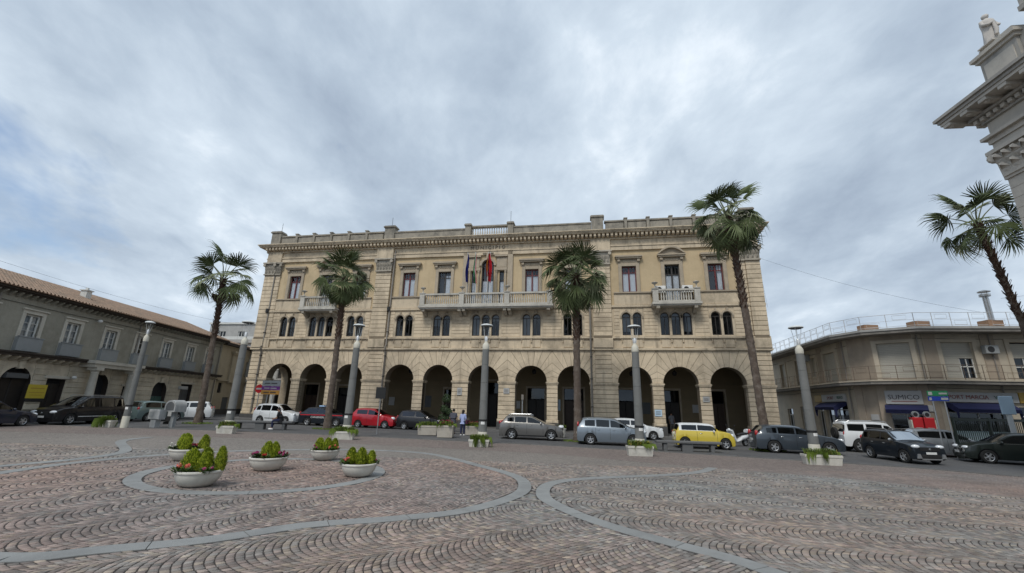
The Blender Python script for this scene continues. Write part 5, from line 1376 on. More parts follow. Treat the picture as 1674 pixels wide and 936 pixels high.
def palm(label, base, top, n, r0, r1, sc, elmin, seed, dead=4, bare=.0, curve=0.0):
    rnd = random.Random(seed)
    x, y = base; z = gz(x)
    t = thing('palm_tree', label, 'palm tree', (x, y, z), 0, 'tall fan palms around the piazza')
    H = top[2]; dx, dy = top[0] - x, top[1] - y
    m = MB(); k = int(H / .16); pts, rad = [], []
    for i in range(k + 1):
        q = i / k; s = q * q * (1 - curve) + q * curve
        pts.append((dx * s, dy * s, -.1 + q * (H + .1)))
        fl = .45 * math.exp(-q * 16)
        rad.append((r0 + (r1 - r0) * q) * (1 + fl) * (1 + (.05 if i % 2 else -.02)) * rnd.uniform(.96, 1.04))
    m.tube(pts, rad, 14)
    m.v = [(a + rnd.uniform(-.018, .018), b + rnd.uniform(-.018, .018), c + rnd.uniform(-.03, .03)) for a, b, c in m.v]
    # flaking fibre at the trunk surface
    m.build('trunk', 'palm_trunk', t, smooth=70)
    bt = MB(); cnt = int(230 * (1 - bare))
    for i in range(cnt):
        q = 1 - .42 * (i / cnt) ** 1.4; j = min(int(q * k), k - 1); p = Vector(pts[j]); a = i * 2.4; r = rad[j]
        d = Vector((math.cos(a), math.sin(a), 0)); e = Vector((-math.sin(a), math.cos(a), 0)); w_ = .07; l_ = rnd.uniform(.16, .34)
        b = p + d * r * .92
        bt.add([b - e * w_, b + e * w_, b + d * .13 + e * w_ * .6 + Vector((0, 0, l_)), b + d * .13 - e * w_ * .6 + Vector((0, 0, l_)), b + d * .05 + Vector((0, 0, -.05))], [(0, 1, 2, 3), (0, 4, 1)])
    stuff(bt.build('leaf_stubs', 'palm_boots', t))
    c = Vector((dx, dy, H))
    for i in range(n):
        q = (i + .5) / n
        el = R(84 - (84 - elmin) * q ** .85) + rnd.uniform(-.12, .12); az = i * 2.39996 + rnd.uniform(-.25, .25)
        dropped = el < R(-20)
        me = (FL if rnd.random() < .22 else FR)[0 if False else (rnd.randrange(2) if False else 0)] if False else rnd.choice(FL if rnd.random() < .25 else (FR[:2] if el > R(25) else FR[1:]))
        s = sc * rnd.uniform(.85, 1.12) * (.82 if el > R(65) else 1)
        rot = (Matrix.Rotation(az, 3, 'Z') @ Matrix.Rotation(-el, 3, 'Y') @ Matrix.Rotation(rnd.uniform(-.8, .8), 3, 'X')).to_euler()
        link('frond', me, t, c + Vector((0, 0, .3 - .7 * q)) + Vector((math.cos(az), math.sin(az), 0)) * r1 * .7, rot, (s, s, s))
    for i in range(dead):
        az = rnd.uniform(0, 2 * PI); el = R(rnd.uniform(-82, -62))
        rot = (Matrix.Rotation(az, 3, 'Z') @ Matrix.Rotation(-el, 3, 'Y')).to_euler(); s = sc * rnd.uniform(.6, .9)
        link('dead_frond', rnd.choice(FB), t, c + Vector((math.cos(az) * r1, math.sin(az) * r1, -.6)), rot, (s, s, s))
palm('tall fan palm in front of the beige house, leftmost palm', (-22.6, 32.8), (-22.95, 32.8, 10.9), 22, .22, .15, 1.08, -40, 3, 5, 0, .3)
palm('bushy fan palm before the left end of the town hall arcade', (-12.9, 32.1), (-13.05, 32.1, 11.1), 38, .22, .17, .95, -66, 5, 7, 0, .3)
palm('bushy fan palm before the right half of the town hall', (4.53, 29.4), (4.55, 29.4, 11.2), 48, .25, .2, 1.05, -72, 8, 8, 0, .5)
palm('tallest leaning fan palm before the right corner of the town hall', (14.9, 26.1), (14.25, 26.1, 14.5), 36, .23, .18, 1.05, -62, 12, 6, 0, .55)
palm('slender leaning fan palm behind the church, at the right edge', (27.5, 22.0), (25.95, 22.0, 12.5), 20, .18, .13, .92, -38, 17, 1, .3, .45)
# grass rings at the palm feet
def tufts(mb, n, r0, r1, h, seed, mi=0, sx=1.0, sy=1.0, lean=.6, w=.012, cx=0, cy=0, cz=0):
    rnd = random.Random(seed)
    for i in range(n):
        a, r = rnd.uniform(0, 2 * PI), math.sqrt(rnd.uniform(r0 * r0, r1 * r1)); x, y = cx + r * math.cos(a) * sx, cy + r * math.sin(a) * sy
        b = rnd.uniform(0, 2 * PI); l_ = h * rnd.uniform(.5, 1.2); k = rnd.uniform(.1, lean) * l_; ww = w * rnd.uniform(.7, 1.5)
        ex, ey = math.cos(b + PI / 2) * ww, math.sin(b + PI / 2) * ww; dx, dy = math.cos(b), math.sin(b)
        mb.add([(x - ex, y - ey, cz), (x + ex, y + ey, cz), (x + dx * k * .4 + ex * .8, y + dy * k * .4 + ey * .8, cz + l_ * .6), (x + dx * k * .4 - ex * .8, y + dy * k * .4 - ey * .8, cz + l_ * .6), (x + dx * k, y + dy * k, cz + l_ * (.95 - .3 * lean))],
               [(0, 1, 2, 3), (3, 2, 4)], mi)
    return mb
for x, y in ((-12.9, 32.1), (4.53, 29.4), (14.9, 26.1), (-22.6, 32.8)):
    g = tufts(MB(), 420, .35, 1.0, .13, int(x * 10) + 500, 0, 1.0, .8)
    o = stuff(g.build('grass_ring', 'grass_green', None, (x, y, gz(x)))); tag(o, 'ring of short grass around the foot of a palm', 'grass', 'grass rings at the palms')

# ================================================================== STREET LAMPS
def lamp_meshes():
    col = []
    prof = [.30, .295, .29, .28, .27, .265]
    return col
def street_lamp(label, x, y, rz, H=6.6):
    t = thing('street_lamp', label, 'street lamp', (x, y, gz(x)), rz, 'stone column lamps along the piazza edge')
    link('base_drum', cached('lampbase', lambda: MB().lathe([(.25, 0), (.25, .62), (.235, .66)], 20).mesh('base_drum', 'lamp_cream', 40)), t)
    z = .66; hs = [.62, .98, .98, .98, .86]
    for i, h in enumerate(hs):
        r0, r1 = .228 - .009 * i, .228 - .009 * (i + 1)
        link('shaft_drum', cached(('drum', i), lambda: MB().lathe([(r0 - .012, 0), (r0, .012), (r1 + .002, h - .014), (r1 - .012, h - .004)], 20).mesh('shaft_drum', 'lamp_stone', 40)), t, (0, 0, z)); z += h
    link('band', cached('lampband', lambda: MB().lathe([(.233, 0), (.233, .1)], 20, cap=False).mesh('band', 'black_plastic', 40)), t, (0, 0, 1.2))
    link('sticker', cached('lampst', lambda: MB().prism([(.237 * math.sin(a), -.237 * math.cos(a)) for a in (-.5, -.2, .1, .4)] + [(.228 * math.sin(a), -.228 * math.cos(a)) for a in (.4, .1, -.2, -.5)], 0, .14).mesh('sticker', 'sticker')), t, (0, 0, 1.04))
    link('capital', cached('lampcap', lambda: MB().lathe([(.18, 0), (.195, .05), (.185, .24), (.14, .34), (.09, .40), (.08, .46)], 20).mesh('capital', 'lamp_cream', 40)), t, (0, 0, z)); z += .46
    zt = H - .12; hh = zt - z
    for k in range(4):
        a = PI / 4 + k * PI / 2; c, s = math.cos(a), math.sin(a)
        link('stay', cached(('stay', k, round(hh, 2)), lambda: MB().tube([(.07 * c, .07 * s, 0), (.10 * c, .10 * s, .08), (.235 * c, .235 * s, hh + .02)], .011, 6).mesh('stay', 'lamp_disc')), t, (0, 0, z - .02))
    link('lamp_bulb', cached('bulb', lambda: MB().lathe([(.05, 0), (.07, .05), (.085, .22), (.05, .3)], 12).mesh('lamp_bulb', 'headlight', 50)), t, (0, 0, z))
    d = link('lamp_disc', cached('disc', lambda: MB().lathe([(.24, -.01), (.345, .0), (.355, .03), (.32, .075), (.19, .115), (.05, .135), (.01, .14)], 24).mesh('lamp_disc', 'lamp_disc', 40)), t, (0, 0, zt))
    link('reflector', cached('refl', lambda: MB().lathe([(.02, 0), (.33, .004)], 24, cap=False).lathe([(.24, -.03), (.24, .0)], 24, cap=False).mesh('reflector', 'lamp_under')), d, (0, 0, -.015))
LAMPS = [(-22.6, 26.6), (-16.3, 26.3), (-9.3, 26.0), (-1.4, 24.4), (6.74, 23.2), (15.05, 22.3)]
for (x, y), lb_ in zip(LAMPS, ('grey stone column lamp standing before the grey palazzo and its parked van', 'grey stone column lamp beside the stone bench and the hall\'s left corner', 'grey stone column lamp beside the police car and red car',
        'grey stone column lamp before the central arch of the town hall', 'grey stone column lamp beside the blue grey people carrier', 'rightmost grey stone column lamp, beside the dark blue estate car')):
    street_lamp(lb_, x, y, random.uniform(-.2, .2), 6.35 if x < -20 else 6.55)
for o in bpy.data.objects:
    if o.name == 'street_lamp': o.scale = (.74, .74, 1)

# ================================================================== RECTANGULAR PLANTERS
def trough(label, x, y, rz, w, d, h, mat, plant, plabel, pg, seed, spill=.0):
    t = thing('planter', label, 'planter', (x, y, gz(x)), rz, 'rectangular planters')
    m = MB(); tp = .06
    for z0, z1, a, b in ((0, h - .1, tp, .02), (h - .1, h, 0, 0)):
        m.add([(-w / 2 + a, -d / 2 + a, z0), (w / 2 - a, -d / 2 + a, z0), (w / 2 - a, d / 2 - a, z0), (-w / 2 + a, d / 2 - a, z0), (-w / 2 + b, -d / 2 + b, z1), (w / 2 - b, -d / 2 + b, z1), (w / 2 - b, d / 2 - b, z1), (-w / 2 + b, d / 2 - b, z1)],
              [(3, 2, 1, 0), (4, 5, 6, 7), (0, 1, 5, 4), (1, 2, 6, 5), (2, 3, 7, 6), (3, 0, 4, 7)])
    m.build('trough', mat, t)
    link('soil', MB().box(-w / 2 + .05, w / 2 - .05, -d / 2 + .05, d / 2 - .05, h, h + .012).mesh('soil', 'soil'), t)
    p = thing('plant', plabel, 'plant', (x, y, gz(x) + h + .01), rz, pg)
    g = MB(); rr = .5
    tufts(g, 300, 0, 1, .34, seed, 0, w / 2 - .06, d / 2 - .06, 1.0, .009); tufts(g, 130, 0, 1, .3, seed + 1, 1, w / 2 - .06, d / 2 - .06, 1.1, .009); tufts(g, 60, 0, 1, .3, seed + 2, 3, w / 2 - .06, d / 2 - .06, 1.1, .008)
    rnd = random.Random(seed)
    cl = [rnd.uniform(0, 2 * PI) for _ in range(7)]
    for i in range(int(30 + 90 * spill)):          # blades hanging over the rim
        a = rnd.choice(cl) + rnd.gauss(0, .12); ex, ey = math.cos(a), math.sin(a); k = max(abs(ex) / (w / 2), abs(ey) / (d / 2)); bx, by = ex / k, ey / k
        l_ = rnd.uniform(.08, .24) * (1 + spill); ww = .009
        g.add([(bx * .8 - ey * ww, by * .8 + ex * ww, .05), (bx * .8 + ey * ww, by * .8 - ex * ww, .05), (bx + ex * .1, by + ey * .1, .10), (bx + ex * .16 + ey * ww, by + ey * .16 - ex * ww, -l_ * .5), (bx + ex * .14, by + ey * .14, -l_)], [(0, 1, 2), (1, 3, 2), (2, 3, 4)], 0)
    if plant == 'red':
        for i in range(40): a = rnd.uniform(-1, 1); b = rnd.uniform(-1, 1); g.ball((a * (w / 2 - .08), b * (d / 2 - .08), rnd.uniform(.12, .3)), rnd.uniform(.02, .04), 6, 2)
    if plant == 'yellow':
        for i in range(40): a = rnd.uniform(-1, 1); b = rnd.uniform(-1, 1); g.ball((a * (w / 2 - .05), b * (d / 2 - .05), rnd.uniform(.08, .2)), rnd.uniform(.012, .022), 5, 2)
    g.build('foliage', ['grass_green', 'leaf_green', 'petal_crimson' if plant == 'red' else 'flag_gold', 'grass_dry'], p)
trough('white planter overgrown with ferns at the leftmost lamp', -23.55, 26.4, .1, .9, .5, .4, 'planter_white', 'g', 'bushy green fern spilling over the planter at the leftmost lamp', 'grass in planters', 21, 1.3)
trough('white planter with low grass at the second lamp from the left', -15.75, 25.3, .05, .95, .5, .42, 'planter_white', 'g', 'low grass in the planter at the second lamp from the left', 'grass in planters', 22)
trough('pair of white troughs with dry grass at the lamp by the red car', -8.85, 24.4, .05, 1.15, .5, .42, 'planter_white', 'g', 'dry grass in the planter at the lamp by the red car', 'grass in planters', 23, .3)
trough('white planter with trailing grass at the central lamp', -1.48, 23.1, .0, 1.05, .5, .36, 'planter_white', 'g', 'long trailing grass in the planter at the central lamp', 'grass in planters', 24, 1.1)
trough('white planter with yellow flowers at the lamp by the blue grey people carrier', 6.2, 21.45, -.05, 1.2, .5, .45, 'planter_white', 'yellow', 'small yellow flowers in the planter by the blue grey people carrier', 'grass in planters', 25)
trough('white planter with spilling grass at the rightmost lamp', 13.5, 19.65, -.2, 1.45, .5, .42, 'planter_white', 'g', 'spilling grass in the planter at the rightmost lamp', 'grass in planters', 26, .8)
trough('large square stone planter with red and green plants before the two people', -4.0, 28.85, .0, 1.05, 1.05, .72, 'planter_stone', 'red', 'red and green plants in the large square stone planter', 'grass in planters', 27)
trough('long stone planter behind the large square one', -5.4, 30.1, .1, 1.3, .6, .6, 'planter_stone', 'g', 'sparse greenery in the long stone planter behind the square one', 'grass in planters', 28)
trough('stone planter beside the woman in light blue', -2.5, 31.7, .0, 1.1, .6, .6, 'planter_stone', 'red', 'small red and green plants in the stone planter beside the woman', 'grass in planters', 29)
for x, y, lb_, gr in ((3.9, 32.9, 'pale pot with grassy plant under the fourth arch from the right', 0), (17.9, 30.3, 'pale pot with low plant beside the scooter at the arcade', 0)):
    t = thing('flower_pot', lb_, 'pot', (x, y, gz(x)))
    MB().lathe([(.2, 0), (.26, .3), (.3, .55), (.33, .56), (.33, .62), (.28, .62), (.27, .55)], 16).build('pot', 'planter_white', t, smooth=40)
    tufts(MB(), 260, 0, .28, .4, int(x * 7), 0, 1, 1, .9, .012, 0, 0, .56).build('foliage', 'grass_green', t)

# ================================================================== WHITE BOWLS WITH CONIFERS
def bowl(label, x, y, dia, seed, conifers, flowers, where):
    z = gz(x); r = dia / 2
    t = thing('bowl_planter', label, 'planter', (x, y, z + .012), 0, 'round white bowl planters')
    link('bowl', cached('bowl', lambda: MB().lathe([(.50, 0), (.56, .015), (.72, .10), (.86, .26), (.935, .42), (.95, .50), (.99, .52), (1.0, .56), (.99, .60), (.95, .615), (.91, .60), (.9, .52)], 36, cap=True).mesh('bowl', 'bowl_white', 50)), t, (0, 0, 0), (0, 0, 0), (r, r, r * 1.15))
    link('soil', cached('bsoil', lambda: MB().lathe([(.02, .56), (.6, .555), (.905, .53)], 24, cap=False).mesh('soil', 'soil')), t, (0, 0, 0), (0, 0, 0), (r, r, r * 1.15))
    rnd = random.Random(seed); zt = z + r * .62
    for k, (cx, cy, w, h) in enumerate(conifers):
        m = MB(); n = 2600
        for i in range(n):
            q = rnd.random() ** 1.25; a = rnd.uniform(0, 2 * PI)
            env = w * (math.sin(PI * min(.14 + q * .86, 1)) ** .55) * (1 - .25 * q) * (1 + .10 * math.sin(a * 3 + k + q * 5) + .07 * math.sin(a * 7 + q * 9))
            rr = env * (rnd.uniform(.72, 1.02) if rnd.random() < .8 else rnd.uniform(1.0, 1.13)); px_, py_, pz = rr * math.cos(a), rr * math.sin(a), q * h * .97
            s = rnd.uniform(.009, .018); up = Vector((math.cos(a) * .55 + rnd.uniform(-.35, .35), math.sin(a) * .55 + rnd.uniform(-.35, .35), 1)).normalized(); sd = Vector((-math.sin(a) + rnd.uniform(-.6, .6), math.cos(a) + rnd.uniform(-.6, .6), rnd.uniform(-.3, .3))).normalized()
            b = Vector((px_, py_, pz)); l_ = s * rnd.uniform(2.2, 4.2)
            m.add([b - sd * s * .55, b + sd * s * .55, b + up * l_ * .7 + sd * s * .7, b + up * l_, b + up * l_ * .7 - sd * s * .7], [(0, 1, 2, 3, 4)], 1 if rr > env * .88 and rnd.random() < .62 else 0)
        m.lathe([(w * .3, 0), (w * .62, h * .2), (w * .62, h * .5), (w * .4, h * .75), (.01, h * .9)], 10, mi=0)
        order = sorted(c_[0] for c_ in conifers).index(cx); word = {2: ('left', 'right'), 3: ('left', 'middle', 'right'), 4: ('leftmost', 'rear', 'front middle', 'rightmost')}[len(conifers)][order]
        p = thing('conifer', word + ' yellow green conifer in ' + where, 'shrub', (x + cx, y + cy, zt), 0, 'conifers in ' + where)
        m.build('crown', ['conifer', 'conifer_tip'], p)
        MB().tube([(0, 0, -.03), (0, 0, .12)], .02, 6).build('stem', 'wood_dark', p)
    for k, (cx, cy, mt, n, lbl) in enumerate(flowers):
        p = thing('flower', lbl + ' in ' + where, 'flower', (x + cx, y + cy, zt), 0, 'flowers in ' + where)
        f = MB(); st = MB()
        for i in range(60):
            a, l_ = rnd.uniform(0, 2 * PI), rnd.uniform(.05, .16); b = Vector((math.cos(a) * rnd.uniform(0, .1), math.sin(a) * rnd.uniform(0, .1), rnd.uniform(0, .1))); d = Vector((math.cos(a), math.sin(a), rnd.uniform(.1, .8))).normalized(); e_ = Vector((-math.sin(a), math.cos(a), 0)) * .03
            st.add([b, b + d * l_ * .5 + e_, b + d * l_, b + d * l_ * .5 - e_], [(0, 1, 2, 3)])
        for j in range(n):
            c = Vector((rnd.uniform(-.1, .1), rnd.uniform(-.1, .1), rnd.uniform(.1, .2))) if n > 1 else Vector((0, 0, .17)); R0 = .035 if n > 1 else .055
            st.tube([(c.x * .5, c.y * .5, 0), tuple(c)], .005, 4)
            for i in range(26):
                a, ph = rnd.uniform(0, 2 * PI), math.asin(rnd.uniform(-.6, 1)); d = Vector((math.cos(a) * math.cos(ph), math.sin(a) * math.cos(ph), math.sin(ph))); s1 = d.cross(Vector((.3, .2, 1))).normalized(); s2 = d.cross(s1); q = c + d * R0 * .75; k_ = R0 * .5
                f.add([q - s1 * k_, q + d * k_ * .8 - s2 * k_ * .6, q + s1 * k_, q + d * k_ * .4 + s2 * k_], [(0, 1, 2, 3)])
        f.build('petals', mt, p); st.build('leaves', 'leaf_green', p)
C3 = [(-.2, .02, .20, .52), (.05, .16, .17, .48), (.17, -.08, .165, .46)]
bowl('nearest white bowl planter, with coral flowers and the most conifers', -7.2, 10.85, 1.0, 1, [(-.24, .02, .20, .50), (-.04, .22, .16, .50), (.13, -.05, .16, .43), (.40, .08, .12, .56)], [(-.26, -.34, 'petal_coral', 1, 'coral flower low'), (-.05, -.36, 'petal_coral', 1, 'coral flower high'), (.36, -.30, 'petal_magenta', 3, 'pink flowers')], 'the nearest white bowl')
bowl('white bowl planter in the middle with crimson and magenta flowers', -6.98, 13.45, 1.03, 2, [(-.08, .02, .16, .46), (.14, .0, .145, .45)], [(-.36, -.06, 'petal_magenta', 5, 'magenta flowers'), (-.3, .12, 'petal_crimson', 4, 'crimson flowers'), (.36, -.1, 'petal_magenta', 4, 'bright magenta flowers'), (.38, .12, 'petal_crimson', 5, 'dark crimson flowers'), (.08, -.34, 'petal_red', 5, 'red flowers')], 'the middle white bowl')
bowl('farthest right white bowl planter with two pink blooms', -6.4, 16.05, .98, 3, [(-.22, .0, .165, .42), (.08, -.05, .15, .42), (.26, .1, .13, .40)], [(-.24, -.28, 'petal_magenta', 2, 'magenta flowers'), (.22, -.28, 'petal_coral', 2, 'coral flowers'), (.36, -.05, 'petal_coral', 2, 'salmon flowers')], 'the far right white bowl')
bowl('rightmost white bowl planter with the tall pointed conifers', -4.18, 13.0, .99, 4, [(-.24, .0, .14, .44), (.05, -.02, .165, .44), (.3, .08, .12, .36)], [(-.38, -.12, 'petal_coral', 2, 'coral flowers'), (-.3, -.28, 'petal_coral', 2, 'salmon flowers'), (.42, .08, 'petal_magenta', 3, 'purple pink flowers')], 'the rightmost white bowl')
bowl('white bowl planter half hidden behind the nearest bowl', -10.3, 14.75, 1.0, 5, [(-.08, -.02, .19, .5), (-.28, .12, .15, .47), (.42, .12, .15, .46)], [(-.42, -.1, 'petal_white', 5, 'white flowers'), (.22, .0, 'petal_crimson', 5, 'dark red flowers'), (.2, .2, 'petal_coral', 3, 'coral flowers')], 'the half hidden white bowl')

# topiary tree by the arcade
tp = thing('topiary_tree', 'dark clipped topiary tree with ball tiers beside the man in grey', 'tree', (-4.85, 34.2, gz(-4.85)), 0); tp.scale = (.82,) * 3
MB().lathe([(.3, 0), (.36, .45), (.4, .5), (.36, .52)], 14).build('pot', 'terracotta', tp, smooth=40)
MB().tube([(0, 0, .4), (.03, 0, 1.4), (0, .02, 2.9)], .04, 7).build('trunk', 'wood_dark', tp)
m = MB(); rt = random.Random(4)
for cx, cz, r in ((0, 2.95, .42), (-.1, 2.0, .40), (.3, 1.75, .33), (-.25, 1.15, .42), (.2, 1.0, .4)):
    for i in range(420):
        d = Vector((rt.gauss(0, 1), rt.gauss(0, 1), rt.gauss(0, .8))).normalized(); b = Vector((cx, 0, cz)) + d * r * rt.uniform(.75, 1.06); s1 = d.orthogonal().normalized(); s2 = d.cross(s1); k = .05
        m.add([b - s1 * k, b + s2 * k * .6 + d * k * .5, b + s1 * k, b - s2 * k * .6 - d * k * .3], [(0, 1, 2, 3)])
m.build('crown', 'topiary', tp)

# ================================================================== BENCHES
def bench(label, x, y, rz, ln):
    t = thing('stone_bench', label, 'bench', (x, y, gz(x)), rz, 'stone benches')
    MB().bbox(-ln / 2, ln / 2, -.27, .27, .38, .50, .02).build('seat', 'bench_stone', t)
    for k in (-.36, -.02, .36): MB().bbox(k * ln - .1 - (.18 if k == -.02 else 0), k * ln + .1 + (.18 if k == -.02 else 0), -.2, .2, -.05, .378, .02).build('leg', 'bench_stone', t)
bench('long dark stone bench beside the second lamp, a man sits on it', -16.4, 30.0, .1, 4.0)
bench('dark stone bench in front of the yellow car', 9.75, 24.6, -.12, 3.4)

# ================================================================== SIGNS AND STREET FURNITURE
def post_sign(name, label, cat, x, y, rz, posts, H, panels, mat='steel', grp=None):
    t = thing(name, label, cat, (x, y, gz(x)), rz, grp)
    for px_ in posts: MB().tube([(px_, 0, -.05), (px_, 0, H)], .035, 8).build('post', mat, t)
    for nm, x0, x1, z0, z1, mt in panels: MB().bbox(x0, x1, -.07, -.03, z0, z1, .008).build(nm, mt, t)
    return t
t = thing('no_entry_sign', 'round red no entry sign on a post at the left corner of the town hall', 'road sign', (-21.6, 38.2, gz(-21.6)), -.1)
MB().tube([(0, 0, -.05), (0, 0, 3.1)], .035, 8).build('post', 'steel', t)
MB().prism([(.36 * math.cos(k * PI / 14), 2.7 + .36 * math.sin(k * PI / 14)) for k in range(28)], -.07, -.04, 'y').build('disc', 'sign_red', t)
MB().box(-.26, .26, -.08, -.072, 2.63, 2.77).build('bar', 'sign_white', t)
t = post_sign('direction_sign', 'stack of grey, purple and orange direction boards at the hall\'s left pier', 'sign', -20.3, 37.6, -.15, (-.25, .25), 3.4, [('board', -.85, .85, 2.95, 3.4, 'panel_grey'), ('board', -.85, .85, 2.62, 2.93, 'sign_purple'), ('board', -.85, .85, 2.25, 2.6, 'sign_orange')])
for z, mt in ((3.17, 'sign_ink'), (2.77, 'sign_white'), (2.42, 'sign_ink')): MB().box(-.6, -.1, -.078, -.072, z - .04, z + .04).build('lettering', mt, t); MB().box(0, .55, -.078, -.072, z - .04, z + .04).build('lettering', mt, t)
t = post_sign('road_sign_back', 'black back of a rectangular road sign on a thin post by the red car', 'road sign', -8.6, 29.6, .1, (0,), 3.0, [('board', -.32, .32, 2.2, 2.95, 'iron_black')])
t = post_sign('direction_sign', 'green and blue direction sign on two posts before the right shops', 'sign', 23.3, 23.9, -.5, (-.24, .24), 3.45, [('board', -.42, .42, 3.18, 3.45, 'sign_green'), ('board', -.42, .42, 2.92, 3.16, 'sign_blue')])
for x0, x1, z0, z1 in ((-.38, -.22, 3.23, 3.4), (.05, .38, 3.27, 3.36), (-.38, -.28, 2.96, 3.1), (.1, .38, 2.98, 3.1)): MB().box(x0, x1, -.078, -.072, z0, z1).build('lettering', 'sign_white', t)
t = thing('information_totem', 'pale blue information panel on a broad pale post behind the fence', 'sign', (26.6, 23.6, 0), -.5)
MB().bbox(-.1, .1, -.06, .06, -.1, 2.6, .02).build('post', 'lamp_disc', t); MB().bbox(-.27, .27, -.1, -.02, 2.3, 3.25, .02).build('panel', 'sign_lightblue', t)
t = thing('pole_clock_sign', 'thin grey post standing before the central arch pier', 'post', (1.05, 35.2, gz(1)), 0); MB().tube([(0, 0, 0), (0, 0, 2.9)], .05, 8).build('post', 'steel', t); MB().bbox(-.09, .09, -.12, -.04, 2.55, 2.95, .01).build('box', 'lead_pipe', t)
# payphone hood and service cabinets on the left
t = thing('phone_hood', 'rounded pale grey street phone hood on a post at the left', 'phone', (-21.3, 28.6, gz(-21)), -.3); t.scale = (.88,) * 3
MB().bbox(-.16, .16, -.12, .12, -.05, 1.05, .02).build('post', 'panel_grey', t)
m = MB(); n = 10; P = [(-.52, 1.05)] + [(-.52 + .0, 1.35)] + [(.52 * math.cos(PI - PI * k / n), 1.45 + .42 * math.sin(PI - PI * k / n)) for k in range(n + 1)] + [(.52, 1.05)]
m.prism(P, -.42, .42, 'y'); m.build('hood', 'steel_grey', t, smooth=40)
MB().prism([(.40 * math.cos(PI - PI * k / n), 1.42 + .32 * math.sin(PI - PI * k / n)) for k in range(n + 1)] + [(.4, 1.15), (-.4, 1.15)], -.43, -.41, 'y').build('opening', 'slate_panel', t)
t = thing('service_cabinet', 'white service cabinet with a notice beside the phone hood', 'cabinet', (-22.0, 28.1, gz(-22)), -.2); t.scale = (.9,) * 3
MB().bbox(-.22, .22, -.2, .2, -.05, .5, .02).build('foot', 'steel_grey', t); MB().bbox(-.45, .45, -.25, .25, .502, 1.15, .03).build('box', 'steel_grey', t); MB().box(-.36, 0, -.262, -.252, .66, 1.0).build('notice', 'panel_grey', t)
t = thing('notice_board', 'small black notice board with a white sheet beside the leftmost palm', 'sign', (-23.6, 31.4, gz(-23.6)), -.1)
MB().bbox(-.32, .32, -.04, .04, .15, 1.35, .02).build('board', 'poster_black', t); MB().box(-.22, .2, -.05, -.042, .5, .92).box(-.1, .24, -.05, -.042, 1.0, 1.15).build('sheet', 'sign_white', t); MB().box(-.3, -.24, -.2, .2, -.02, .148).box(.24, .3, -.2, .2, -.02, .148).build('feet', 'iron_black', t)
# fuel pump
t = thing('fuel_pump', 'old red twin fuel pump with round white dials before the right shops', 'fuel pump', (25.4, 27.4, 0), -.45); t.scale = (1.05, 1, 1.25)
MB().bbox(-.5, .5, -.28, .28, -.05, .25, .02).build('base', 'white_plastic', t)
for sx in (-.26, .26):
    MB().bbox(sx - .235, sx + .235, -.26, .26, .252, 1.62, .03).build('cabinet', 'sign_red', t)
    MB().prism([(sx + .15 * math.cos(k * PI / 10), 1.76 + .15 * math.sin(k * PI / 10)) for k in range(20)], -.14, .14, 'y').build('dial_housing', 'panel_grey', t)
    MB().prism([(sx + -.02 + .1 * math.cos(k * PI / 10), 1.76 + .1 * math.sin(k * PI / 10)) for k in range(20)], -.15, -.142, 'y').build('dial', 'black_plastic', t)
    MB().box(sx - .15, sx + .15, -.268, -.261, .9, 1.15).build('display', 'sign_white', t)
MB().bbox(-.56, -.5, -.22, .22, .26, 1.5, .01).bbox(.5, .56, -.22, .22, .26, 1.5, .01).build('side_panel', 'lamp_cream', t)
MB().tube([(.57, 0, 1.2), (.75, -.05, .9), (.72, -.05, .4), (.58, 0, .6)], .025, 6).build('hose', 'black_plastic', t)
# fence on the right
fa, fb = (24.3, 24.4), (33.5, 25.6); fl_ = math.hypot(fb[0] - fa[0], fb[1] - fa[1])
t = thing('bar_fence', 'dark green steel bar fence behind the dark car at the right edge', 'fence', (fa[0], fa[1], 0), math.atan2(fb[1] - fa[1], fb[0] - fa[0]))
MB().box(-.06, fl_ + .06, -.05, .05, 1.92, 2.06).build('top_rail', 'iron_green', t); MB().box(0, fl_, -.04, .04, .15, .27).build('bottom_rail', 'iron_green', t)
for k in range(int(fl_ / .13)): link('bar', cached('fbar', lambda: MB().box(-.012, .012, -.012, .012, .27, 1.92).mesh('bar', 'iron_green')), t, (.08 + k * .13, 0, 0))
for k in range(5): link('post', cached('fpost', lambda: MB().box(-.05, .05, -.055, .055, -.05, 2.1).mesh('post', 'iron_green')), t, (k * fl_ / 4, 0, 0))
# overhead wires
def cable(label, a, b, sag):
    P = [Vector(a).lerp(Vector(b), k / 14) - Vector((0, 0, sag * 4 * (k / 14) * (1 - k / 14))) for k in range(15)]
    tag(MB().tube(P, .007, 4).build('cable', 'wire'), label, 'cable')
x, y = to_world(23.1, .3)
cable('thin cable slung from the hall\'s right corner towards the right building', (x, y, 14.6), (34.0, 29.5, 9.2), .5)
cable('thin cable drooping down the right corner of the town hall', (x, y - .02, 14.4), (x + .45, y + .3, 10.4), .25)
cable('thin cable crossing above the roof railing on the right', (33.9, 28.6, 10.1), (44, 24, 12.0), .3)
cable('thin cable above the tiled roof of the grey palazzo', (-33.5, 24, 10.6), (-31.0, 50, 10.4), .5)
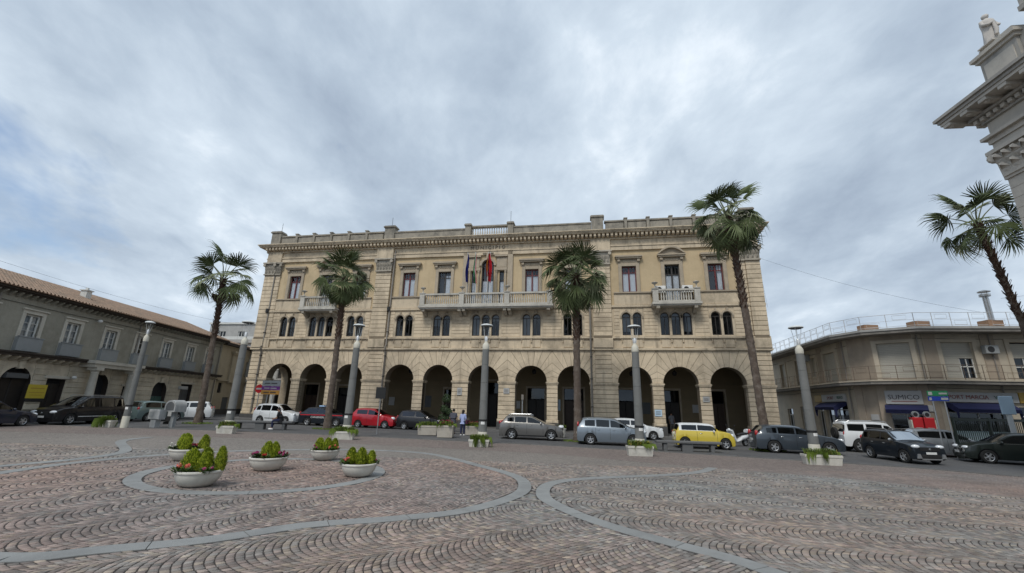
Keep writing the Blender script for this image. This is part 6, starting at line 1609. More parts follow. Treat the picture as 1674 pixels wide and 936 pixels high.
# ================================================================== VEHICLES
def lerp_pts(x, P):
    if x <= P[0][0]: return P[0][1]
    for (a, za), (b, zb) in zip(P, P[1:]):
        if x <= b: return za + (zb - za) * (x - a) / max(b - a, 1e-6)
    return P[-1][1]
def wheel_mesh(r, w):
    return MB().lathe([(r * .62, -w / 2), (r * .9, -w / 2), (r, -w * .36), (r, w * .36), (r * .9, w / 2), (r * .62, w / 2), (r * .58, w * .3), (r * .58, -w * .3), (r * .62, -w / 2)], 24, cap=False).mesh('tyre', 'tyre', 40)
def rim_mesh(r, w, spokes):
    m = MB(); q = r * .62
    m.lathe([(q * .90, -w * .42), (q, -w * .5), (q * 1.02, -w * .42), (q * .95, w * .3)], 24, cap=False)
    m.lathe([(.001, -w * .1), (q * .92, -w * .1)], 24, cap=False, mi=1)
    for k in range(spokes):
        a = 2 * PI * k / spokes; m.T = Matrix.Rotation(a, 4, 'Z')
        m.add([(.02, -.035, -w * .40), (q * .95, -.028, -w * .44), (q * .95, .028, -w * .44), (.02, .035, -w * .40), (.02, -.035, -w * .1), (q * .95, -.028, -w * .1), (q * .95, .028, -w * .1), (.02, .035, -w * .1)], [(0, 1, 2, 3), (0, 4, 5, 1), (3, 2, 6, 7)])
    m.T = None; m.lathe([(.06, -w * .1), (.06, -w * .43), (.03, -w * .46)], 10)
    return m.mesh('rim', ['rim', 'black_plastic'], 35)
class Car:
    def __init__(s, name, label, cat, loc, head, paint_, L_, W_, H_, top, belt, xf, xr, r, clear=.18, roofc=None, grp='vehicles parked around the piazza', wins=(), ws=None, rw=None, tumble=.13, sill='black_plastic', spokes=5, nose=.5, tail=.5, rails=False, hub=None):
        """top: roof line (x,z) from tail to nose; belt: (z rear, z front); ws/rw: (x0,x1) ranges of windscreen and rear window"""
        s.t = thing(name, label, cat, (loc[0], loc[1], gz(loc[0]) - (.028 if loc[1] > 20 else 0)), R(head), grp)
        s.L, s.W, s.top, s.belt, s.xf, s.xr, s.r, s.clear, s.tumble, s.nose, s.tail = L_, W_, top, belt, xf, xr, r, clear, tumble, nose, tail
        xs_ = sorted(set([round(-L_ / 2 + L_ * k / 64, 4) for k in range(65)] + [round(p[0], 4) for p in top]))
        S = [s.sec(x) for x in xs_]; n = len(S[0]); m = MB(); vs = []
        for x, sc_ in zip(xs_, S): vs += [(x + q[2], -q[0], q[1]) for q in sc_] + [(x + q[2], q[0], q[1]) for q in sc_[::-1]]
        k2 = 2 * n; fs, mi = [], []
        for i in range(len(xs_) - 1):
            for j in range(k2 - 1):
                jj = j if j < n else k2 - 2 - j
                m.f.append((i * k2 + j, i * k2 + j + 1, (i + 1) * k2 + j + 1, (i + 1) * k2 + j)); m.m.append(1 if jj < 2 else (2 if (roofc and jj >= 6 and ws and rw and rw[0] - .05 <= xs_[i] <= ws[0] + .02 and lerp_pts(xs_[i], top) > max(p[1] for p in top) - .16) else 0))
        for i in (0, len(xs_) - 1): m.f.append(tuple(i * k2 + j for j in (range(k2) if i else range(k2 - 1, -1, -1)))); m.m.append(0)
        m.v = vs
        s.body = m.build('body', [paint_, 'black_plastic', roofc or paint_], s.t, smooth=38)
        # wheels
        for x in (xf, xr):
            for sy in (-1, 1):
                wl = link('wheel', cached(('tyre', r), lambda: wheel_mesh(r, .2)), s.t, (x, sy * (W_ / 2 - .115), r), (PI / 2 if sy < 0 else -PI / 2, 0, 0))
                wl.rotation_euler = (-PI / 2 if sy > 0 else PI / 2, random.uniform(0, 2), 0) if False else ((PI / 2, 0, 0) if sy < 0 else (-PI / 2, 0, 0))
                link('rim', cached(('rim', r, spokes), lambda: rim_mesh(r, .2, spokes)), wl, (0, 0, 0), (PI, 0, random.uniform(0, 2)))
        # glass
        for x0, x1, t0, t1 in wins:
            for sy in (-1, 1):
                g = MB(); nn = 10; V_ = []
                for k in range(nn + 1):
                    x = x0 + (x1 - x0) * k / nn; q = s.sec(x); a, b = q[6], q[7]
                    for t in (t0, t1): V_.append((x, sy * (a[0] + (b[0] - a[0]) * t + .008), a[1] + (b[1] - a[1]) * t))
                g.add(V_, [(2 * k, 2 * k + 2, 2 * k + 3, 2 * k + 1) for k in range(nn)]); g.build('side_window', 'glass_car', s.t, smooth=180)
                lin = MB(); lin.add([(p[0], p[1] - sy * .004, p[2]) for p in V_], [(2 * k, 2 * k + 2, 2 * k + 3, 2 * k + 1) for k in range(nn)]); lin.build('window_lining', 'car_interior', s.t)
        for nm, rg in (('windscreen', ws), ('rear_window', rw)):
            if not rg: continue
            g = MB(); nn = 6; V_ = []; ys_ = [-.97, -.6, 0, .6, .97]
            for k in range(nn + 1):
                x = rg[0] + (rg[1] - rg[0]) * k / nn; q = s.sec(x)
                for f in ys_:
                    yy = abs(f) * q[7][0]; 
                    z_ = q[8][1] + (q[9][1] - q[8][1]) * (1 - yy / q[8][0]) if yy <= q[8][0] else q[7][1] + (q[8][1] - q[7][1]) * (q[7][0] - yy) / max(q[7][0] - q[8][0], 1e-5)
                    V_.append((x + (.008 if nm == 'windscreen' else -.008), math.copysign(yy, f), z_ + .012))
            F_ = [(k * 5 + j, k * 5 + j + 1, k * 5 + j + 6, k * 5 + j + 5) for k in range(nn) for j in range(4)]
            g.add(V_, F_); g.build(nm, 'glass_car', s.t, smooth=180)
            lin = MB(); dx = .004; lin.add([(p[0] - (dx if nm == 'windscreen' else -dx), p[1], p[2] - .005) for p in V_], F_); lin.build('glass_lining', 'car_interior', s.t)
        if rails:
            zr = max(p[1] for p in top)
            for sy in (-1, 1): MB().tube([(rw[1] + .15, sy * (W_ / 2 - .2), zr - .03), (rw[1] + .3, sy * (W_ / 2 - .2), zr + .05), (ws[0] - .2, sy * (W_ / 2 - .2), zr + .05), (ws[0] - .05, sy * (W_ / 2 - .2), zr - .03)], .018, 6).build('roof_rail', 'steel', s.t)
        s.seams = []
    def sec(s, x):
        L_, W_ = s.L, s.W; u = 2 * x / L_
        w = W_ / 2 * (1 - (.20 * s.nose * abs(u) ** 7 if u > 0 else .18 * s.tail * abs(u) ** 9) - .02 * u * u)
        zt = lerp_pts(x, s.top); b = s.belt[0] + (s.belt[1] - s.belt[0]) * (x + L_ / 2) / L_
        g = min(max((zt - b) / .28, 0), 1); b = min(b, zt - .06)
        e_ = max(0, abs(u) - .93) / .07
        cl = s.clear + .10 * e_ ** 2
        zs = cl
        for xa in (s.xf, s.xr):
            ra = s.r + .055
            if abs(x - xa) < ra: zs = max(zs, s.r + math.sqrt(ra * ra - (x - xa) ** 2) - .01)
        H = zt - b
        wr = w - .02 - s.tumble * min(H / .5, 1.15)
        mid = cl + (b - cl) * .62
        o = 0.0
        return [(0, s.clear, o), (w * .74, s.clear, o), (w * .955, max(zs, s.clear + .02), o), (w * .985, max(zs + .012, cl + .16), o), (w, max(zs + .02, mid), o), (w * .972, max(b, zs + .03), o),
                ((w * .945) * (1 - g) + (w * .955) * g, max(b, zs + .03) + .022, o), (w * .86 * (1 - g) + wr * g, zt - (.022 * (1 - g) + .065 * g), o), (w * .6 * (1 - g) + (wr - .09) * g, zt - .006, o), (0, zt + .018, o)]
    def part(s, name, mats, mb, smooth=None): return mb.build(name, mats, s.t, smooth=smooth)
    def lights(s, hz, tz, hs=(.14, .2, .09), ts=(.07, .1, .14), hy=.72, ty=.86, hx=.12, tx=.06):
        for sy in (-1, 1):
            x = s.L / 2 - hx; w = s.sec(x)[4][0]
            s.part('headlight', 'headlight', MB().ball((x, sy * w * hy, hz), hs, 12), 180)
            x = -s.L / 2 + tx; w = s.sec(x)[4][0]
            s.part('taillight', 'taillight', MB().ball((x, sy * w * ty, tz), ts, 12), 180)
        return s
    def bumper(s, mat, zf=(.28, .5), zr=(.3, .55)):
        for sg_, (a, b) in ((1, zf), (-1, zr)):
            xe = sg_ * s.L / 2; ys_ = [k / 6 for k in range(-6, 7)]; m = MB(); V_ = []
            for f in ys_:
                w = s.W / 2 * .93; xx = xe + sg_ * (.03 - .20 * abs(f) ** 4)
                V_ += [(xx - sg_ * .02, f * w, a), (xx + sg_ * .015, f * w, (a + b) / 2), (xx - sg_ * .015, f * w, b), (xx - sg_ * .2, f * w, b), (xx - sg_ * .2, f * w, a)]
            m.add(V_, [(k * 5 + j, k * 5 + (j + 1) % 5, k * 5 + 5 + (j + 1) % 5, k * 5 + 5 + j) for k in range(12) for j in range(5)])
            s.part('bumper', mat, m, 50)
        return s
    def grille(s, z0, z1, w, bar=True):
        x = s.L / 2 + .012
        s.part('grille', 'black_plastic', MB().box(x - .06, x, -w / 2, w / 2, z0, z1))
        if bar: s.part('badge', 'chrome', MB().ball((x + .005, 0, (z0 + z1) / 2), (.015, .06, .05), 8))
        return s
    def plates(s, zf=.42, zr=.6):
        s.part('number_plate', 'plate_white', MB().box(s.L / 2 + .045, s.L / 2 + .055, -.26, .26, zf, zf + .11)); s.part('number_plate', 'plate_white', MB().box(-s.L / 2 - .055, -s.L / 2 - .045, -.26, .26, zr, zr + .11)); return s
    def mirrors(s, x, z, mat):
        for sy in (-1, 1):
            w = s.sec(x)[5][0]; s.part('mirror', mat, MB().ball((x, sy * (w + .10), z), (.06, .1, .075), 10).box(x - .02, x + .02, min(sy * w * .95, sy * (w + .06)), max(sy * w * .95, sy * (w + .06)), z - .05, z - .01), 60)
        return s
    def doors(s, xs_, handles, mat):
        for sy in (-1, 1):
            for x in xs_:
                m = MB(); V_ = []
                for dx in (-.007, .007):
                    q = s.sec(x + dx)
                    for j in (3, 4, 5): V_.append((x + dx, sy * (q[j][0] + .003), q[j][1]))
                m.add(V_, [(0, 3, 4, 1), (1, 4, 5, 2)]); s.part('door_seam', 'black_plastic', m)
            for x in handles:
                q = s.sec(x); z = q[5][1] - .12; s.part('door_handle', mat, MB().ball((x, sy * (q[5][0] + .012), z), (.1, .022, .022), 8), 180)
        return s
    def strip(s, mat, x0, x1, z0, z1, name='side_moulding'):
        for sy in (-1, 1):
            m = MB(); V_ = []
            for k in range(9):
                x = x0 + (x1 - x0) * k / 8; q = s.sec(x)
                def yy(z):
                    for a, b in zip(q[2:6], q[3:6]):
                        if z <= b[1]: return a[0] + (b[0] - a[0]) * (z - a[1]) / max(b[1] - a[1], 1e-5)
                    return q[5][0]
                V_ += [(x, sy * (yy(z0) + .012), z0), (x, sy * (yy(z1) + .012), z1)]
            m.add(V_, [(2 * k, 2 * k + 2, 2 * k + 3, 2 * k + 1) for k in range(8)]); s.part(name, mat, m)
        return s
def tops(L_, H_, hood, ws0, ws1, rr, tail, tz, nz=.62, rz=None):
    """roof line: tail end, rear glass base, roof rear, roof middle, roof front, windscreen base, bonnet front, nose"""
    h = L_ / 2
    return [(-h, tz - .12), (-h + .06, tz), (tail, tz + .03), (rr, H_ - .05), (rr + .35, H_ - .005), ((rr + ws1) / 2, H_), (ws1 - .2, H_ - .025), (ws1, H_ - .07), (ws0, hood + .02), (ws0 + (h - ws0) * .55, hood - .06), (h - .16, hood - .17), (h - .03, nz), (h, nz - .12)]
# ---- people carrier, black (left)
c = Car('people_carrier', 'large black people carrier parked before the grey palazzo', 'van', (-27.5, 28.9), -93, 'paint_black', 4.65, 1.82, 1.74, tops(4.65, 1.72, 1.04, 1.35, .35, -1.95, -2.16, 1.1, .75), (1.0, .98), 1.4, -1.42, .32, wins=[(-2.0, -1.32, .1, .88), (-1.22, -.3, .08, .92), (-.2, .62, .08, .92), (.7, 1.12, .1, .8)], ws=(.38, 1.28), rw=(-2.16, -1.99), rails=True)
c.lights(.74, 1.0, (.16, .22, .10)).bumper('paint_black').grille(.58, .78, .9).plates().mirrors(.95, 1.06, 'paint_black').doors((-1.27, -.25, .85), (-.95, .05), 'paint_black').strip('plate_white', -1.1, 1.0, .46, .5)
# ---- dark hatchback cut by the left edge
c = Car('hatchback', 'dark blue car cut off by the left edge of the picture', 'car', (-27.8, 23.9), 86, 'paint_darkblue', 3.9, 1.66, 1.42, tops(3.9, 1.42, .86, .85, .05, -1.45, -1.8, .95), (.9, .84), 1.2, -1.2, .29, wins=[(-1.35, -.3, .1, .88), (-.22, .6, .08, .88)], ws=(.08, .78), rw=(-1.8, -1.5))
c.lights(.64, .85).bumper('paint_darkblue').grille(.5, .62, .7).plates().mirrors(.55, .92, 'paint_darkblue').doors((-.26, .7), (-.05,), 'paint_darkblue')
# ---- pale green hatchback
c = Car('hatchback', 'pale grey green hatchback parked behind the black people carrier', 'car', (-27.3, 34.6), 80, 'paint_green', 3.9, 1.65, 1.46, tops(3.9, 1.46, .92, .95, .15, -1.5, -1.82, 1.0), (.95, .88), 1.22, -1.2, .30, wins=[(-1.45, -.3, .1, .88), (-.22, .7, .08, .88)], ws=(.18, .88), rw=(-1.82, -1.55))
c.lights(.68, .9).bumper('paint_green').grille(.5, .64, .7).plates().mirrors(.62, .96, 'paint_green').doors((-.26, .75), (-.05,), 'paint_green')
# ---- white car behind the phone hood
c = Car('hatchback', 'white car half hidden by the phone hood and the leftmost palm', 'car', (-27.6, 38.3), 205, 'paint_white', 3.9, 1.66, 1.48, tops(3.9, 1.48, .93, .95, .15, -1.55, -1.84, 1.02), (.96, .9), 1.22, -1.2, .30, wins=[(-1.5, -.34, .1, .88), (-.24, .7, .08, .88)], ws=(.18, .88), rw=(-1.84, -1.6))
c.lights(.7, .95).bumper('paint_white').grille(.5, .64, .7).plates().mirrors(.62, .98, 'paint_white').doors((-.28, .75), (-.05,), 'black_plastic')
# ---- white compact by the left arches
c = Car('hatchback', 'white compact hatchback parked before the second arch from the left', 'car', (-18.9, 36.9), -9, 'paint_white', 3.65, 1.62, 1.56, tops(3.65, 1.56, .98, .9, .2, -1.5, -1.74, 1.08, .7), (.98, .94), 1.15, -1.1, .29, wins=[(-1.55, -1.2, .12, .8), (-1.12, -.3, .08, .9), (-.22, .68, .08, .9)], ws=(.22, .84), rw=(-1.75, -1.54))
c.lights(.76, 1.1, (.13, .17, .12)).bumper('paint_white').grille(.4, .5, .8).plates().mirrors(.62, 1.02, 'black_plastic').doors((-1.16, -.26, .78), (-.95, -.05), 'paint_white').strip('black_plastic', -.9, .85, .42, .47)
# ---- police car
c = Car('police_car', 'dark police car with red side stripe and white lettering behind the bushy palm', 'car', (-14.75, 36.5), -9, 'paint_navy_black', 4.1, 1.72, 1.44, tops(4.1, 1.44, .95, .9, .0, -1.35, -1.78, 1.02, .66), (.94, .9), 1.28, -1.22, .31, wins=[(-1.3, -.42, .1, .88), (-.34, .62, .08, .88)], ws=(.03, .83), rw=(-1.78, -1.4))
c.lights(.7, .95).bumper('paint_navy_black').grille(.48, .66, .5).plates().mirrors(.55, .98, 'paint_navy_black').doors((-1.2, -.38, .7), (-.95, -.1), 'paint_navy_black').strip('stripe_red', -1.9, 1.75, .80, .87, 'stripe')
for sy in (-1, 1):
    o = link('lettering', text_mesh('CARABINIERI', .2, 'plate_white', .003), c.t, (-.35, sy * .868, .66), (PI / 2, 0, 0 if sy < 0 else PI)); 
MB().bbox(-.55, -.1, -.5, .5, 1.46, 1.57, .02).build('light_bar', 'beacon_blue', c.t)
# ---- red city car
c = Car('city_car', 'bright red city car parked before the left pilaster of the town hall', 'car', (-10.75, 36.3), -9, 'paint_red', 3.6, 1.6, 1.5, tops(3.6, 1.5, .98, .92, .1, -1.42, -1.7, 1.08, .7), (1.0, .92), 1.13, -1.12, .28, wins=[(-1.3, -.42, .12, .84), (-.34, .66, .08, .88)], ws=(.13, .86), rw=(-1.7, -1.46))
c.lights(.76, 1.05, (.2, .14, .12)).bumper('paint_red').grille(.42, .55, .7).plates().mirrors(.58, 1.0, 'paint_red').doors((-1.0, -.38, .74), (-.1,), 'paint_red')
# ---- black three door
c = Car('city_car', 'black three door city car partly hidden by the large square planter', 'car', (-7.0, 35.9), -9, 'paint_black', 3.55, 1.63, 1.5, tops(3.55, 1.5, .95, .95, .15, -1.4, -1.68, 1.02, .68), (.97, .9), 1.12, -1.1, .28, wins=[(-1.3, -.3, .1, .86), (-.2, .72, .08, .88)], ws=(.18, .88), rw=(-1.68, -1.44))
c.lights(.72, .95).bumper('black_plastic').grille(.42, .55, .7).plates().mirrors(.6, .98, 'paint_black').doors((-.26, .78), (-.05,), 'paint_black')
# ---- taupe crossover
c = Car('crossover', 'metallic taupe grey crossover with roof rails parked right of the central lamp', 'car', (1.55, 30.2), -7, 'paint_taupe', 4.16, 1.74, 1.54, tops(4.16, 1.54, 1.02, .95, .1, -1.6, -1.93, 1.08, .74), (1.05, .98), 1.32, -1.25, .33, .2, wins=[(-1.55, -1.12, .14, .78), (-1.05, -.3, .08, .88), (-.22, .7, .08, .88)], ws=(.13, .88), rw=(-1.93, -1.65), rails=True)
c.lights(.84, 1.05, (.2, .16, .09), (.12, .1, .13)).bumper('black_plastic', (.24, .46), (.26, .5)).grille(.62, .82, .6).plates().mirrors(.66, 1.06, 'chrome').doors((-1.1, -.26, .8), (-.9, -.02), 'paint_taupe').strip('black_plastic', -.85, .9, .22, .3)
# ---- blue grey people carrier
c = Car('people_carrier', 'blue grey compact people carrier parked behind the second lamp from the right', 'car', (6.3, 27.9), -9, 'paint_bluegrey', 4.05, 1.75, 1.6, tops(4.05, 1.58, 1.04, 1.15, .25, -1.65, -1.93, 1.12, .74), (1.02, .96), 1.28, -1.24, .32, wins=[(-1.55, -.95, .12, .84), (-.87, -.1, .08, .9), (-.02, .88, .08, .9)], ws=(.28, 1.08), rw=(-1.93, -1.68))
c.lights(.82, 1.15, (.2, .15, .11)).bumper('paint_bluegrey').grille(.5, .72, .6).plates().mirrors(.85, 1.06, 'paint_bluegrey').doors((-.91, -.06, .98), (-.75, .15), 'paint_bluegrey')
# ---- white car behind it
c = Car('hatchback', 'white hatchback behind the blue grey people carrier at the arcade', 'car', (9.4, 33.6), -9, 'paint_white', 3.9, 1.68, 1.46, tops(3.9, 1.46, .96, .9, .1, -1.5, -1.82, 1.04, .7), (.98, .92), 1.22, -1.2, .30, wins=[(-1.4, -.4, .1, .86), (-.32, .64, .08, .88)], ws=(.13, .83), rw=(-1.82, -1.55))
c.lights(.75, 1.0).bumper('paint_white').grille(.44, .58, .7).plates().mirrors(.56, 1.0, 'paint_white').doors((-.36, .7), (-.12,), 'paint_white')
# ---- yellow small car with white roof
c = Car('small_car', 'yellow small car with a white roof behind the right stone bench', 'car', (11.6, 27.0), -11, 'paint_yellow', 3.6, 1.68, 1.43, [(-1.8, .8), (-1.75, 1.0), (-1.7, 1.03), (-1.55, 1.37), (-1.3, 1.42), (-.3, 1.43), (.36, 1.40), (.52, 1.36), (.9, 1.03), (1.2, 1.0), (1.55, .93), (1.74, .74), (1.8, .56)], (1.0, .97), 1.2, -1.25, .31, roofc='paint_white', wins=[(-1.42, -.5, .1, .9), (-.44, .7, .1, .9)], ws=(.55, .87), rw=(-1.7, -1.57), tumble=.10, hub=None)
c.t.scale = (.90, .95, .99)
c.lights(.76, .82, (.13, .13, .13), (.06, .07, .16), .74, .84).bumper('paint_yellow').grille(.46, .7, .7).plates().mirrors(.52, 1.0, 'plate_white').doors((-.49, .72), (-.25,), 'chrome').strip('black_plastic', -.85, .88, .2, .3)
# ---- dark blue estate
c = Car('estate_car', 'dark slate blue car with red tail lights behind the tallest palm', 'car', (16.15, 25.5), -14, 'paint_slate', 4.3, 1.76, 1.46, tops(4.3, 1.46, .98, 1.1, .1, -1.7, -2.0, 1.05, .7), (1.0, .93), 1.36, -1.3, .32, wins=[(-1.6, -1.1, .12, .8), (-1.02, -.22, .08, .88), (-.14, .82, .08, .88)], ws=(.13, 1.02), rw=(-2.0, -1.75))
c.lights(.76, 1.0, ts=(.1, .1, .17)).bumper('paint_slate').grille(.46, .6, .7).plates().mirrors(.78, 1.02, 'paint_slate').doors((-1.06, -.18, .92), (-.85, .05), 'chrome')
# ---- white off-roader
c = Car('off_roader', 'white boxy off roader with spare wheel at the back before the right shops', 'car', (22.1, 27.2), -12, 'paint_white', 3.95, 1.68, 1.72, [(-1.97, .95), (-1.93, 1.05), (-1.9, 1.12), (-1.8, 1.66), (-1.6, 1.72), (-.3, 1.73), (.3, 1.70), (.45, 1.66), (.85, 1.14), (1.3, 1.1), (1.75, 1.02), (1.93, .86), (1.97, .7)], (1.12, 1.08), 1.28, -1.18, .37, .3, wins=[(-1.7, -.85, .12, .86), (-.72, .1, .12, .88), (.18, .62, .12, .82)], ws=(.48, .82), rw=(-1.9, -1.82), tumble=.09, nose=.3, tail=.2, rails=True)
c.lights(.88, 1.0, (.1, .14, .1), (.05, .06, .16)).bumper('black_plastic', (.45, .7), (.42, .66)).grille(.78, .98, .8).plates(.55, .6).mirrors(.62, 1.2, 'black_plastic').doors((-.8, .14, .7), (-.6, .3), 'black_plastic').strip('paint_silver', -.75, .85, .52, .62)
sp2 = link('spare_wheel', CACHE[('tyre', .37)], c.t, (-2.1, 0, 1.02), (0, PI / 2, 0), (.92, .92, .9)); link('wheel_cover', MB().lathe([(.01, .11), (.22, .10), (.25, .06)], 16).mesh('wheel_cover', 'black_plastic', 40), sp2, (0, 0, -.2))
# ---- dark compact SUV
c = Car('compact_suv', 'near black compact sports utility car facing the camera at the right', 'car', (19.45, 22.5), -92, 'paint_navy_black', 3.75, 1.7, 1.6, tops(3.75, 1.6, 1.06, .85, .2, -1.52, -1.78, 1.1, .82), (1.06, 1.0), 1.18, -1.15, .33, .22, wins=[(-1.48, -1.12, .14, .8), (-1.04, -.28, .1, .88), (-.2, .66, .1, .88)], ws=(.23, .8), rw=(-1.78, -1.56), nose=.4, rails=True)
c.t.scale = (.88, .9, .9)
c.lights(.86, 1.1, (.16, .20, .10), hy=.76).bumper('black_plastic', (.26, .5), (.28, .52)).grille(.66, .84, 1.0).plates(.5).mirrors(.6, 1.12, 'paint_silver').doors((-1.08, -.24, .76), (-.85, 0), 'paint_silver')
for sy in (-1, 1): MB().prism([(sy * .5, .3), (sy * .72, .3), (sy * .66, .52), (sy * .56, .52)], 1.87, 1.93, 'x').build('fog_lamp_surround', 'rim', c.t)
MB().box(1.88, 1.92, -.5, .5, .24, .29).build('skid_plate', 'rim', c.t)
# ---- silver car behind it
c = Car('hatchback', 'silver car half hidden behind the near black sports utility car', 'car', (24.6, 25.5), -16, 'paint_silver', 4.2, 1.74, 1.46, tops(4.2, 1.46, .92, 1.0, .1, -1.55, -1.9, .98, .68), (.95, .88), 1.32, -1.28, .31, wins=[(-1.5, -.32, .1, .86), (-.24, .72, .08, .88)], ws=(.13, .93), rw=(-1.9, -1.6))
c.lights(.72, .95).bumper('paint_silver').grille(.46, .6, .7).plates().mirrors(.66, .96, 'paint_silver').doors((-.28, .8), (-.05,), 'paint_silver')
# ---- dark green saloon by the fence
c = Car('saloon_car', 'dark green saloon parked before the bar fence at the right edge', 'car', (25.0, 22.2), 152, 'paint_darkgreen', 4.4, 1.74, 1.43, [(-2.2, .75), (-2.14, .95), (-1.6, 1.0), (-.95, 1.36), (-.6, 1.42), (-.1, 1.43), (.3, 1.40), (.45, 1.36), (1.15, .97), (1.7, .9), (2.05, .76), (2.17, .6), (2.2, .5)], (.95, .9), 1.38, -1.32, .31, wins=[(-1.2, -.35, .12, .85), (-.27, .8, .1, .88)], ws=(.48, 1.1), rw=(-1.58, -1.0))
c.lights(.7, .88).bumper('paint_darkgreen').grille(.46, .62, .8).plates().mirrors(.85, .98, 'paint_darkgreen').doors((-1.0, -.31, .9), (-.75, -.05), 'chrome').strip('chrome', -1.25, 1.0, .935, .95)

# ---- scooter
t = thing('scooter', 'white motor scooter parked between the yellow car and the tallest palm', 'scooter', (14.7, 29.0, gz(14.7) - .028), R(200), 'vehicles parked around the piazza')
for x in (-.62, .62):
    wl = link('wheel', cached(('tyre', .24), lambda: wheel_mesh(.24, .11)), t, (x, 0, .24), (PI / 2, 0, 0)); link('rim', cached(('rim', .24, 5), lambda: rim_mesh(.24, .11, 5)), wl)
def loft(mb, secs, n=12, mi=0):
    vs = []
    for x, z, ry, rz_ in secs:
        for k in range(n):
            a = 2 * PI * k / n; vs.append((x, ry * math.cos(a), z + rz_ * math.sin(a)))
    mb.add(vs, [(i * n + k, i * n + (k + 1) % n, (i + 1) * n + (k + 1) % n, (i + 1) * n + k) for i in range(len(secs) - 1) for k in range(n)] + [tuple(range(n)), tuple((len(secs) - 1) * n + k for k in range(n))], mi); return mb
loft(MB(), [(-.95, .68, .05, .04), (-.85, .62, .14, .12), (-.6, .55, .19, .17), (-.3, .5, .19, .17), (-.1, .36, .17, .1), (.15, .3, .17, .05), (.32, .32, .17, .06)]).build('body', 'paint_white', t, smooth=60)
MB().prism([(.3, .3), (.36, .34), (.62, .95), (.6, 1.02), (.52, 1.0), (.26, .4)], -.22, .22, 'y').build('leg_shield', 'paint_white', t)
loft(MB(), [(.40, .50, .06, .03), (.6, .53, .08, .05), (.85, .46, .06, .03)]).build('front_mudguard', 'paint_white', t, smooth=60)
loft(MB(), [(-.9, .8, .1, .03), (-.6, .8, .16, .06), (-.15, .74, .15, .06), (.0, .7, .08, .03)]).build('seat', 'black_plastic', t, smooth=60)
MB().tube([(.62, 0, .24), (.52, 0, 1.02)], .035, 6).build('fork', 'steel', t); MB().tube([(.48, -.34, 1.04), (.54, -.1, 1.06), (.54, .1, 1.06), (.48, .34, 1.04)], .02, 6).build('handlebar', 'black_plastic', t)
MB().ball((.62, 0, 1.0), (.08, .12, .1), 10).build('headlight', 'headlight', t, smooth=180)
for sy in (-1, 1): MB().tube([(.5, sy * .25, 1.05), (.48, sy * .32, 1.25)], .01, 5).ball((.48, sy * .33, 1.28), (.02, .07, .05), 8).build('mirror', 'black_plastic', t)
loft(MB(), [(-1.1, .92, .1, .1), (-.95, .92, .16, .15), (-.75, .92, .15, .14)]).build('top_box', 'paint_white', t, smooth=60)
MB().ball((-.94, 0, .62), (.04, .1, .05), 8).build('taillight', 'taillight', t)
# ================================================================== PEOPLE
def skin_mesh(name, nodes, edges, mats, sub=2, root=0):
    """grow a continuous surface over a joint graph: nodes {key: (x,y,z,r)}"""
    keys = list(nodes); me = bpy.data.meshes.new(name)
    me.from_pydata([nodes[k][:3] for k in keys], [(keys.index(a), keys.index(b)) for a, b in edges], [])
    o = bpy.data.objects.new(name, me); COL.objects.link(o)
    md = o.modifiers.new('skin', 'SKIN'); md.use_smooth_shade = True
    for i, k in enumerate(keys):
        r = nodes[k][3]; r = r if hasattr(r, '__len__') else (r, r)
        me.skin_vertices[0].data[i].radius = r; me.skin_vertices[0].data[i].use_root = (i == root)
    sb = o.modifiers.new('sub', 'SUBSURF'); sb.levels = sub; sb.render_levels = sub
    dg = bpy.context.evaluated_depsgraph_get(); r_ = bpy.data.meshes.new_from_object(o.evaluated_get(dg))
    bpy.data.objects.remove(o); bpy.data.meshes.remove(me)
    r_.materials.clear(); r_.materials.append(MATS[mats]); r_.name = name
    r_.polygons.foreach_set('use_smooth', [True] * len(r_.polygons))
    return r_
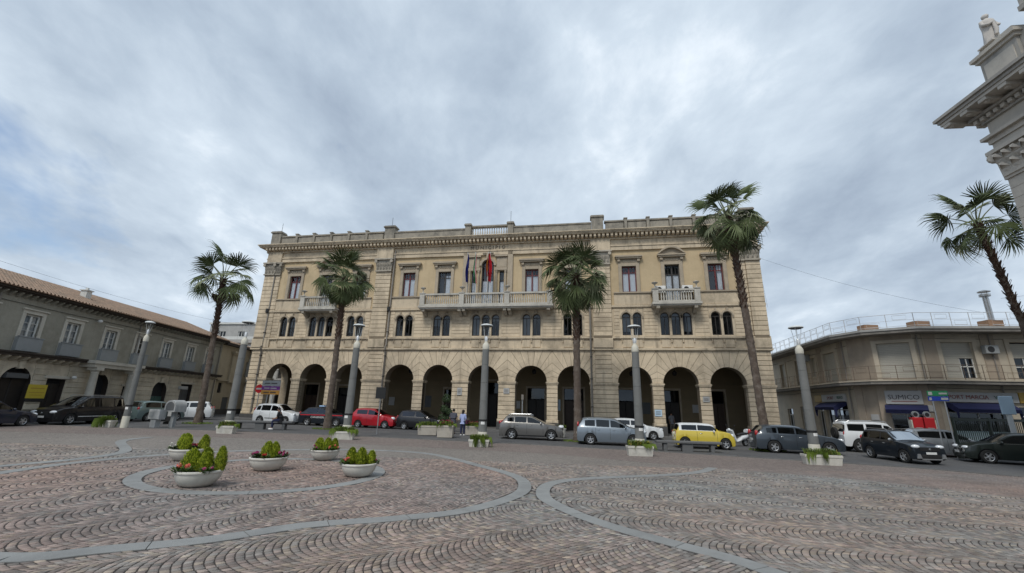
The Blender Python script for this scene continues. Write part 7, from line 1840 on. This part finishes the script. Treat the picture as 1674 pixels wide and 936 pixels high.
def person(label, loc, rz, scale, J, skin, shirt, trousers, shoes, hair, longhair=False, shirt_sleeve='fore', bag=None):
    t = thing('person', label, 'person', loc, rz); t.scale = (scale,) * 3
    n = dict(J); E_ = [('pelvis', 'waist'), ('waist', 'chest'), ('chest', 'neck'), ('neck', 'head'), ('head', 'crown')]
    for s_ in 'lr': E_ += [('pelvis', 'hip' + s_), ('hip' + s_, 'knee' + s_), ('knee' + s_, 'ankle' + s_), ('ankle' + s_, 'toe' + s_), ('chest', 'sh' + s_), ('sh' + s_, 'el' + s_), ('el' + s_, 'wr' + s_), ('wr' + s_, 'palm' + s_)]
    # five fingers on each hand
    for s_ in 'lr':
        w_, p_ = Vector(n['wr' + s_][:3]), Vector(n['palm' + s_][:3]); d = (p_ - w_).normalized(); side = d.cross(Vector((0, 1, .2))).normalized() if abs(d.y) < .9 else Vector((1, 0, 0)); cu = d.cross(side)
        for i, (off, l_) in enumerate(((-.028, .07), (-.01, .08), (.01, .078), (.028, .06))):
            a = p_ + side * off + d * .01; b = a + d * l_ * .6 + cu * .008; c = b + d * l_ * .4 + cu * .022
            n[f'f{s_}{i}a'] = (*a, .009); n[f'f{s_}{i}b'] = (*b, .008); n[f'f{s_}{i}c'] = (*c, .007); E_ += [('palm' + s_, f'f{s_}{i}a'), (f'f{s_}{i}a', f'f{s_}{i}b'), (f'f{s_}{i}b', f'f{s_}{i}c')]
        a = w_ + d * .04 + side * -.03; b = a + d * .04 - side * .02; n[f't{s_}a'] = (*a, .01); n[f't{s_}b'] = (*b, .009); E_ += [('wr' + s_, f't{s_}a'), (f't{s_}a', f't{s_}b')]
    link('body', skin_mesh('body', n, E_, skin), t)
    def grow(keys, k, ex=None):
        q = {}
        for a in keys:
            r = n[a][3]; r = r if hasattr(r, '__len__') else (r, r); q[a] = (*n[a][:3], (r[0] * k + .012, r[1] * k + .012))
        return q
    tk = ['pelvis', 'waist', 'chest', 'shl', 'shr', 'ell', 'elr'] + (['wrl', 'wrr'] if shirt_sleeve == 'fore' else [])
    te = [e_ for e_ in E_ if e_[0] in tk and e_[1] in tk]
    P_, C_, K_, W_ = (Vector(n[k][:3]) for k in ('pelvis', 'chest', 'neck', 'waist'))
    gs = grow(tk, 1.2); pr = gs['pelvis'][3]
    gs['hem'] = (*(P_ + (P_ - W_) * .55), (pr[0] * .98, pr[1] * .98)); gs['collar'] = (*(C_ + (K_ - C_) * .78), (.105, .09)); gs['collar_top'] = (*(C_ + (K_ - C_) * 1.12), (.078, .074))
    link('shirt', skin_mesh('shirt', gs, te + [('pelvis', 'hem'), ('chest', 'collar'), ('collar', 'collar_top')], shirt), t)
    bk = ['pelvis', 'hipl', 'hipr', 'kneel', 'kneer', 'anklel', 'ankler']; be = [e_ for e_ in E_ if e_[0] in bk and e_[1] in bk]
    gt = grow(bk, 1.12); gt['waistband'] = (*(P_ + (W_ - P_) * .6), gt['pelvis'][3])
    link('trousers', skin_mesh('trousers', gt, be + [('pelvis', 'waistband')], trousers), t)
    m = MB()
    for s_ in 'lr':
        a, b = Vector(n['ankle' + s_][:3]), Vector(n['toe' + s_][:3]); d = (b - a); d.z = 0; d.normalize(); c = (a + b) / 2; yaw = math.atan2(d.y, d.x)
        m.T = Matrix.Translation((c.x, c.y, 0)) @ Matrix.Rotation(yaw, 4, 'Z')
        m.lathe([(1, 0), (1.02, .25), (.95, .6), (.6, .95), (.2, 1.0)], 12, (0, 0, 0), 0, True, .155, .055); m.T = None
    for i, v in enumerate(m.v): m.v[i] = (v[0], v[1], v[2] * .08)
    m.build('shoes', shoes, t, smooth=50)
    h = Vector(n['head'][:3]); cr_ = Vector(n['crown'][:3]); fwd = Vector(J['face']) if 'face' in J and len(J['face']) == 3 else Vector((0, -1, 0))
    # face: nose, eyes, mouth, ears
    side = fwd.cross(Vector((0, 0, 1))).normalized(); m = MB()
    mid = (h + cr_) / 2
    m.ball(mid + fwd * .105 - Vector((0, 0, .015)), (.016, .016, .026), 8)
    for q in (-1, 1): m.ball(mid + side * q * .088, (.02, .02, .034), 8)
    m.build('nose_and_ears', skin, t, smooth=180)
    m = MB()
    for q in (-1, 1): m.ball(mid + fwd * .092 + side * q * .034 + Vector((0, 0, .015)), (.013, .013, .009), 8)
    m.ball(mid + fwd * .092 - Vector((0, 0, .06)), (.026, .012, .007), 8); m.build('eyes_and_mouth', 'hair_dark', t, smooth=180)
    m = MB(); m.ball(mid - fwd * .022 + Vector((0, 0, .045)), (.105, .108, .11), 14)
    if longhair: m.ball(mid - fwd * .06 - Vector((0, 0, .07)), (.10, .06, .16), 12)
    m.build('hair', hair, t, smooth=180)
    if bag:
        m = MB(); b = Vector(n['hip' + bag[0]][:3]); q = Vector((.26 if bag[0] == 'r' else -.26, 0, .02)); c = b + q
        m.bbox(c.x - .06, c.x + .06, c.y - .15, c.y + .15, c.z - .1, c.z + .16, .02).tube([(c.x, c.y, c.z + .15), (b.x * 1.5, b.y, 1.42)], .012, 5)
        m.build('shoulder_bag', bag[1], t)
    return t
def standing(w=1.0, armb=.06, lean=0.0, step=.0, elbow=.0):
    J = {'pelvis': (0, 0, .95, (.145 * w, .115 * w)), 'waist': (0, lean * .3, 1.12, (.14 * w, .105 * w)), 'chest': (0, lean * .7, 1.36, (.165 * w, .12 * w)), 'neck': (0, lean, 1.52, .055), 'head': (0, lean - .01, 1.60, (.075, .082)), 'crown': (0, lean - .01, 1.71, (.075, .085))}
    for s_, q in (('l', -1), ('r', 1)):
        st = step * q
        J['hip' + s_] = (.095 * q, 0, .88, .095 * w); J['knee' + s_] = (.105 * q, st * .5 - .01, .49, .062); J['ankle' + s_] = (.11 * q, st, .09, .042); J['toe' + s_] = (.12 * q, st - .13, .035, .035)
        J['sh' + s_] = (.185 * q * w, lean * .8, 1.43, .058); J['el' + s_] = (.245 * q * w, lean * .5 + armb * .3, 1.16, .043); J['wr' + s_] = (.24 * q * w, -armb * 2 - elbow, .93 + elbow * 1.1, .030); J['palm' + s_] = (.235 * q * w, -armb * 2.6 - elbow * 1.2, .86 + elbow * 1.25, .034)
    J['face'] = (0, -1, 0)
    return {k: v for k, v in J.items()}
def fix(J):
    f = J.pop('face'); J2 = dict(J); return J2, f
def mk(label, loc, rz, sc, J, **k):
    face = J.pop('face'); J3 = dict(J)
    class D(dict): pass
    return person(label, loc, rz, sc, J3, **k)
gz0 = lambda x: gz(x) - .028
mk('man in dark grey shirt seen from behind near the stone planters', (-4.0, 32.4, gz0(-4)), R(172), .97, standing(1.1, .05), skin='skin', shirt='cloth_charcoal', trousers='cloth_navy', shoes='cloth_black', hair='hair_dark', shirt_sleeve='el')
mk('woman in light blue top and dark trousers near the stone planters', (-3.2, 31.4, gz0(-3.2)), R(160), .95, standing(.95, .05, 0, .04, .1), skin='skin_dark', shirt='cloth_lightblue', trousers='cloth_navy', shoes='shoe_white', hair='hair_dark', longhair=True, bag=('l', 'bag_maroon'))
x, y = to_world(16.0, 4.6)
mk('person in pale grey top standing in the dark doorway behind the yellow car', (x, y, gz(x) + .13), R(10), 1.0, standing(1.0, .05), skin='skin', shirt='cloth_grey', trousers='cloth_khaki', shoes='cloth_black', hair='hair_dark', shirt_sleeve='el')
# seated man on the left bench, facing left
S = {'pelvis': (0, 0, .60, (.145, .125)), 'waist': (-.04, 0, .76, (.13, .115)), 'chest': (-.12, 0, .98, (.15, .13)), 'neck': (-.19, 0, 1.13, .055), 'head': (-.22, 0, 1.20, (.078, .078)), 'crown': (-.23, 0, 1.31, (.08, .078))}
for s_, q in (('l', -1), ('r', 1)):
    S['hip' + s_] = (-.08, .09 * q, .58, .095); S['knee' + s_] = (-.46, .12 * q, .56, .065); S['ankle' + s_] = (-.50 - .06 * q, .12 * q, .09, .042); S['toe' + s_] = (-.65 - .06 * q, .12 * q, .035, .034)
    S['sh' + s_] = (-.13, .19 * q, 1.04, .058); S['el' + s_] = (-.16, .23 * q, .78, .043); S['wr' + s_] = (-.37, .15 * q, .68, .030); S['palm' + s_] = (-.44, .13 * q, .66, .034)
person('man in black shirt and navy trousers sitting on the long stone bench', (-15.2, 30.0, gz(-15.2)), R(4), 1.0, S, skin='skin', shirt='cloth_black', trousers='cloth_navy', shoes='shoe_white', hair='hair_dark', shirt_sleeve='el')
